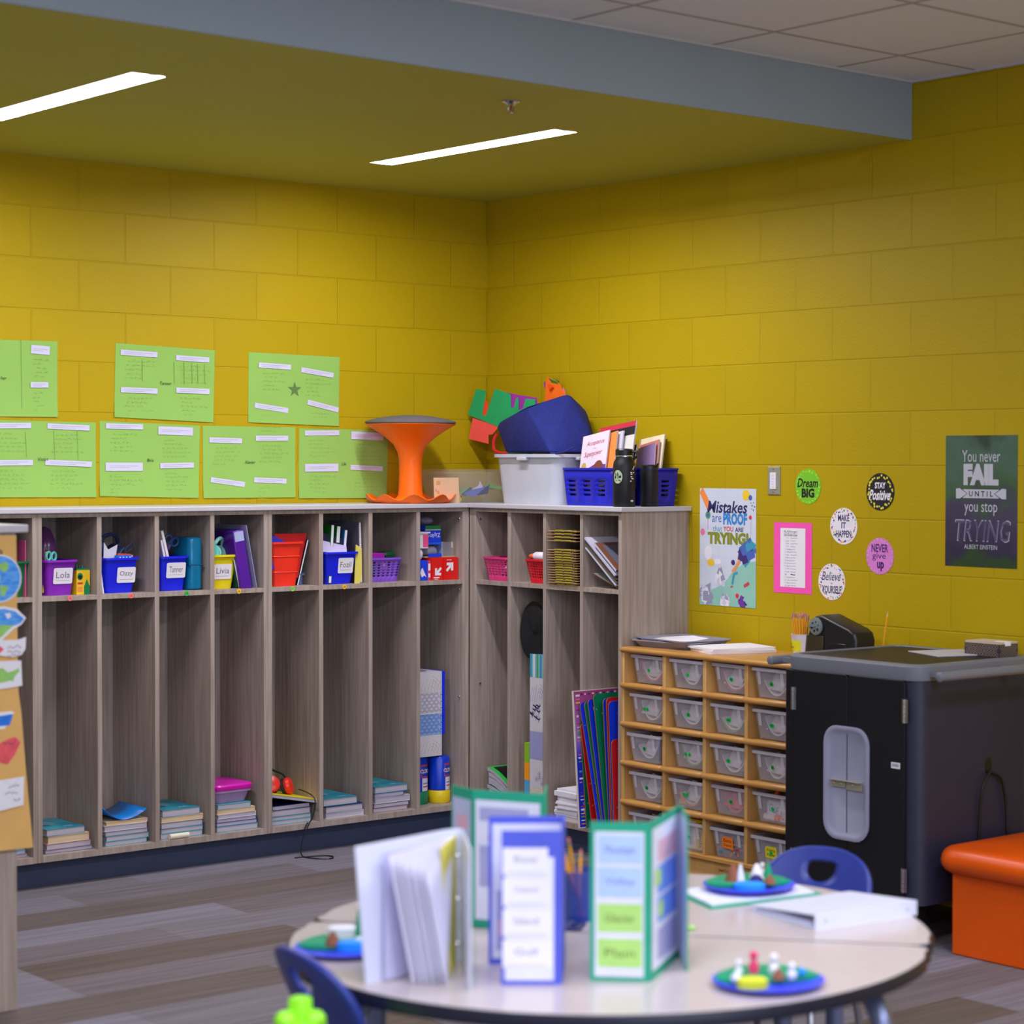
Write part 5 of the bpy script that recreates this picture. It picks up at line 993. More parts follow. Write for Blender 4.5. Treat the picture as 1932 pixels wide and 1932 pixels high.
PTS = [(-0.285, -0.668, 1.873), (-0.315, -0.875, 1.676), (-0.20, -0.340, 1.795), (-0.195, -0.366, 1.817), (-0.23, -0.45, 1.676), (-0.14, -0.765, 1.930), (-0.14, -0.792, 1.926), (-0.12, -0.898, 1.766), (-0.14, -0.91, 1.70), (-0.17, -0.93, 1.676), (-0.04, -0.50, 1.85), (-0.04, -0.78, 1.86), (-0.05, -0.45, 1.676), (-0.05, -0.88, 1.676)]
hull('body', [tuple(Vector(p) - o0) for p in PTS], navy_f, t)
MB().tube([tuple(Vector(p) - o0) for p in ((-0.318, -0.882, 1.674), (-0.33, -0.93, 1.672), (-0.31, -0.98, 1.682), (-0.28, -0.99, 1.70))], 0.004, navy_f).build('strap', t)
t = T('red_strap', 'red strap sticking out at the left of the navy fabric cube', 'strap', (-0.20, -0.345, CZ + 0.217)); MB().tube(smooth_path([(0.0, 0.0, 0.09), (-0.01, 0.01, 0.06), (-0.012, 0.004, 0.02), (-0.03, -0.06, 0.006), (-0.04, -0.12, 0.004)]), 0.007, M('red_ribbon', (206, 24, 34), 0.6), 6).build('ribbon', t)
# paper crafts behind the bag
t = T('paper_craft', 'green, red and purple cut paper craft sticking out behind the navy fabric cube', 'paper craft', None, mw=FR(0.0, 0.0, -0.12))
gp = M('green_paper', (30, 170, 100), 0.8); cor = M('coral_paper', (255, 88, 80), 0.8); prp = M('purple_paper', (160, 44, 166), 0.8); org = M('orange_paper', (255, 112, 10), 0.8); redp = M('red_paper', (244, 70, 40), 0.8)
MB().poly([(0.016, 1.853, 0), (0.081, 1.971, 0), (0.157, 1.960, 0), (0.128, 1.852, 0), (0.152, 1.845, 0), (0.225, 1.968, 0), (0.34, 1.940, 0), (0.345, 1.88, 0), (0.365, 1.88, 0), (0.38, 1.92, 0), (0.4, 1.925, 0), (0.40, 1.87, 0), (0.43, 1.87, 0), (0.45, 1.918, 0), (0.52, 1.913, 0), (0.52, 1.70, 0), (0.42, 1.55, 0), (0.34, 1.60, 0), (0.30, 1.76, 0), (0.23, 1.80, 0)], gp, 0.0008).build('green_sheet', t, smooth=0)
MB().poly([(0.11, 1.85, -0.002), (0.13, 1.92, -0.002), (0.165, 1.91, -0.002), (0.17, 1.84, -0.002)], redp, 0.0008).build('red_strip', t, smooth=0)
MB().poly([(0.30, 1.95, -0.004), (0.40, 1.935, -0.004), (0.53, 1.92, -0.004), (0.53, 1.78, -0.004), (0.32, 1.80, -0.004)], prp, 0.0008).build('purple_strip', t, smooth=0)
MB().poly([(0.052, 1.838, -0.002), (0.25, 1.795, -0.002), (0.2, 1.76, -0.002), (0.172, 1.76, -0.002), (0.173, 1.718, -0.002), (0.021, 1.742, -0.002)], cor, 0.0008).build('coral_sheet', t, smooth=0)
t = T('paper_craft', 'orange folded paper craft with green leaves standing behind the navy fabric cube', 'paper craft', None, mw=FR(0.0, 0.0, -0.035))
s = 0.106
MB().poly([(0.480, 1.92, 0), (0.487, 1.987, 0), (0.497, 2.018, 0), (0.585, 1.985, 0), (0.622, 1.938, 0), (0.622, 1.64, 0), (0.484, 1.64, 0)], org, 0.0008).build('orange_sheet', t, smooth=0)
MB().poly([(0.50, 1.985, 0.002), (0.56, 1.975, 0.014), (0.53, 1.955, 0.016)], M('orange_fold', (236, 80, 0), 0.8)).build('folded_flap', t, smooth=0)
MB().poly([(0.472, 1.97, -0.002), (0.472, 1.995, -0.002), (0.482, 1.995, -0.002), (0.482, 1.97, -0.002)], prp, 0.0008).build('purple_edge', t, smooth=0)
MB().poly([(0.60, 1.95, -0.002), (0.612, 1.97, -0.002), (0.64, 1.90, -0.002), (0.63, 1.64, -0.002), (0.60, 1.64, -0.002)], M('pink_paper', (236, 120, 150), 0.8), 0.0008).build('pink_sheet', t, smooth=0)
b = MB()
for a, L in ((0.1, 0.07), (-0.5, 0.05), (-0.9, 0.06)): b.poly([(0.585, 1.985, 0.002), (0.585 + L * math.sin(a) - 0.005, 1.985 + L * math.cos(a) * 0.9, 0.003), (0.59, 1.99, 0.004)], M('leaf_green', (40, 120, 40), 0.7))
b.poly([(0.505, 2.012, 0.002), (0.57, 1.992, 0.003), (0.58, 1.982, 0.003), (0.53, 1.99, 0.002)], M('leaf_green')); b.build('leaves', t, smooth=0)
# blue baskets of books, bottles
royal = M('royal_plastic', (20, 24, 176), 0.35)
def book_basket(label, loc, w, d, h):
    t = T('basket', label, 'basket', loc, RZ); b = MB(); basket_mesh(b, w - 0.03, d - 0.02, w, d, h, royal, rows=4, nx=13, ny=5, band=0.26, topband=0.26, frac=0.5, cols=(1, 2), per=4); b.build('slotted_body', t, solid=0.004, smooth=20)
    MB().loft([rr(w, d, 0.012, h - 0.012), rr(w + 0.016, d + 0.014, 0.016, h - 0.008), rr(w + 0.016, d + 0.014, 0.016, h), rr(w - 0.006, d - 0.006, 0.01, h), rr(w - 0.006, d - 0.006, 0.01, h - 0.012)], royal, False, False).build('rim', t)
    return t
book_basket('royal blue slotted basket of picture books in front of the black bottle', (-0.232, -1.105, CZ), 0.325, 0.13, 0.158)
book_basket('royal blue basket of books behind the two black bottles', (-0.082, -1.215, CZ), 0.30, 0.11, 0.158)
def pic_book(label, u0, v0, w, h, rot, x, m, fn=None, th=0.008, lean=0.28, edge=None):
    """book facing the room: lower-left corner at y=-u0, z=v0, turned by rot in its own plane"""
    b = MB().box(0, w, 0, h, -th, 0, m)
    b.box(0.002, w + 0.001, 0.001, h + 0.001, -th * 0.8, -th * 0.2, pages)
    if fn: fn(b, w, h)
    o = b.build('picture_book', smooth=0); fm = frame((x, -u0, v0), (lean * -0.0, -math.cos(rot), math.sin(rot)), (lean, math.sin(rot), math.cos(rot))); o.matrix_world = fm
    return tag(o, label, 'book', 'picture books in the blue baskets')
lilacw = M('lilac_white_cover', (226, 212, 226), 0.4); crim = col('crimson', (180, 40, 60)); brn = col('hair_brown', (120, 60, 40))
def fa(b, w, h):
    b.text('Acceptance', w * 0.52, h * 0.8, 0.0006, 0.026, crim, w * 0.66, shear=0.2, fit=True); b.text('is my', w * 0.5, h * 0.69, 0.0006, 0.01, grey_i, 0.02, fit=True); b.text('Superpower', w * 0.47, h * 0.58, 0.0006, 0.03, crim, w * 0.66, shear=0.2, fit=True)
    b.text('picture book', w * 0.5, h * 0.93, 0.0006, 0.008, grey_i, w * 0.4, fit=True) if False else None
    b.disc(w * 0.16, h * 0.36, 0.0006, 0.016, col('gold', (196, 160, 80))); b.poly([(0, 0, 0.0005), (w, 0, 0.0005), (w, h * 0.3, 0.0005), (w * 0.6, h * 0.36, 0.0005), (w * 0.25, h * 0.28, 0.0005), (0, h * 0.2, 0.0005)], purp_i); b.disc(w * 0.72, h * 0.25, 0.0008, 0.032, brn, ry=0.036); b.disc(w * 0.46, h * 0.16, 0.0008, 0.028, yel_i, ry=0.02)
pic_book('white and lilac picture book with red script, frontmost in the blue basket', 1.005, CZ + 0.085, 0.175, 0.215, 0.16, -0.272, lilacw, fa)
pic_book('orange edged book just behind the lilac picture book', 1.0, CZ + 0.08, 0.225, 0.2, 0.2, -0.257, orange_i, None)
pic_book('white book with a lilac stripe behind the front picture book', 1.035, CZ + 0.07, 0.2, 0.225, 0.15, -0.245, whit, lambda b, w, h: b.rect(w * 0.9, w, 0.0, h, 0.0006, lgrey_i))
def fs(b, w, h): b.rect(0, w, h * 0.78, h * 0.92, 0.0006, ink); b.rect(0, w, h * 0.92, h, 0.0006, M('crimson_band', (196, 40, 70), 0.5)); b.text('Smithsonian', w * 0.36, h * 0.85, 0.001, 0.016, whit, w * 0.42, fit=True); b.disc(w * 0.06, h * 0.86, 0.001, 0.008, whit)
pic_book('tall book with a red and black top band at the back of the blue basket', 1.05, CZ + 0.07, 0.235, 0.268, 0.13, -0.228, M('cover_pale', (214, 214, 206), 0.5), fs)
pic_book('small dark book beside the tall banded book', 1.24, CZ + 0.06, 0.04, 0.2, 0.12, -0.215, black_pl)
for k, (u, w, h, c, rot, l) in enumerate(((1.13, 0.16, 0.215, (190, 150, 110), 0.1, 'tan'), (1.17, 0.15, 0.22, (236, 226, 190), 0.14, 'cream and orange'), (1.20, 0.12, 0.195, (206, 120, 110), 0.2, 'brick red'), (1.215, 0.11, 0.18, (150, 120, 170), 0.24, 'mauve'))):
    pic_book(l + ' picture book in the rear blue basket', u, CZ + 0.07, w, h, rot, -0.075 - k * 0.018, M('rear_cover_%d' % k, c, 0.45), (lambda b, w, h: (b.disc(w * 0.6, h * 0.8, 0.0006, 0.02, orange_i), b.rect(w * 0.2, w * 0.8, h * 0.4, h * 0.6, 0.0006, white_i))) if k in (1, 2) else None, th=0.009)
matte_b = M('matte_black_steel', (30, 30, 36), 0.45, 0.3, var=0.05)
t = T('water_bottle', 'large black water bottle with a round sticker on the countertop end', 'bottle', (-0.322, -1.368, CZ))
MB().lathe([(0.044, 0), (0.046, 0.004), (0.0465, 0.165), (0.043, 0.183), (0.034, 0.198), (0.034, 0.205)], matte_b).build('body', t)
MB().lathe([(0.0352, 0.204), (0.0352, 0.208)], chrome).build('neck_ring', t)
MB().lathe([(0.036, 0.209), (0.0365, 0.231), (0.033, 0.236), (0.012, 0.238)], black_pl).build('cap', t)
MB().tube([(0.014, -0.036, 0.226), (0.018, -0.058, 0.224), (0.018, -0.062, 0.206), (0.014, -0.042, 0.196)], 0.006, black_pl).build('loop_handle', t)
def curved(b, r, a0, a1, z0, z1, m, ell=False, n=8):
    if not ell: b.loft([[(r * math.cos(a0 + (a1 - a0) * i / n), r * math.sin(a0 + (a1 - a0) * i / n), z) for i in range(n + 1)] for z in (z0, z1)], m, False, False, closed=False); return
    am, zm, ra, rz_ = (a0 + a1) / 2, (z0 + z1) / 2, (a1 - a0) / 2, (z1 - z0) / 2; P = [(r * math.cos(am + ra * math.cos(q)), r * math.sin(am + ra * math.cos(q)), zm + rz_ * math.sin(q)) for q in [2 * PI * i / 20 for i in range(20)]]
    b.add([(r * math.cos(am), r * math.sin(am), zm)] + P, [(0, i + 1, (i + 1) % 20 + 1) for i in range(20)], m)
b = MB(); aV = math.atan2(-6.73, -5.7)   # toward the room
curved(b, 0.0472, aV - 1.05, aV - 0.15, 0.095, 0.15, M('sage_sticker', (170, 186, 150), 0.5), True)
q = random.Random(9)
for k in range(12): a = aV - 0.6 + q.uniform(-0.3, 0.3); z = 0.122 + q.uniform(-0.018, 0.018); curved(b, 0.0476, a - 0.06, a + 0.06, z - 0.003, z + 0.003, M('sticker_dark', (60, 90, 70), 0.5), True)
b.build('round_sticker', t)
b = MB()
for k in range(7): a = aV + 0.75 + q.uniform(-0.18, 0.22); z = 0.105 + k * 0.006 + q.uniform(-0.004, 0.004); curved(b, 0.0475, a - 0.09, a + 0.1, z, z + 0.004, whit, False, 3)
for k in range(3): a = aV + 0.85 + k * 0.08; curved(b, 0.0475, a - 0.05, a + 0.05, 0.15 + k * 0.005, 0.157 + k * 0.006, whit, True)
b.build('white_decals', t)
b = MB(); curved(b, 0.0475, aV + 0.6, aV + 0.9, 0.022, 0.028, whit); b.build('small_decal', t)
t = T('water_bottle', 'slim black tumbler with a hinged lid at the countertop end', 'bottle', (-0.192, -1.374, CZ)); MB().lathe([(0.034, 0), (0.036, 0.004), (0.037, 0.15), (0.037, 0.152)], matte_b).build('body', t); MB().lathe([(0.038, 0.153), (0.038, 0.168), (0.034, 0.172), (0.012, 0.173)], black_pl).build('lid', t); MB().tube([(0.0, -0.036, 0.165), (0.0, -0.05, 0.17), (0.0, -0.056, 0.176)], 0.004, black_pl).build('spout_tab', t)
# ================================================================== pale wood cubby unit with clear bins
maple = M('maple_veneer', (214, 170, 104), 0.4, c2=(196, 148, 84), scale=5, stretch=(3, 3, 0.6), bump=0.02)
maple_e = M('maple_edge', (200, 148, 78), 0.35, c2=(184, 130, 64), scale=6, stretch=(1, 6, 6))
UY = -1.413; ZT = 0.888
t = T('wood_cubby_unit', 'pale wood cubby unit full of clear bins against the right wall', 'cubby unit', (0, UY, 0), RZ)
W_ = 1.216; DV = [0.0, 0.251, 0.489, 0.725, 0.962, 1.198]
for k in (0, 5): MB().box(DV[k], DV[k] + 0.018, -0.375, 0, 0.03, 0.868, maple).build('side_panel', t, bevel=0.004)
for k in (1, 2, 3, 4): MB().box(DV[k], DV[k] + 0.018, -0.372, -0.012, 0.105, 0.868, maple).build('divider', t, bevel=0.002)
MB().box(0, W_, -0.012, 0, 0.03, 0.868, maple).build('back_panel', t)
MB().box(-0.0005, W_, -0.386, 0, 0.868, ZT, maple_e).build('top', t, bevel=0.008)
ROWS = [0.745, 0.588, 0.430, 0.272]
for k in range(5):
    x0, x1 = DV[k] + 0.018, DV[k + 1]
    for z in ROWS:
        b = MB().box(x0, x1, -0.37, -0.012, z - 0.018, z - 0.004, maple); b.build('shelf', t)
        b = MB(); xa = x0 - (0.004 if k else 0.0); b.tube([(xa - 0.004, -0.378, z - 0.011), (xa, -0.382, z - 0.011), (x1 - 0.004, -0.382, z - 0.011), (x1, -0.378, z - 0.011)], 0.0115, maple_e, 12); b.build('shelf_lip', t)
b = MB().box(0.018, 1.198, -0.374, -0.012, 0.088, 0.107, maple_e); b.build('base_shelf', t, bevel=0.004)
b = MB().box(0.018, 1.198, -0.36, -0.34, 0.0, 0.088, maple); b.T = frame((0, -0.3605, 0), (1, 0, 0), (0, 0, 1)); b.text('Jonti-Craft', 0.603, 0.058, 0.0004, 0.016, ink, 0.062, fit=True); b.build('kick_board', t, smooth=0)
clear_t = M('clear_bin_plastic', (220, 220, 236), 0.2, alpha=0.22, var=0.02)
clear_r = M('clear_bin_rim', (222, 222, 236), 0.25, alpha=0.62, var=0.02)
bproto = T('clear_bin', '', 'bin', (0, 0, 0), RZ, group='clear bins in the wood cubby unit')
b = MB(); open_bin(b, 0.165, 0.30, 0.192, 0.33, 0.112, clear_t, r=0.012, lip=0.001, liph=0.006); b.build('tub', bproto)
b = MB().loft([rr(0.194, 0.332, 0.014, 0.1), rr(0.21, 0.346, 0.018, 0.102), rr(0.21, 0.346, 0.018, 0.114), rr(0.19, 0.328, 0.012, 0.114)], clear_r, False, False)
for x in (-0.062, 0.062): b.add([(x - 0.008, -0.152 - 0.0155 * 0.5, 0.05), (x + 0.008, -0.152 - 0.0155 * 0.5, 0.05), (x + 0.008, -0.1675, 0.1), (x - 0.008, -0.1675, 0.1)], [(0, 1, 2, 3)], clear_r)
b.build('rim', bproto)
stg = M('bin_dot_green', (0, 200, 90), 0.5)
COLN = ['first', 'second', 'third', 'fourth']; ROWN = ['top', 'second', 'third', 'fourth', 'bottom']
NUM = [['1', '', '3', '4'], ['6', '7', '8', '9'], ['11', '12', '13', '14'], ['16', '17', '18', ''], ['', '', '', '']]
def bin_z(r): return ROWS[r] + 0.0005 if r < 4 else 0.1075
tab = M('floating_tab', (220, 214, 226), 0.6)
FILL = {'w': (M('curled_paper', (226, 222, 232), 0.75, var=0.03), None), 'p': (M('curled_paper'), M('rosy_paper', (220, 110, 140), 0.7)), 'g': (M('curled_paper'), M('lime_edge_paper', (150, 200, 90), 0.7)), 'b': (M('curled_paper'), M('shadow_backing', (60, 80, 110), 0.6)), 'o': (M('curled_paper'), M('tan_folder', (214, 160, 76), 0.7)), 'r': (M('rose_paper', (226, 60, 80), 0.6), None)}  # slate sheet under the papers paints in the dark shadow beneath them
KIND = [['p', 'b', 'p', 'w'], ['w', 'b', 'g', 'b'], ['b', 'g', 'w', 'w'], ['w', 'o', 'r', None], ['w', None, None, None]]
KN = {'w': 'white papers', 'p': 'white papers with a rosy sheet', 'g': 'white papers with a lime sheet', 'b': 'white papers over painted slate shadow', 'o': 'white papers and tan folders', 'r': 'red papers'}
first = True
for r in range(5):
    for k in range(4):
        cy = UY - (DV[k] + 0.018 + DV[k + 1]) / 2; q = random.Random(r * 7 + k); fx = -0.190 + q.uniform(-0.006, 0.006) - (0.012 if (r, k) in ((2, 0), (3, 1)) else 0); z = bin_z(r)
        lab = 'clear bin, %s row, %s column of the wood unit' % (ROWN[r], COLN[k])
        lab += ', green dot numbered ' + NUM[r][k] if NUM[r][k] else ''
        if first: o = bproto; o.location = (fx, cy, z); o['label'] = lab; first = False
        else: o = inst(bproto, (fx, cy, z), None, lab)
        if NUM[r][k]:
            u = q.uniform(-0.016, 0.012); b = MB(); b.T = frame((0, -0.1605, 0.055), (1, 0, 0), (0, -0.13, 1)); b.disc(u, 0, 0.0008, 0.0085, stg); b.text(NUM[r][k], u, 0, 0.0012, 0.007, ink, 0.0085)
            tag(b.build('number_sticker', o, smooth=0), 'green dot sticker', None)
        kd = KIND[r][k]
        if kd:
            m, back = FILL[kd]; b = MB(); n = 12; deep = q.uniform(0.8, 1.05); sk = q.uniform(-0.25, 0.25)
            def prof(off, wd, hh, asym=0.0): return [(wd * s_, 0.004 + off + hh * (abs(s_) ** 2.2) * (1 + asym * s_)) for s_ in [-1 + 2 * i / n for i in range(n + 1)]]
            def usheet(P, th, y0, y1, mm):
                b.loft([[(x, y, z_) for x, z_ in P] + [(x * 0.98, y, z_ + th) for x, z_ in reversed(P)] for y in (y0, y1)], mm)
            if back: usheet(prof(0.0, 0.074, 0.075 * deep, sk), 0.002, -0.136, 0.13, back)
            usheet(prof(0.006 if back else 0.001, 0.066, 0.06 * deep, sk), 0.007, -0.132, 0.12, m)
            b.poly([(-0.05 + sk * 0.1, -0.13, 0.03), (0.03, -0.131, 0.022), (0.045, -0.127, 0.05), (-0.01, -0.122, 0.085 - 0.02 * abs(sk))], m)
            b.poly([(-0.06, -0.1, 0.05), (0.055, -0.1, 0.04), (0.06, -0.09, 0.085), (-0.04, -0.09, 0.1)], m)
            if kd == 'o': b.poly([(-0.07, -0.138, 0.01), (-0.02, -0.138, 0.008), (-0.05, -0.136, 0.06)], back); b.poly([(0.0, -0.138, 0.03), (0.03, -0.138, 0.012), (0.012, -0.138, 0.006)], back)
            tag(b.build('paper_stack', loc=(fx, cy, z + 0.0032), rot=RZ, smooth=40), 'curled %s, in clear bin, %s row, %s column' % (KN[kd], ROWN[r], COLN[k]), 'paper', 'papers in the clear bins')
def cell(r, k): return (-0.190, UY - (DV[k] + 0.018 + DV[k + 1]) / 2, bin_z(r) + 0.0034)
x, y, z = cell(3, 3)
t = T('glue_bottle', 'white glue bottle with blue and red lettering lying in a clear bin', 'glue bottle', (x - 0.11, y, z + 0.032), (0, 0.0, RZ))
b = MB().loft([rr(0.13 * s, 0.045 * s, 0.02 * s, zz_) for s, zz_ in ((0.9, -0.03), (1, -0.02), (1, 0.035), (0.9, 0.045))], white_pl); b.T = frame((0.0, -0.0235, 0.01), (1, 0, -0.25), (0.25, 0, 1)); b.text('GLUE', -0.015, 0.002, 0, 0.03, blue_i, 0.05, fit=True); b.text('ALL', 0.034, -0.006, 0, 0.03, red_i, 0.026, fit=True); b.build('bottle', t, smooth=50)
t = T('glue_stick', 'white capped glue stick in front of the glue bottle in the clear bin', 'glue stick', (x - 0.128, y + 0.035, z + 0.014), (0, 0, RZ)); b = MB(); b.T = Matrix.Rotation(PI / 2, 4, 'Y'); b.lathe([(0.013, -0.03), (0.0135, 0.03)], white_pl, n=16); b.build('tube', t); b = MB(); b.T = Matrix.Rotation(PI / 2, 4, 'Y'); b.lathe([(0.0137, 0.03), (0.0137, 0.055)], orange_pl, n=16); b.build('cap', t)
t = T('orange_nozzle', 'orange glue nozzle poking above the rim of the glue bin', 'nozzle', (x - 0.1, y + 0.03, z + 0.1), (0.3, 0.6, RZ)); MB().lathe([(0.012, -0.016), (0.011, 0.0), (0.005, 0.02), (0.003, 0.022)], orange_pl, n=14).build('tip', t)
# bottom row: crayon carton, crayons, drawing paper
x, y, z = cell(4, 1)
t = T('crayon_carton', 'yellow crayon carton standing in the bottom row bin', 'carton', (x - 0.085, y - 0.012, z), RZ); b = MB().box(-0.06, 0.06, -0.05, 0.04, 0, 0.118, cray_y); b.T = frame((0, -0.0503, 0.06), (1, 0, 0), (0, 0, 1)); b.rect(-0.06, 0.01, -0.055, 0.05, 0, paper); b.text('Crayola', 0.035, 0.0, 0.0004, 0.026, M('crayon_green_ink', (20, 110, 60), 0.5), 0.1, rot=-PI / 2, fit=True)
for k in range(6): b.rect(-0.05 + k * 0.008, -0.046 + k * 0.008, -0.045, 0.04, 0.0004, (purp_i, grey_i, lgrey_i)[k % 3])
b.build('box', t, smooth=0)
def note(parent_rc, label, m, lines, w=0.062, h=0.048, u=0.0, v=0.06, rot=0.0):
    x, y, z = cell(*parent_rc); b = MB(); pts = [(-w / 2, -h / 2 + 0.004), (w / 2, -h / 2), (w / 2 - 0.001, h / 2), (-w / 2 + 0.008, h / 2), (-w / 2, h / 2 - 0.01)]
    b.poly([(p[0], p[1], 0) for p in pts], m)
    for i, s_ in enumerate(lines): b.text(s_, 0, h * 0.2 - i * h * 0.4, 0.0005, h * 0.26, ink, w * 0.72, shear=0.15, fit=True)
    o = b.build('sticky_note', smooth=0); o.matrix_world = frame((x - 0.165, y - u, z + v - 0.003), (0.02, -1, rot), (-0.12, 0, 1)); return tag(o, label, 'note')
note((4, 2), 'orange handwritten sticky note on a clear bin of crayons', M('neon_orange', (255, 130, 20), 0.6), ['Extra', 'Crayons'], rot=-0.05)
note((4, 3), 'yellow handwritten sticky note on a clear bin at the bottom right', M('neon_yellow', (232, 226, 30), 0.6), ['Drawing', 'Paper'], u=0.004, v=0.055)
x, y, z = cell(4, 2); b = MB(); q = random.Random(8)
for k in range(70):
    b.T = Matrix.Translation((q.uniform(-0.06, 0.06), q.uniform(-0.135, 0.0), q.uniform(0.006, 0.05))) @ Euler((0, q.uniform(-0.35, 0.35), q.uniform(-1.2, 1.2))).to_matrix().to_4x4()
    c = ((190, 70, 60), (60, 80, 130), (150, 110, 140), (80, 140, 150), (200, 130, 110), (110, 60, 120))[k % 6]; b.box(-0.036, 0.036, -0.004, 0.004, -0.004, 0.004, M('crayon_wrap_%d' % (k % 6), c, 0.6))
tag(b.build('loose_crayons', loc=(x, y, z), rot=RZ, smooth=0), 'jumble of loose crayons in the bottom row bin with the orange note', 'crayons', None, 'stuff')
x, y, z = cell(4, 3); tag(MB().box(-0.07, 0.07, -0.12, 0.12, 0, 0.05, M('pale_green_paper', (186, 210, 180), 0.8)).build('paper_stack', loc=(x, y, z), rot=RZ), 'pale green drawing paper in the bottom row bin with the yellow note', 'paper')

# things on the wood unit
trayg = M('grey_plastic_tray', (146, 144, 158), 0.4)
def tray(label, loc, rz, w=0.33, d=0.25, h=0.028):
    o = open_bin(MB(), w - 0.04, d - 0.04, w, d, h, trayg, r=0.03, lip=0.006, liph=0.004, t=0.003).build('paper_tray', loc=loc, rot=rz); return tag(o, label, 'tray')
tray('lower grey plastic tray under the white papers on the wood unit', (-0.185, -1.565, ZT + 0.0005), RZ + 0.12)
tray('upper grey plastic tray nested askew on the lower one', (-0.178, -1.575, ZT + 0.0085), RZ - 0.1)
b = MB(); b.poly([(-0.13, -0.09, 0.0), (0.13, -0.1, 0.004), (0.15, 0.05, 0.02), (0.02, 0.09, 0.022), (-0.12, 0.06, 0.01)], paper, 0.002); tag(b.build('paper_sheaf', loc=(-0.20, -1.54, ZT + 0.017), rot=RZ + 0.05, smooth=0), 'white worksheets lying in the grey trays', 'paper')
for i, (h, rz, l) in enumerate(((0.012, -0.35, 'lower'), (0.008, -0.25, 'upper'))):
    b = MB().box(-0.108, 0.108, -0.14, 0.14, 0, h, paper); tag(b.build('paper_stack', loc=(-0.18, -1.87 + 0.01 * i, ZT + 0.0005 + 0.0125 * i), rot=RZ + rz, smooth=0), l + ' sheaf of white printed paper on the wood unit beside the trays', 'paper')
t = T('pencil_cup', 'white cup with a yellow note full of pencils beside the sharpener', 'cup', (-0.235, -2.310, ZT), RZ)
MB().lathe([(0.031, 0), (0.041, 0.098), (0.0425, 0.1), (0.039, 0.1), (0.03, 0.004)], white_pl, n=28).build('cup_body', t)
b = MB(); yn = M('neon_yellow'); n = 10
for a0, a1 in ((-2.5, -0.9),): b.loft([[(r * math.cos(a0 + (a1 - a0) * i / n), r * math.sin(a0 + (a1 - a0) * i / n), z) for i in range(n + 1)] for r, z in ((0.0352, 0.035), (0.0395, 0.076))], yn, False, False, closed=False)
b.T = frame((-0.012, -0.0378, 0.062), (1, -0.3, 0), (0, -0.1, 1)); b.text("I'm", -0.004, 0.003, 0.003, 0.008, ink, shear=0.1); b.text('SHARP', -0.001, -0.011, 0.003, 0.008, ink, 0.03)
b.T = Matrix(); b.build('sticky_note', t, smooth=0)
ylw = M('pencil_yellow', (240, 168, 30), 0.4); wood_t = M('pencil_wood', (226, 190, 140), 0.7); ferr = M('pencil_ferrule', (190, 170, 150), 0.3, 0.8); eras = M('pencil_eraser', (214, 120, 120), 0.7); lead = M('pencil_lead', (40, 38, 42), 0.5)
def pencil_thing(label, base, top, group=None, body=ylw, up=False):
    B = Vector(base); D = Vector(top) - B; L = D.length; t = T('pencil', label, 'pencil', base, D.to_track_quat('Z', 'Y').to_euler(), group)
    if up:   # sharpened end up
        MB().lathe([(0.0036, 0), (0.0036, L * 0.88)], body, n=6).build('body', t); MB().lathe([(0.0035, L * 0.88), (0.001, L * 0.98)], wood_t, n=8).build('sharpened_tip', t); MB().lathe([(0.001, L * 0.98), (0.0003, L)], lead, n=6).build('lead', t)
    else:
        MB().lathe([(0.0036, 0), (0.0036, L * 0.9)], body, n=6).build('body', t); MB().lathe([(0.0038, L * 0.9), (0.0038, L * 0.955)], ferr, n=8).build('ferrule', t); MB().lathe([(0.0035, L * 0.955), (0.0034, L * 0.995), (0.002, L)], eras, n=8).build('eraser', t)
    return t
q = random.Random(12)
for k in range(15):
    a = 2 * PI * k / 15; r0 = 0.022; lx = 0.035 * math.cos(a) + 0.004; ly = 0.034 * math.sin(a); h = q.uniform(0.158, 0.19)
    pencil_thing('yellow pencil, eraser up, in the bunch in the white cup', (-0.235 + r0 * math.cos(a) * 0.6, -2.310 + r0 * math.sin(a) * 0.6, ZT + 0.006), (-0.235 + lx * 0.9, -2.310 + ly * 0.9 + 0.014, ZT + h), 'pencils in the white cup')
t = T('pencil_sharpener', 'black electric pencil sharpener with a smoky shavings bin', 'sharpener', (-0.19, -2.385, ZT), RZ)
shb = M('sharpener_black', (24, 25, 28), 0.38); smoky = M('smoky_plastic', (70, 62, 40), 0.12, alpha=0.72); dial = M('dial_grey', (110, 124, 126), 0.4)
b = MB(); prof = [(-0.045, 0.0), (0.212, 0.0), (0.215, 0.09), (0.205, 0.118), (0.18, 0.132), (0.06, 0.170), (0.035, 0.178), (0.0, 0.172), (-0.025, 0.15), (-0.035, 0.11)]
ys = [(-0.055, 0.94), (-0.045, 1.0), (0.045, 1.0), (0.055, 0.94)]
b.T = Matrix.Rotation(0.0, 4, 'Z')
b.loft([[(0.09 + (x - 0.09) * s, y, 0.08 + (z - 0.08) * s if z > 0.001 else 0.0) for x, z in prof] for y, s in ys], shb); b.build('housing', t, bevel=0.004)
b = MB(); b.T = frame((-0.036, -0.012, 0.0), (0.15, -1, 0), (0.08, 0, 1))
F_ = Matrix.Translation((0.0, 0.0, 0.0))
b = MB().box(-0.048, 0.05, -0.06, -0.0555, 0.004, 0.1, smoky); b.box(-0.052, -0.036, -0.05, 0.05, 0.004, 0.1, smoky); b.build('shavings_bin', t, bevel=0.003)
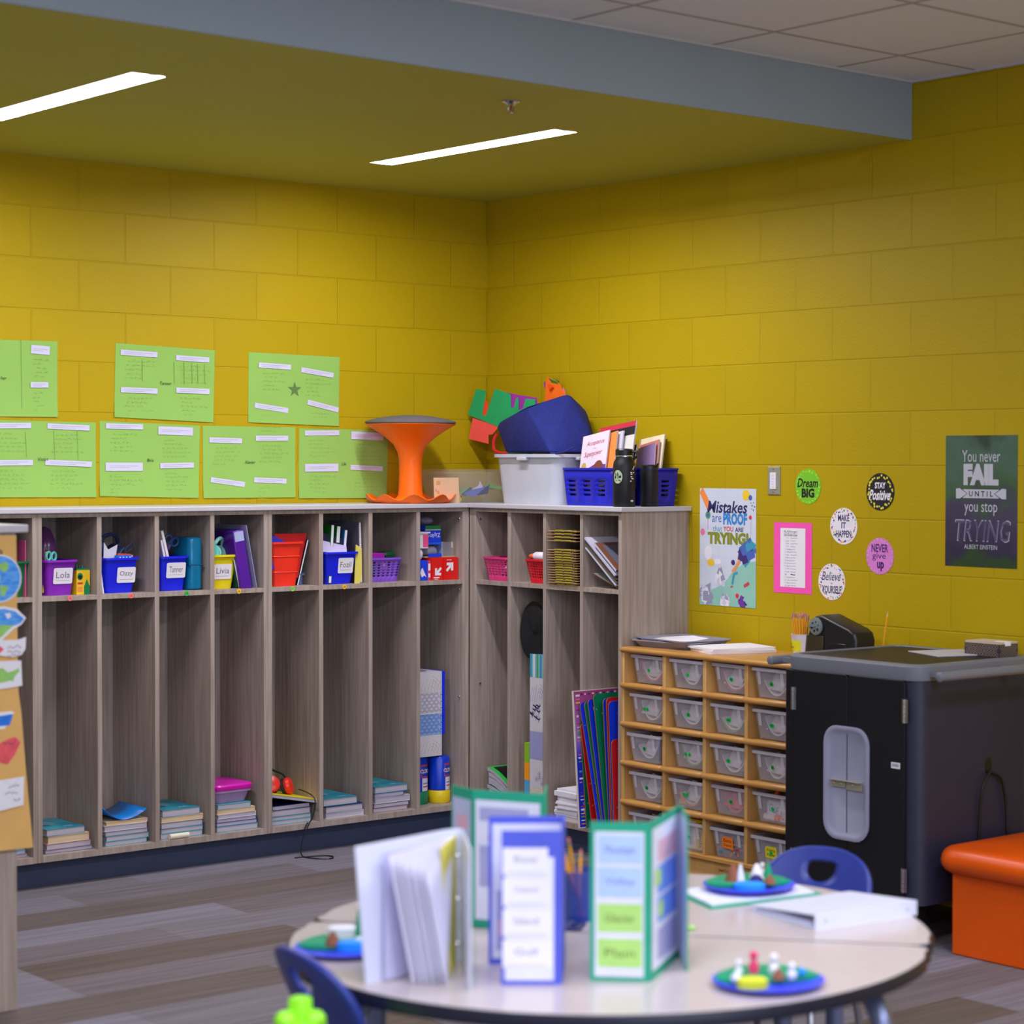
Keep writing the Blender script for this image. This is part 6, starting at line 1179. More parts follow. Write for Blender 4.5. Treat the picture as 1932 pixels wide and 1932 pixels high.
b = MB(); b.T = frame((0.014, -0.0575, 0.134), (1, 0, 0), (0, 0, 1)); b.loft([[(r * math.cos(2 * PI * i / 28), r * math.sin(2 * PI * i / 28), w_) for i in range(28)] for r, w_ in ((0.033, 0), (0.033, 0.006), (0.029, 0.008))], dial)
for k in range(6): a = 2 * PI * k / 6 + 0.3; b.disc(0.017 * math.cos(a), 0.017 * math.sin(a), 0.0083, 0.0028 + 0.0006 * k, ink, 12)
b.box(-0.036, 0.002, -0.002, 0.002, 0.008, 0.012, dial); b.build('size_dial', t)
b = MB().box(0.07, 0.165, -0.058, -0.0553, 0.01, 0.075, M('smoky_window', (30, 30, 34), 0.1)); b.build('side_panel', t, bevel=0.002)
pencil_thing('single sharpened pencil standing behind the black sharpener', (-0.06, -2.555, ZT + 0.0005), (-0.055, -2.585, ZT + 0.195), up=True)

# ================================================================== black charging cart
cartb = M('cart_black', (19, 20, 26), 0.45, spec=0.3, var=0.06, bump=0.05, bscale=200); cartg = M('cart_grey', (112, 116, 126), 0.38, var=0.03); carts = M('cart_side_charcoal', (40, 41, 60), 0.42, var=0.04)
CX, CYL, CYR = -0.645, -2.640, -3.272
t = T('charging_cart', 'black cabinet cart with a grey rimmed top and two doors', 'cart', (CX, CYL, 0), RZ)   # local: x 0..0.632 to the right, y 0..0.595 to the wall
CW, CD = CYL - CYR, 0.595
def rrb(x0, x1, y0, y1, r, z, n=6): return rr(x1 - x0, y1 - y0, r, z, n, ((x0 + x1) / 2, (y0 + y1) / 2))
b = MB().loft([rrb(0.0, CW, 0, CD, 0.055, 0.15), rrb(0.0, CW, 0, CD, 0.055, 0.906)], carts); b.build('carcass', t, smooth=40)
MB().box(-0.0005, 0.052, -0.001, 0.05, 0.15, 0.905, cartb).build('left_stile', t, bevel=0.004)
MB().loft([rrb(-0.002, CW + 0.002, -0.006, CD, 0.06, 0.9065, 8), rrb(-0.004, CW + 0.004, -0.010, CD, 0.062, 0.925, 8), rrb(-0.004, CW + 0.004, -0.010, CD, 0.062, 0.952, 8), rrb(0.004, CW - 0.004, 0.0, CD - 0.01, 0.056, 0.96, 8), rrb(0.022, CW - 0.022, 0.018, CD - 0.03, 0.044, 0.9602, 8), rrb(0.024, CW - 0.024, 0.02, CD - 0.032, 0.043, 0.955, 8)], cartg).build('top_rim', t, smooth=40)
MB().loft([rrb(0.025, CW - 0.025, 0.021, CD - 0.033, 0.043, 0.9551, 8), rrb(0.025, CW - 0.025, 0.021, CD - 0.033, 0.043, 0.9562, 8)], cartb).build('top_mat', t)
for x0, x1 in ((0.054, 0.3125), (0.3155, 0.577)):
    b = MB(); b.loft([[(p[0], y, p[1]) for p in [(x0 + (x1 - x0) / 2 + a, 0.53 + c) for a, c, _ in rr(x1 - x0, 0.752, 0.014, 0, 3)]] for y in (-0.012, -0.0005)], cartb); b.build('door', t, bevel=0.0015)
def rrv(u0, u1, v0, v1, r, y, n=5): return [(p[0], y, p[1]) for p in rr(u1 - u0, v1 - v0, r, 0, n, ((u0 + u1) / 2, (v0 + v1) / 2))]
gl = M('handle_recess_grey', (146, 148, 172), 0.4, var=0.02)
b = MB().loft([rrv(0.209, 0.420, 0.338, 0.728, 0.06, -0.0125), rrv(0.207, 0.422, 0.336, 0.730, 0.062, -0.020), rrv(0.215, 0.414, 0.344, 0.722, 0.056, -0.0225), rrv(0.224, 0.405, 0.353, 0.713, 0.05, -0.019), rrv(0.232, 0.397, 0.362, 0.704, 0.044, -0.0128)], gl); b.build('handle_recess', t, smooth=40)
MB().box(0.3125, 0.3155, -0.0133, -0.0131, 0.362, 0.704, cartb).build('recess_seam', t, smooth=0)
b = MB().box(0.243, 0.311, -0.018, -0.0135, 0.517, 0.542, steel).box(0.316, 0.388, -0.018, -0.0135, 0.512, 0.54, steel).box(0.243, 0.388, -0.03, -0.0135, 0.541, 0.5425, steel)
for x in (0.255, 0.290, 0.345): b.ball((x, -0.0185, 0.529), (0.006, 0.004, 0.006), steel, 10, 6)
b.build('hasp', t)
for x in (0.0515, 0.5795):
    for z in (0.805, 0.235):
        b = MB().box(x - 0.013, x + 0.013, -0.0135, -0.012, z - 0.04, z + 0.04, chrome)
        for k in range(5): b.tube([(x, -0.0165, z - 0.04 + k * 0.0162), (x, -0.0165, z - 0.0255 + k * 0.0162)], 0.0058, chrome, 10)
        b.build('hinge', t)
b = MB().box(0.519, 0.559, -0.0128, -0.0122, 0.608, 0.628, white_pl)
for k in range(9): b.box(0.524 + k * 0.0034, 0.5255 + k * 0.0034, -0.0131, -0.0129, 0.613, 0.624, ink)
b.build('barcode_label', t, smooth=0)
for x, s in ((-0.085, -1), (CW + 0.085, 1)):
    b = MB().tube([(x, 0.0, 0.928), (x, 0.004, 0.928), (x, 0.47, 0.928), (x, 0.474, 0.928)], 0.0165, cartg, 16, rr=[0.010, 0.0165, 0.0165, 0.010]); 
    for y in (0.06, 0.41): b.box(min(x, x - s * 0.086), max(x, x - s * 0.086), y - 0.012, y + 0.012, 0.92, 0.936, cartg)
    b.build('side_handle', t)
b = MB(); b.T = frame((CW + 0.0008, 0.357, 0.592), (0, 1, 0), (0, 0, 1)); b.poly([(0.017 * math.cos(a), 0.028 * (1 if math.sin(a) > 0 else -1) * 0.5 + 0.017 * math.sin(a), 0) for a in [2 * PI * i / 24 for i in range(24)]], black_pl); b.T = Matrix(); b.build('cable_port', t, smooth=0)
MB().tube(smooth_path([(CW + 0.008, 0.296, 0.2), (CW + 0.01, 0.300, 0.40), (CW + 0.012, 0.315, 0.525), (CW + 0.012, 0.345, 0.565), (CW + 0.004, 0.357, 0.572), (CW + 0.012, 0.385, 0.563), (CW + 0.012, 0.420, 0.53), (CW + 0.01, 0.446, 0.42), (CW + 0.008, 0.452, 0.2)]), 0.005, black_pl, 8).build('power_cable', t)
for x in (0.06, CW - 0.06):
    for y in (0.06, CD - 0.06):
        b = MB(); b.T = Matrix.Translation((x, y, 0.06)) @ Matrix.Rotation(PI / 2, 4, 'Y'); b.lathe([(0.05, -0.014), (0.06, -0.010), (0.06, 0.010), (0.05, 0.014)], black_pl, n=24); b.T = Matrix(); b.box(x - 0.02, x + 0.02, y - 0.02, y + 0.02, 0.1, 0.15, black_pl); b.build('caster', t)
b = MB().box(-0.11, 0.11, -0.11, 0.11, 0, 0.004, M('pale_board', (190, 190, 200), 0.4)); tag(b.build('clipboard', loc=(-0.18, -3.00, 0.9566), rot=-0.35, bevel=0.001), 'pale clipboard lying on top of the black cart', 'clipboard')
damask = M('dark_patterned_paper', (50, 42, 54), 0.5)
t = T('patterned_box', 'dark honeycomb patterned box with papers on the cart top', 'box', (-0.172, -3.222, 0.9567), 0.0)
b = MB().box(0.0, 0.1, 0.0, 0.16, 0, 0.044, damask)
for pf, L in ((frame((-0.0004, 0.16, 0), (0, -1, 0), (0, 0, 1)), 0.16), (frame((0.0, -0.0004, 0), (1, 0, 0), (0, 0, 1)), 0.1)):
    b.T = pf
    for i in range(int(L / 0.014)):
        for j in range(3):
            u, v = 0.008 + i * 0.014 + (0.007 if j % 2 else 0), 0.008 + j * 0.0135
            if u < L - 0.007: b.stroke([(u + 0.0058 * math.cos(a), v + 0.0058 * math.sin(a)) for a in [2 * PI * k / 6 for k in range(7)]], 0.0, 0.0018, M('pattern_tan', (150, 130, 110), 0.5))
b.T = Matrix(); b.build('box_body', t, smooth=0); MB().box(0.002, 0.1, 0.002, 0.158, 0.0443, 0.052, M('tan_sheets', (196, 178, 150), 0.7)).build('paper_top', t); MB().box(0.03, 0.06, -0.0008, 0.05, 0.038, 0.0528, paper).build('white_tag', t)

# ================================================================== orange ottoman
leather = M('orange_leather', (222, 84, 0), 0.38, spec=0.35, var=0.05, scale=4, bump=0.04, bscale=200)
t = T('ottoman', 'orange leather ottoman bench cut off by the right edge', 'ottoman', (-0.577, -3.361, 0), 0)
b = MB().box(0.0, 0.5, -0.95, 0.0, 0.0, 0.275, leather); b.build('base', t, bevel=0.006)
b = MB(); rg = []
for k in range(9):
    a = -PI / 2 + PI * k / 8; off = 0.045 * math.cos(a) ; rg.append(rrb(-0.005 - off, 0.505 + off, -0.955 - off, 0.005 + off, 0.035 + off, 0.318 + 0.045 * math.sin(a)))
rg.append(rrb(0.03, 0.47, -0.92, -0.03, 0.03, 0.372)); rg.append(rrb(0.12, 0.38, -0.83, -0.12, 0.03, 0.38)); b.loft(rg, leather); b.build('cushion', t, smooth=60)

# ================================================================== low cabinet end with the kraft paper chart (far left)
t = T('cabinet', 'laminate cabinet with a pale top, carrying the paper chart at far left', 'cabinet', (-3.227, -2.007, 0), 0)
MB().box(-1.0, 0, 0, 0.02, 0.0, 1.421, laminate).build('back_panel', t); MB().box(-0.019, 0, 0.0205, 0.34, 0.0, 1.421, laminate).build('side_panel', t); MB().box(-1.0, -0.981, 0.0205, 0.34, 0.0, 1.421, laminate).build('side_panel', t)
MB().box(-0.981, -0.0195, 0.0205, 0.33, 0.104, 0.128, laminate).build('shelf', t)
MB().box(-1.03, 0.033, -0.018, 0.36, 1.4213, 1.444, counter_m).build('top', t, bevel=0.003)
t = T('paper_chart', 'kraft paper chart with coloured map drawings taped to the cabinet at far left', 'chart', None, mw=FL(-3.227, 0.0, -2.0085))
b = MB(); N = 14; vs = []; fs = []
for j in range(N + 1):
    z = 1.413 - (1.413 - 0.482) * j / N; k = j / N; xr = 0.001 + 0.008 * k + 0.034 * max(0, k - 0.45) ** 1.3 / 0.55 ** 1.3
    for i in range(7): s_ = i / 6; vs.append((-0.52 * (1 - s_) + xr * s_, z, 0.002 + (0.03 * k * max(0, s_ - 0.6) if k > 0.5 else 0) + (0.004 if k > 0.5 else 0)))
    if j:
        for i in range(6): a = (j - 1) * 7 + i; fs.append((a, a + 7, a + 8, a + 1))
b.add(vs, fs, kraft); b.text('e', -0.052, 1.36, 0.004, 0.024, M('chart_ink', (90, 70, 60), 0.7)); b.text('M', -0.085, 1.367, 0.004, 0.034, M('chart_ink')); b.build('backing_sheet', t, smooth=50)
ocean = M('crayon_blue', (50, 140, 236), 0.8, c2=(110, 180, 246), scale=40, stretch=(1, 3, 1)); land = M('crayon_green_map', (150, 204, 110), 0.8, var=0.1, scale=40); redcr = M('crayon_red', (232, 90, 100), 0.8, var=0.12, scale=50)
def cut(name, label, pts, m, w=0.0055, extra=None, white=None):
    b = MB()
    if white: b.poly([(p[0], p[1], w) for p in white], paper, 0.0006)
    if pts: b.poly([(p[0], p[1], w + 0.001) for p in pts], m)
    if extra: extra(b, w + 0.0016)
    tag(b.build(name, t, smooth=0), label, None)
X0 = 3.227
c0 = [(-3.28 + X0 + 0.064 * math.cos(2 * PI * i / 28), 1.286 + 0.067 * math.sin(2 * PI * i / 28)) for i in range(28)]
cut('globe_cutout', 'crayon coloured globe', c0, ocean, extra=lambda b, w: (b.poly([(-0.058, 1.33, w), (-0.03, 1.335, w), (-0.024, 1.318, w), (-0.036, 1.305, w), (-0.05, 1.31, w)], land), b.poly([(-0.062, 1.30, w), (-0.05, 1.296, w), (-0.054, 1.275, w), (-0.064, 1.27, w)], land), b.poly([(-0.052, 1.268, w), (-0.026, 1.262, w), (-0.04, 1.232, w), (-0.05, 1.238, w)], land)), white=[(p[0] * 1.0 + (p[0] + 0.053) * 0.06, p[1] + (p[1] - 1.286) * 0.06) for p in c0])
cut('continent_cutout', 'blue and green continent drawing', [(-0.1, 1.19), (-0.04, 1.197), (-0.005, 1.187), (0.022, 1.165), (0.012, 1.152), (-0.01, 1.145), (-0.1, 1.15)], ocean, extra=lambda b, w: (b.poly([(-0.1, 1.152, w), (-0.01, 1.147, w), (-0.03, 1.13, w), (-0.05, 1.112, w), (-0.1, 1.105, w)], land), b.poly([(-0.038, 1.182, w + 0.0004), (-0.022, 1.184, w + 0.0004), (-0.018, 1.172, w + 0.0004), (-0.03, 1.166, w + 0.0004)], paper)), white=[(-0.1, 1.2), (-0.04, 1.204), (0.0, 1.195), (0.029, 1.167), (0.015, 1.148), (-0.01, 1.135), (-0.045, 1.105), (-0.1, 1.098)])
def wr(b, w, u0, u1, v, n):
    q = random.Random(int(v * 1000))
    for k in range(n):
        b.stroke([(u0 + (u1 - u0) * i / 9, v - k * 0.0135 + q.uniform(-0.005, 0.005)) for i in range(10)], w, 0.0016, M('chart_pen', (60, 56, 76), 0.7))
cut('caption_strip', 'white caption with a red arrow', [(-0.1, 1.095), (-0.055, 1.088), (-0.042, 1.078), (-0.055, 1.066), (-0.1, 1.062)], redcr, 0.009, extra=lambda b, w: wr(b, w, -0.032, 0.012, 1.083, 3), white=[(-0.1, 1.107), (0.0, 1.103), (0.027, 1.11), (0.025, 1.075), (0.012, 1.056), (-0.02, 1.052), (-0.1, 1.07)])
cut('country_cutout', 'green country map on white paper', [(-0.1, 1.02), (-0.045, 1.022), (-0.03, 1.008), (-0.012, 1.012), (0.004, 1.02), (0.006, 1.008), (-0.008, 0.996), (-0.014, 0.98), (-0.022, 0.984), (-0.05, 0.978), (-0.1, 0.99)], land, 0.008, white=[(-0.1, 1.043), (0.012, 1.041), (0.015, 0.966), (-0.03, 0.961), (-0.1, 0.958)])
cut('state_cutout', 'blue crayon state on white paper', [(-0.1, 0.878), (-0.02, 0.884), (-0.005, 0.872), (-0.008, 0.852), (-0.1, 0.85)], M('crayon_deep_blue', (40, 120, 226), 0.8, var=0.15, scale=40), 0.011, white=[(-0.1, 0.891), (-0.02, 0.893), (0.002, 0.878), (0.0, 0.845), (-0.1, 0.84)])
cut('red_state_cutout', 'red crayon shape', [(-0.1, 0.806), (-0.06, 0.8), (-0.03, 0.812), (-0.01, 0.816), (0.007, 0.798), (-0.012, 0.762), (-0.035, 0.736), (-0.1, 0.76)], redcr, 0.013, extra=lambda b, w: wr(b, w, -0.05, -0.01, 0.8, 1))
cut('address_sheet', 'white envelope sheet with handwriting', None, paper, 0.02, extra=lambda b, w: (wr(b, w, -0.035, -0.002, 0.672, 1), wr(b, w, -0.045, -0.006, 0.652, 1), wr(b, w, -0.018, 0.002, 0.63, 1), b.stroke([(-0.05, 0.69), (-0.025, 0.672), (0.0, 0.694)], w, 0.0014, lgrey_i)), white=[(-0.1, 0.69), (0.014, 0.697), (0.012, 0.612), (-0.1, 0.596)])
# ================================================================== foreground tables
TH = 0.545; TM = Vector((-2.821, -4.281)); TRZ = math.atan2(-0.784, 0.621)
top_m = M('table_laminate', (198, 186, 186), 0.2, var=0.02, scale=30); edge_m = M('table_edge_navy', (22, 24, 44), 0.35); leg_m = M('table_leg_steel', (130, 140, 176), 0.3, 0.6)
def uv(u, n): return (TM.x + 0.621 * u - 0.784 * n, TM.y - 0.784 * u - 0.621 * n)
def half_table(label, rz, seed):
    t = T('half_round_table', label, 'table', (TM.x, TM.y, 0), rz, group='half round tables pushed together')
    R = 0.742; pts = []
    for i in range(41):
        a = PI + PI * i / 40; pts.append((R * math.cos(a), -0.006 + R * math.sin(a)))
    # round the two tips
    tip = 0.045; inner = [p for p in pts if p[1] < -0.075]
    L = [(-R + 0.012, -0.058), (-R + 0.006, -0.04), (-R + 0.012, -0.022), (-R + 0.032, -0.008), (-R + 0.06, -0.004)]
    Rr = [(R - 0.06, -0.004), (R - 0.032, -0.008), (R - 0.012, -0.022), (R - 0.006, -0.04), (R - 0.012, -0.058)]
    out = inner + list(reversed([(x, y) for x, y in Rr]))[0:0] + [(p[0], p[1]) for p in reversed(Rr)] + [(p[0], p[1]) for p in reversed(L)]
    def ring(z, s): return [(p[0] * s, -0.3 + (p[1] + 0.3) * s, z) for p in out]
    MB().loft([ring(TH - 0.004, 0.9935), ring(TH, 0.988)], top_m).build('tabletop', t, smooth=40)
    MB().loft([ring(TH - 0.034, 0.985), ring(TH - 0.03, 0.998), ring(TH - 0.006, 1.0), ring(TH - 0.0015, 0.995)], edge_m).build('edge_band', t, smooth=50)
    for x, y, ox, oy in ((0.60, -0.2, 0.05, -0.05), (-0.44, -0.50, -0.02, -0.05), (0.2, -0.60, 0.02, -0.04) if seed else (0.3, -0.56, 0.02, -0.05), (-0.3, -0.5, -0.03, -0.03) if seed else (-0.62, -0.12, -0.04, -0.02)):
        if seed == 0 and x == 0.3: continue
        b = MB().tube(smooth_path([(x - ox * 1.6, y - oy * 1.6, TH - 0.05), (x, y, TH - 0.06), (x + ox * 0.8, y + oy * 0.8, TH - 0.11), (x + ox, y + oy, TH - 0.2), (x + ox, y + oy, 0.03)]), 0.024, leg_m, 14); lg = b.build('leg', t)
        MB().lathe([(0.027, 0.0), (0.027, 0.035), (0.022, 0.04)], black_pl, (x + ox, y + oy), 14).build('glide', lg)
    return t
half_table('nearer half round table with a dark edge in the foreground', TRZ, 0)
half_table('farther half round table behind the foreground one, seam between them', TRZ + PI, 1)

# ================================================================== chairs
navy_ch = M('chair_navy', (38, 54, 140), 0.42, var=0.05, bump=0.05, bscale=150)
def chair(label, loc, rz, sz=1.0):
    t = T('school_chair', label, 'chair', loc, rz, group='navy school chairs'); t.scale = (1, 1, sz)
    n = 48; zc = 0.492
    def bend(x, z): return 0.155 + 0.10 * (z - 0.36) / 0.22 - 0.9 * x * x
    def outer(a):
        c, s_ = math.cos(a), math.sin(a); hx = 0.168; hz = 0.105; e = 2.6
        x = hx * abs(c) ** (2 / e) * (1 if c > 0 else -1); z = hz * abs(s_) ** (2 / e) * (1 if s_ > 0 else -1)
        return (x * (1 - 0.12 * max(0, s_)), zc + z)
    def inner(a):
        c, s_ = math.cos(a), math.sin(a); x = 0.04 * c; z = 0.026 * s_
        if s_ > 0: x = 0.043 * abs(c) ** 0.45 * (1 if c > 0 else -1); z = 0.022 * abs(s_) ** 0.45
        else: x = 0.043 * c; z = 0.034 * s_
        return (x, zc + 0.045 + z)
    rings = []
    for k in (0, 0.15, 0.35, 0.6, 0.85, 1.0):
        r = []
        for i in range(n):
            a = 2 * PI * i / n; o = outer(a); q_ = inner(a); x = q_[0] * (1 - k) + o[0] * k; z = q_[1] * (1 - k) + o[1] * k; r.append((x, bend(x, z), z))
        rings.append(r)
    b = MB().loft(rings, navy_ch, False, False); b.build('backrest', t, solid=0.012, smooth=60)
    b = MB(); N = 12; vs = []; fs = []
    for j in range(N + 1):
        for i in range(N + 1):
            u = -1 + 2 * i / N; v = -1 + 2 * j / N; x = 0.17 * u * math.sqrt(max(0, 1 - 0.28 * v * v)); y = 0.17 * v * math.sqrt(max(0, 1 - 0.28 * u * u)); vs.append((x, y - 0.02, 0.325 + 0.018 * u * u - 0.01 * (1 - v * v) - (0.02 * (-v - 0.7) / 0.3 if v < -0.7 else 0)))
            if i and j: k = j * (N + 1) + i; fs.append((k, k - 1, k - N - 2, k - N - 1))
    b.add(vs, fs, navy_ch); b.build('seat', t, solid=0.012, smooth=60)
    MB().loft([[(x, y, z) for x, y in ((-0.06, 0.0), (0.06, 0.0), (0.06, 0.012), (-0.06, 0.012))] if 0 else [(-w_, y, z), (w_, y, z), (w_, y + 0.012, z), (-w_, y + 0.012, z)] for w_, y, z in ((0.11, 0.125, 0.325), (0.10, 0.145, 0.345), (0.11, 0.155, 0.38), (0.12, 0.16, 0.40))], navy_ch).build('back_support', t, smooth=60)
    for sx in (-1, 1):
        for fy, by in ((-0.12, -0.17), (0.1, 0.17)):
            lg = MB().tube(smooth_path([(sx * 0.10, fy * 0.6, 0.312), (sx * 0.135, fy, 0.305), (sx * 0.15, (fy + by) / 2, 0.2), (sx * 0.16, by, 0.012)]), 0.0105, chrome, 10).build('leg', t)
            MB().lathe([(0.014, 0), (0.016, 0.012), (0.012, 0.02)], black_pl, (sx * 0.16, by), 12).build('glide', lg)
    return t
chair('navy school chair with a cut-out handle behind the tables', (-2.02, -4.03, 0), math.atan2(-0.33, -0.95) + PI / 2, 0.965)
chair('navy school chair at the left of the nearer table, seen edge-on', (-3.393, -4.262, 0), math.radians(-6) + PI / 2, 1.04)

# ================================================================== things on the tables
# standing open white binder
wb = M('binder_white', (222, 226, 246), 0.35, var=0.015); wpg = M('binder_pages', (230, 228, 244), 0.7, var=0.02); ypg = M('yellow_divider', (228, 220, 90), 0.6)
HG = Vector((-3.29, -4.28)); A_ = Vector((-3.531, -4.326)); B_ = Vector((-3.399, -4.514))
t = T('binder', 'white ring binder standing open on its edge on the nearer table', 'binder', (HG.x, HG.y, TH), 0)
def panel(b, p, q_, z0, z1, th, m, zt0=None, zt1=None, lean=(0, 0)):
    p = Vector(p); q_ = Vector(q_); d = (q_ - p).normalized(); nn = Vector((-d.y, d.x)) * th / 2
    zt0 = z1 if zt0 is None else zt0; zt1 = z1 if zt1 is None else zt1
    P = [(p + nn), (q_ + nn), (q_ - nn), (p - nn)]
    lo = [(v.x, v.y, z0) for v in P]; hi = [(v.x + (lean[0] if i in (1, 2) else 0), v.y + (lean[1] if i in (1, 2) else 0), (zt1 if i in (1, 2) else zt0)) for i, v in enumerate(P)]
    return b.loft([lo, hi], m)
z2 = Vector((0, 0)); a2 = A_ - HG; b2 = B_ - HG
b = MB(); panel(b, z2, a2, 0, 0.292, 0.004, wb, lean=tuple(a2.normalized() * 0.03)); tag(b.build('front_cover', t, bevel=0.001), None, None)
b = MB(); panel(b, Vector((0.03, -0.012)), b2, 0, 0.292, 0.004, wb); b.build('back_cover', t, bevel=0.001)
b = MB(); panel(b, z2, Vector((0.03, -0.012)), 0, 0.292, 0.004, wb); b.build('spine', t)
b = MB()
for z in (0.05, 0.146, 0.24): b.tube([(0.012 + 0.02 * math.cos(a), -0.02 + 0.02 * math.sin(a), z) for a in [2 * PI * k / 12 for k in range(13)]], 0.002, chrome, 6)
b.build('rings', t)
b = MB()
for k, s_ in enumerate((0.42, 0.5, 0.56, 0.63, 0.7, 0.76)):
    d = a2 * (1 - s_) + b2 * s_; d = d.normalized() * 0.205
    panel(b, Vector((0.01, -0.012)), d, 0.003, 0.276, 0.0014, wpg, 0.28, 0.272 - 0.006 * k, lean=tuple((d.normalized() * 0.02 + (a2 - b2).normalized() * 0.045)))
b.build('pages', t, smooth=0)
d = (a2 * 0.16 + b2 * 0.84).normalized() * 0.12; b = MB(); panel(b, Vector((0.012, -0.014)), d, 0.003, 0.276, 0.003, ypg, 0.28, 0.272, lean=tuple((a2 - b2).normalized() * 0.02)); b.build('yellow_divider', t, smooth=0)
b = MB(); panel(b, Vector((-0.012, -0.014)), a2 * 0.86 + Vector((0.008, -0.016)), 0.004, 0.272, 0.001, M('lilac_sheet', (206, 204, 238), 0.7)); b.build('inner_sheet', t, smooth=0)
# folded trifold boards
def trifold(label, P, m, h, inner, pics, thick=0.003):
    P = [Vector(p) for p in P]; c = sum(P, Vector((0, 0))) / len(P)
    t = T('trifold_board', label, 'trifold board', (c.x, c.y, TH), 0, group='folded report boards')
    for i in range(len(P) - 1):
        b = MB(); panel(b, P[i] - c, P[i + 1] - c, 0.0, h, thick, m); b.build('panel', t, smooth=0)
    for (i, side, u0, u1, v0, v1, mm, fn) in pics:
        p, q_ = P[i] - c, P[i + 1] - c; d = (q_ - p); L = d.length; d = d / L; nrm = Vector((d.y, -d.x)) * side
        if side < 0: org = q_; r = -d
        else: org = p; r = d
        b = MB(); b.T = frame((org.x + nrm.x * 0.0022, org.y + nrm.y * 0.0022, 0), (r.x, r.y, 0), (0, 0, 1)); b.box(u0 * L, u1 * L, v0 * h, v1 * h, 0, 0.0008, mm)
        if fn: fn(b, L, h)
        b.build('pasted_sheet', t, smooth=0)
    return t
gcard = M('teal_green_card', (30, 164, 130), 0.55); bcard = M('periwinkle_card', (80, 94, 212), 0.55); rep = M('report_white', (226, 228, 246), 0.7); skyb = M('pale_blue_box', (176, 204, 246), 0.7); limb = M('lime_box', (176, 224, 120), 0.7); fa_ink = M('report_ink', (120, 120, 190), 0.7); olv = M('olive_ink', (110, 130, 50), 0.7); pic1 = M('picture_blue', (110, 150, 236), 0.7); pic2 = M('picture_grey', (170, 170, 214), 0.7)
def front_green(b, L, h):
    for v0, v1, m, s_, ik in ((0.74, 0.92, skyb, 'Mountain', fa_ink), (0.53, 0.72, skyb, 'Valley', fa_ink), (0.31, 0.49, limb, 'Glacier', olv), (0.09, 0.27, limb, 'Plain', olv)):
        b.rect(0.13 * L, 0.87 * L, v0 * h, v1 * h, 0.0012, m); b.text(s_, 0.5 * L, (v0 + v1) / 2 * h, 0.0016, 0.018, ik, 0.5 * L, fit=True)
def mid_green(b, L, h):
    for v0, v1, m in ((0.72, 0.86, M('picture_pink', (224, 180, 200), 0.7)), (0.52, 0.7, pic1), (0.34, 0.5, pic1), (0.1, 0.3, pic2)): b.rect(0.2 * L, 0.85 * L, v0 * h, v1 * h, 0.0012, m)
    b.rect(0.12 * L, 0.3 * L, 0.58 * h, 0.68 * h, 0.0016, limb); b.disc(0.3 * L, 0.42 * h, 0.0016, 0.02, limb)
trifold('green bordered folded report board with lime boxes, rightmost on the nearer table', [(-3.156, -4.605), (-3.071, -4.699), (-2.862, -4.558), (-2.949, -4.68)], gcard, 0.335, rep,
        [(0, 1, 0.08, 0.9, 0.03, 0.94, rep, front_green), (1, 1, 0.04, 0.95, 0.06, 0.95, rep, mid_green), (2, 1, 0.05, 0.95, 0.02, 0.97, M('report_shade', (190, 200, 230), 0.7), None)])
def front_blue(b, L, h):
    for k, s_ in enumerate(('River', 'Canyon', 'Island', 'Gulf')):
        v = (0.73 - k * 0.2) * h; b.rect(0.02 * L, (0.78 + 0.03 * k) * L, v - 0.005, v + 0.052, 0.0012, paper); b.rect(0.06 * L, 0.74 * L, v - 0.002, v, 0.0016, lgrey_i); b.text(s_, 0.42 * L, v + 0.028, 0.0016, 0.014, grey_i, 0.4 * L, fit=True)
trifold('blue bordered folded report board with white word strips in front', [(-3.318, -4.512), (-3.225, -4.594), (-3.10, -4.45), (-3.227, -4.345)], bcard, 0.322, rep,
        [(0, 1, 0.06, 0.88, 0.03, 0.83, rep, front_blue), (2, -1, 0.05, 0.95, 0.04, 0.95, rep, lambda b, L, h: (b.rect(0.1 * L, 0.4 * L, 0.1 * h, 0.5 * h, 0.0012, pic2), b.rect(0.12 * L, 0.3 * L, 0.2 * h, 0.3 * h, 0.0016, M('picture_pink'))))])
trifold('green bordered folded report board standing behind the blue one', [(-3.018, -3.920), (-3.026, -4.015), (-2.945, -4.177), (-2.85, -4.07)], gcard, 0.322, rep,
        [(0, 1, 0.08, 0.92, 0.04, 0.92, M('report_shade'), lambda b, L, h: b.rect(0.3 * L, 0.8 * L, 0.7 * h, 0.8 * h, 0.0012, M('picture_pink'))), (1, 1, 0.04, 0.96, 0.06, 0.93, rep, lambda b, L, h: (b.rect(0.1 * L, 0.8 * L, 0.78 * h, 0.88 * h, 0.0012, pic2), b.rect(0.1 * L, 0.5 * L, 0.3 * h, 0.6 * h, 0.0012, pic2), b.disc(0.3 * L, 0.66 * h, 0.0016, 0.015, M('picture_pink'))))])
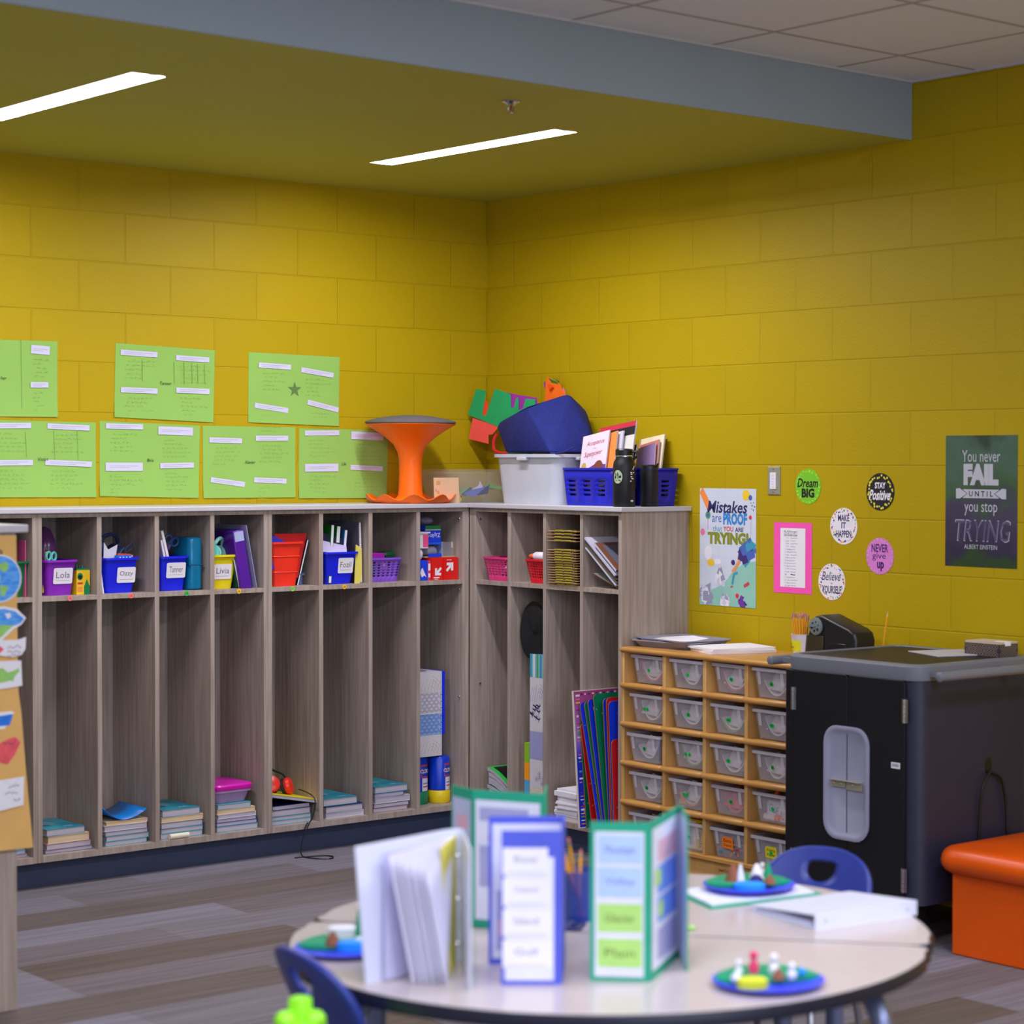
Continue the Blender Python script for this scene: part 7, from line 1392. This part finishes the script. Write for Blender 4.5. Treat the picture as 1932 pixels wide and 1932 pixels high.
# pencil cup
t = T('pencil_cup', 'blue translucent cup of pencils between the folded boards', 'cup', (-2.79, -4.118, TH), 0)
MB().lathe([(0.036, 0), (0.046, 0.118), (0.0475, 0.12), (0.044, 0.12), (0.034, 0.004)], M('clear_royal', (20, 70, 190), 0.15, alpha=0.5), n=28).build('cup_body', t)
q = random.Random(3)
for k, (dx, dy, h) in enumerate(((-0.03, -0.005, 0.2), (-0.04, 0.01, 0.17), (-0.012, 0.03, 0.165), (0.02, 0.02, 0.16), (-0.025, 0.03, 0.18))):
    pencil_thing('yellow pencil leaning in the blue translucent cup', (-2.79 - dx * 0.3, -4.118 - dy * 0.3, TH + 0.006), (-2.79 + dx * 1.3, -4.118 + dy * 1.3, TH + h), 'pencils in the blue cup')
t = T('scissors', 'dark blue handled scissors lying beside the blue pencil cup', 'scissors', (-2.862, -4.175, TH + 0.004), (PI / 2, 0, 0.7))
for s_ in (-1, 1): MB().tube([(s_ * 0.02 + 0.018 * math.cos(a), 0.03 * math.sin(a) * 0 + 0.0, 0.03 * math.sin(a)) for a in [2 * PI * k / 14 for k in range(15)]], 0.004, M('scissor_navy', (24, 34, 110), 0.4)).build('handle', t)
MB().box(-0.006, 0.006, -0.001, 0.001, -0.13, -0.025, chrome).build('blade', t)
# plates with clay landforms
pl_b = M('plate_blue', (66, 74, 240), 0.4); clay_g = M('clay_green', (0, 150, 104), 0.7); clay_b = M('clay_brown', (140, 84, 60), 0.8); clay_y = M('clay_yellow', (216, 222, 40), 0.7); clay_w = M('clay_white', (232, 232, 244), 0.7); clay_p = M('clay_pink', (230, 60, 110), 0.7); clay_s = M('clay_sky', (30, 150, 240), 0.6)
def plate(label, loc, rz, feats):
    t = T('paper_plate', label, 'plate', loc, rz, group='plates of clay landforms')
    MB().lathe([(0.08, 0.0), (0.09, 0.003), (0.115, 0.011), (0.118, 0.013), (0.113, 0.0135), (0.088, 0.006)], pl_b, n=40).build('rim', t)
    pts = [(0.112 * math.cos(a) , 0.112 * math.sin(a)) for a in [0.15 + (PI - 0.0) * i / 18 for i in range(19)]] + [(-0.085, -0.03), (-0.03, -0.035), (0.01, -0.02), (0.05, -0.01)]
    b = MB().loft([[(x * s_, y * s_ + 0.002, z) for x, y in pts] for s_, z in ((0.96, 0.007), (1.0, 0.0145), (0.9, 0.02))], clay_g); b.build('green_land', t, smooth=60)
    for nm, kind, x, y, r, h, m in feats:
        b = MB()
        if kind == 'cone': b.lathe([(r, 0.018), (r * 0.75, 0.018 + h * 0.4), (r * 0.3, 0.018 + h * 0.9), (0.002, 0.018 + h)], m, (x, y), 14)
        elif kind == 'ball': b.ball((x, y, 0.018 + h), r, m)
        elif kind == 'fig': b.lathe([(r * 0.7, 0.016), (r, 0.016 + h * 0.3), (r * 0.5, 0.016 + h * 0.55)], m, (x, y), 10); b.ball((x, y, 0.016 + h * 0.75), r * 0.8, clay_w if m is not clay_p else clay_p, 10, 6)
        else: b.loft([[(x + r * s_ * math.cos(a), y + r * 0.6 * s_ * math.sin(a), z) for a in [2 * PI * i / 16 for i in range(16)]] for s_, z in ((1, 0.007), (1, 0.02 + h), (0.8, 0.024 + h))], m)
        b.build(nm, t)
    return t
RC = math.atan2(-0.669, 0.743)
plate('clay landform plate with small white and pink figures at the front right of the table', (-2.90, -4.879, TH), RC, [('yellow_patch', 'disc', -0.035, -0.055, 0.032, 0.004, clay_y), ('pink_figure', 'fig', -0.03, 0.02, 0.012, 0.055, clay_p), ('white_figure', 'fig', -0.062, 0.0, 0.009, 0.04, clay_w), ('white_figure', 'fig', 0.012, 0.015, 0.012, 0.05, clay_w), ('brown_mound', 'cone', 0.02, -0.02, 0.014, 0.022, clay_b), ('white_figure', 'fig', 0.048, -0.015, 0.011, 0.035, clay_w), ('white_bump', 'ball', -0.068, -0.035, 0.011, 0.004, clay_w), ('sky_bump', 'ball', 0.07, 0.0, 0.008, 0.01, clay_s)])
plate('clay landform plate on the green bordered folder at the back of the tables', (-2.262, -4.150, TH + 0.0105), RC, [('brown_volcano', 'cone', -0.04, 0.0, 0.022, 0.045, clay_b), ('white_waterfall', 'cone', -0.022, -0.01, 0.012, 0.046, clay_w), ('white_mountain', 'cone', 0.02, 0.02, 0.02, 0.042, clay_w), ('dark_cave', 'ball', 0.018, -0.01, 0.018, 0.002, M('clay_indigo', (40, 30, 110), 0.7)), ('brown_mound', 'cone', 0.052, -0.02, 0.016, 0.02, clay_b), ('green_tree', 'cone', 0.05, 0.04, 0.014, 0.04, clay_g), ('sky_lake', 'disc', 0.0, -0.04, 0.04, 0.0, clay_s), ('white_figure', 'fig', 0.035, 0.055, 0.008, 0.045, clay_w)])
plate('clay landform plate at the left end of the table behind the white binder', (-3.385, -4.035, TH), RC, [('green_spire', 'cone', 0.02, 0.03, 0.01, 0.07, clay_g), ('white_ridge', 'disc', -0.02, 0.05, 0.035, 0.02, clay_w), ('brown_mound', 'cone', -0.03, -0.02, 0.018, 0.03, clay_b), ('sky_lake', 'disc', 0.015, -0.03, 0.035, 0.005, clay_s), ('white_patch', 'disc', 0.04, -0.01, 0.025, 0.008, clay_w)])
# flat folder under the far plate
b = MB(); b.poly([(-2.476, -4.240, 0), (-2.15, -4.300, 0), (-2.085, -4.085, 0), (-2.41, -4.025, 0)], gcard, 0.004); b.poly([(-2.462, -4.228, 0.0046), (-2.162, -4.284, 0.0046), (-2.102, -4.097, 0.0046), (-2.402, -4.04, 0.0046)], rep, 0.005); o = b.build('folder', loc=(0, 0, TH), smooth=0); tag(o, 'green bordered white folder lying under the far clay plate', 'folder')
# flat white binder
def wedge():
    t = T('binder', 'closed white binder lying flat with its spine toward the camera', 'binder', (-2.45, -4.572, TH), math.atan2(-0.044, 0.303))
    MB().loft([[(0, 0, z), (0.306, 0, z), (0.306, 0.004, z), (0, 0.004, z)] for z in (0.0, 0.036)], wb).build('spine', t)
    MB().box(0, 0.306, 0.0042, 0.262, 0, 0.003, wb).build('back_cover', t)
    b = MB(); b.add([(0, 0.0042, 0.033), (0.306, 0.0042, 0.033), (0.306, 0.262, 0.012), (0, 0.262, 0.012), (0, 0.0042, 0.036), (0.306, 0.0042, 0.036), (0.306, 0.262, 0.015), (0, 0.262, 0.015)], [(3, 2, 1, 0), (4, 5, 6, 7), (0, 1, 5, 4), (1, 2, 6, 5), (2, 3, 7, 6), (3, 0, 4, 7)], wb); b.build('front_cover', t)
    MB().box(0.012, 0.294, 0.03, 0.25, 0.0032, 0.011, wpg).build('pages', t)
    b = MB()
    for x in (0.03, 0.276): b.ball((x, -0.0005, 0.018), (0.003, 0.0012, 0.003), grey_i, 8, 5)
    b.build('rivets', t)
wedge()
for i, (x, y, l) in enumerate(((-2.667, -4.382, 'scrap of lime clay lying right of the green front board'), (-3.02, -4.50, 'scrap of lime clay lying between the blue and green boards'))):
    tag(MB().ball((0, 0, 0.006), (0.011, 0.008, 0.006), limb, 10, 6).build('clay_scrap', loc=(x, y, TH)), l, 'clay')
# lime green container at the bottom edge
limepl = M('lime_plastic', (150, 240, 40), 0.4)
t = T('lime_container', 'lime green plastic container with a square knob, cut off by the bottom edge', 'container', (-3.725, -4.385, 0), 0.4)
MB().lathe([(0.05, 0), (0.055, 0.01), (0.055, 0.49), (0.05, 0.52)], limepl, n=28).build('body', t)
b = MB()
for k in range(3): a = 2 * PI * k / 3 + 0.6; b.ball((0.032 * math.cos(a), 0.032 * math.sin(a), 0.52), (0.024, 0.024, 0.02), limepl)
b.build('lobed_lid', t)
MB().loft([rr(0.04, 0.04, 0.01, z) for z in (0.51, 0.556)] + [rr(0.034, 0.034, 0.008, 0.562)], limepl).build('knob', t)
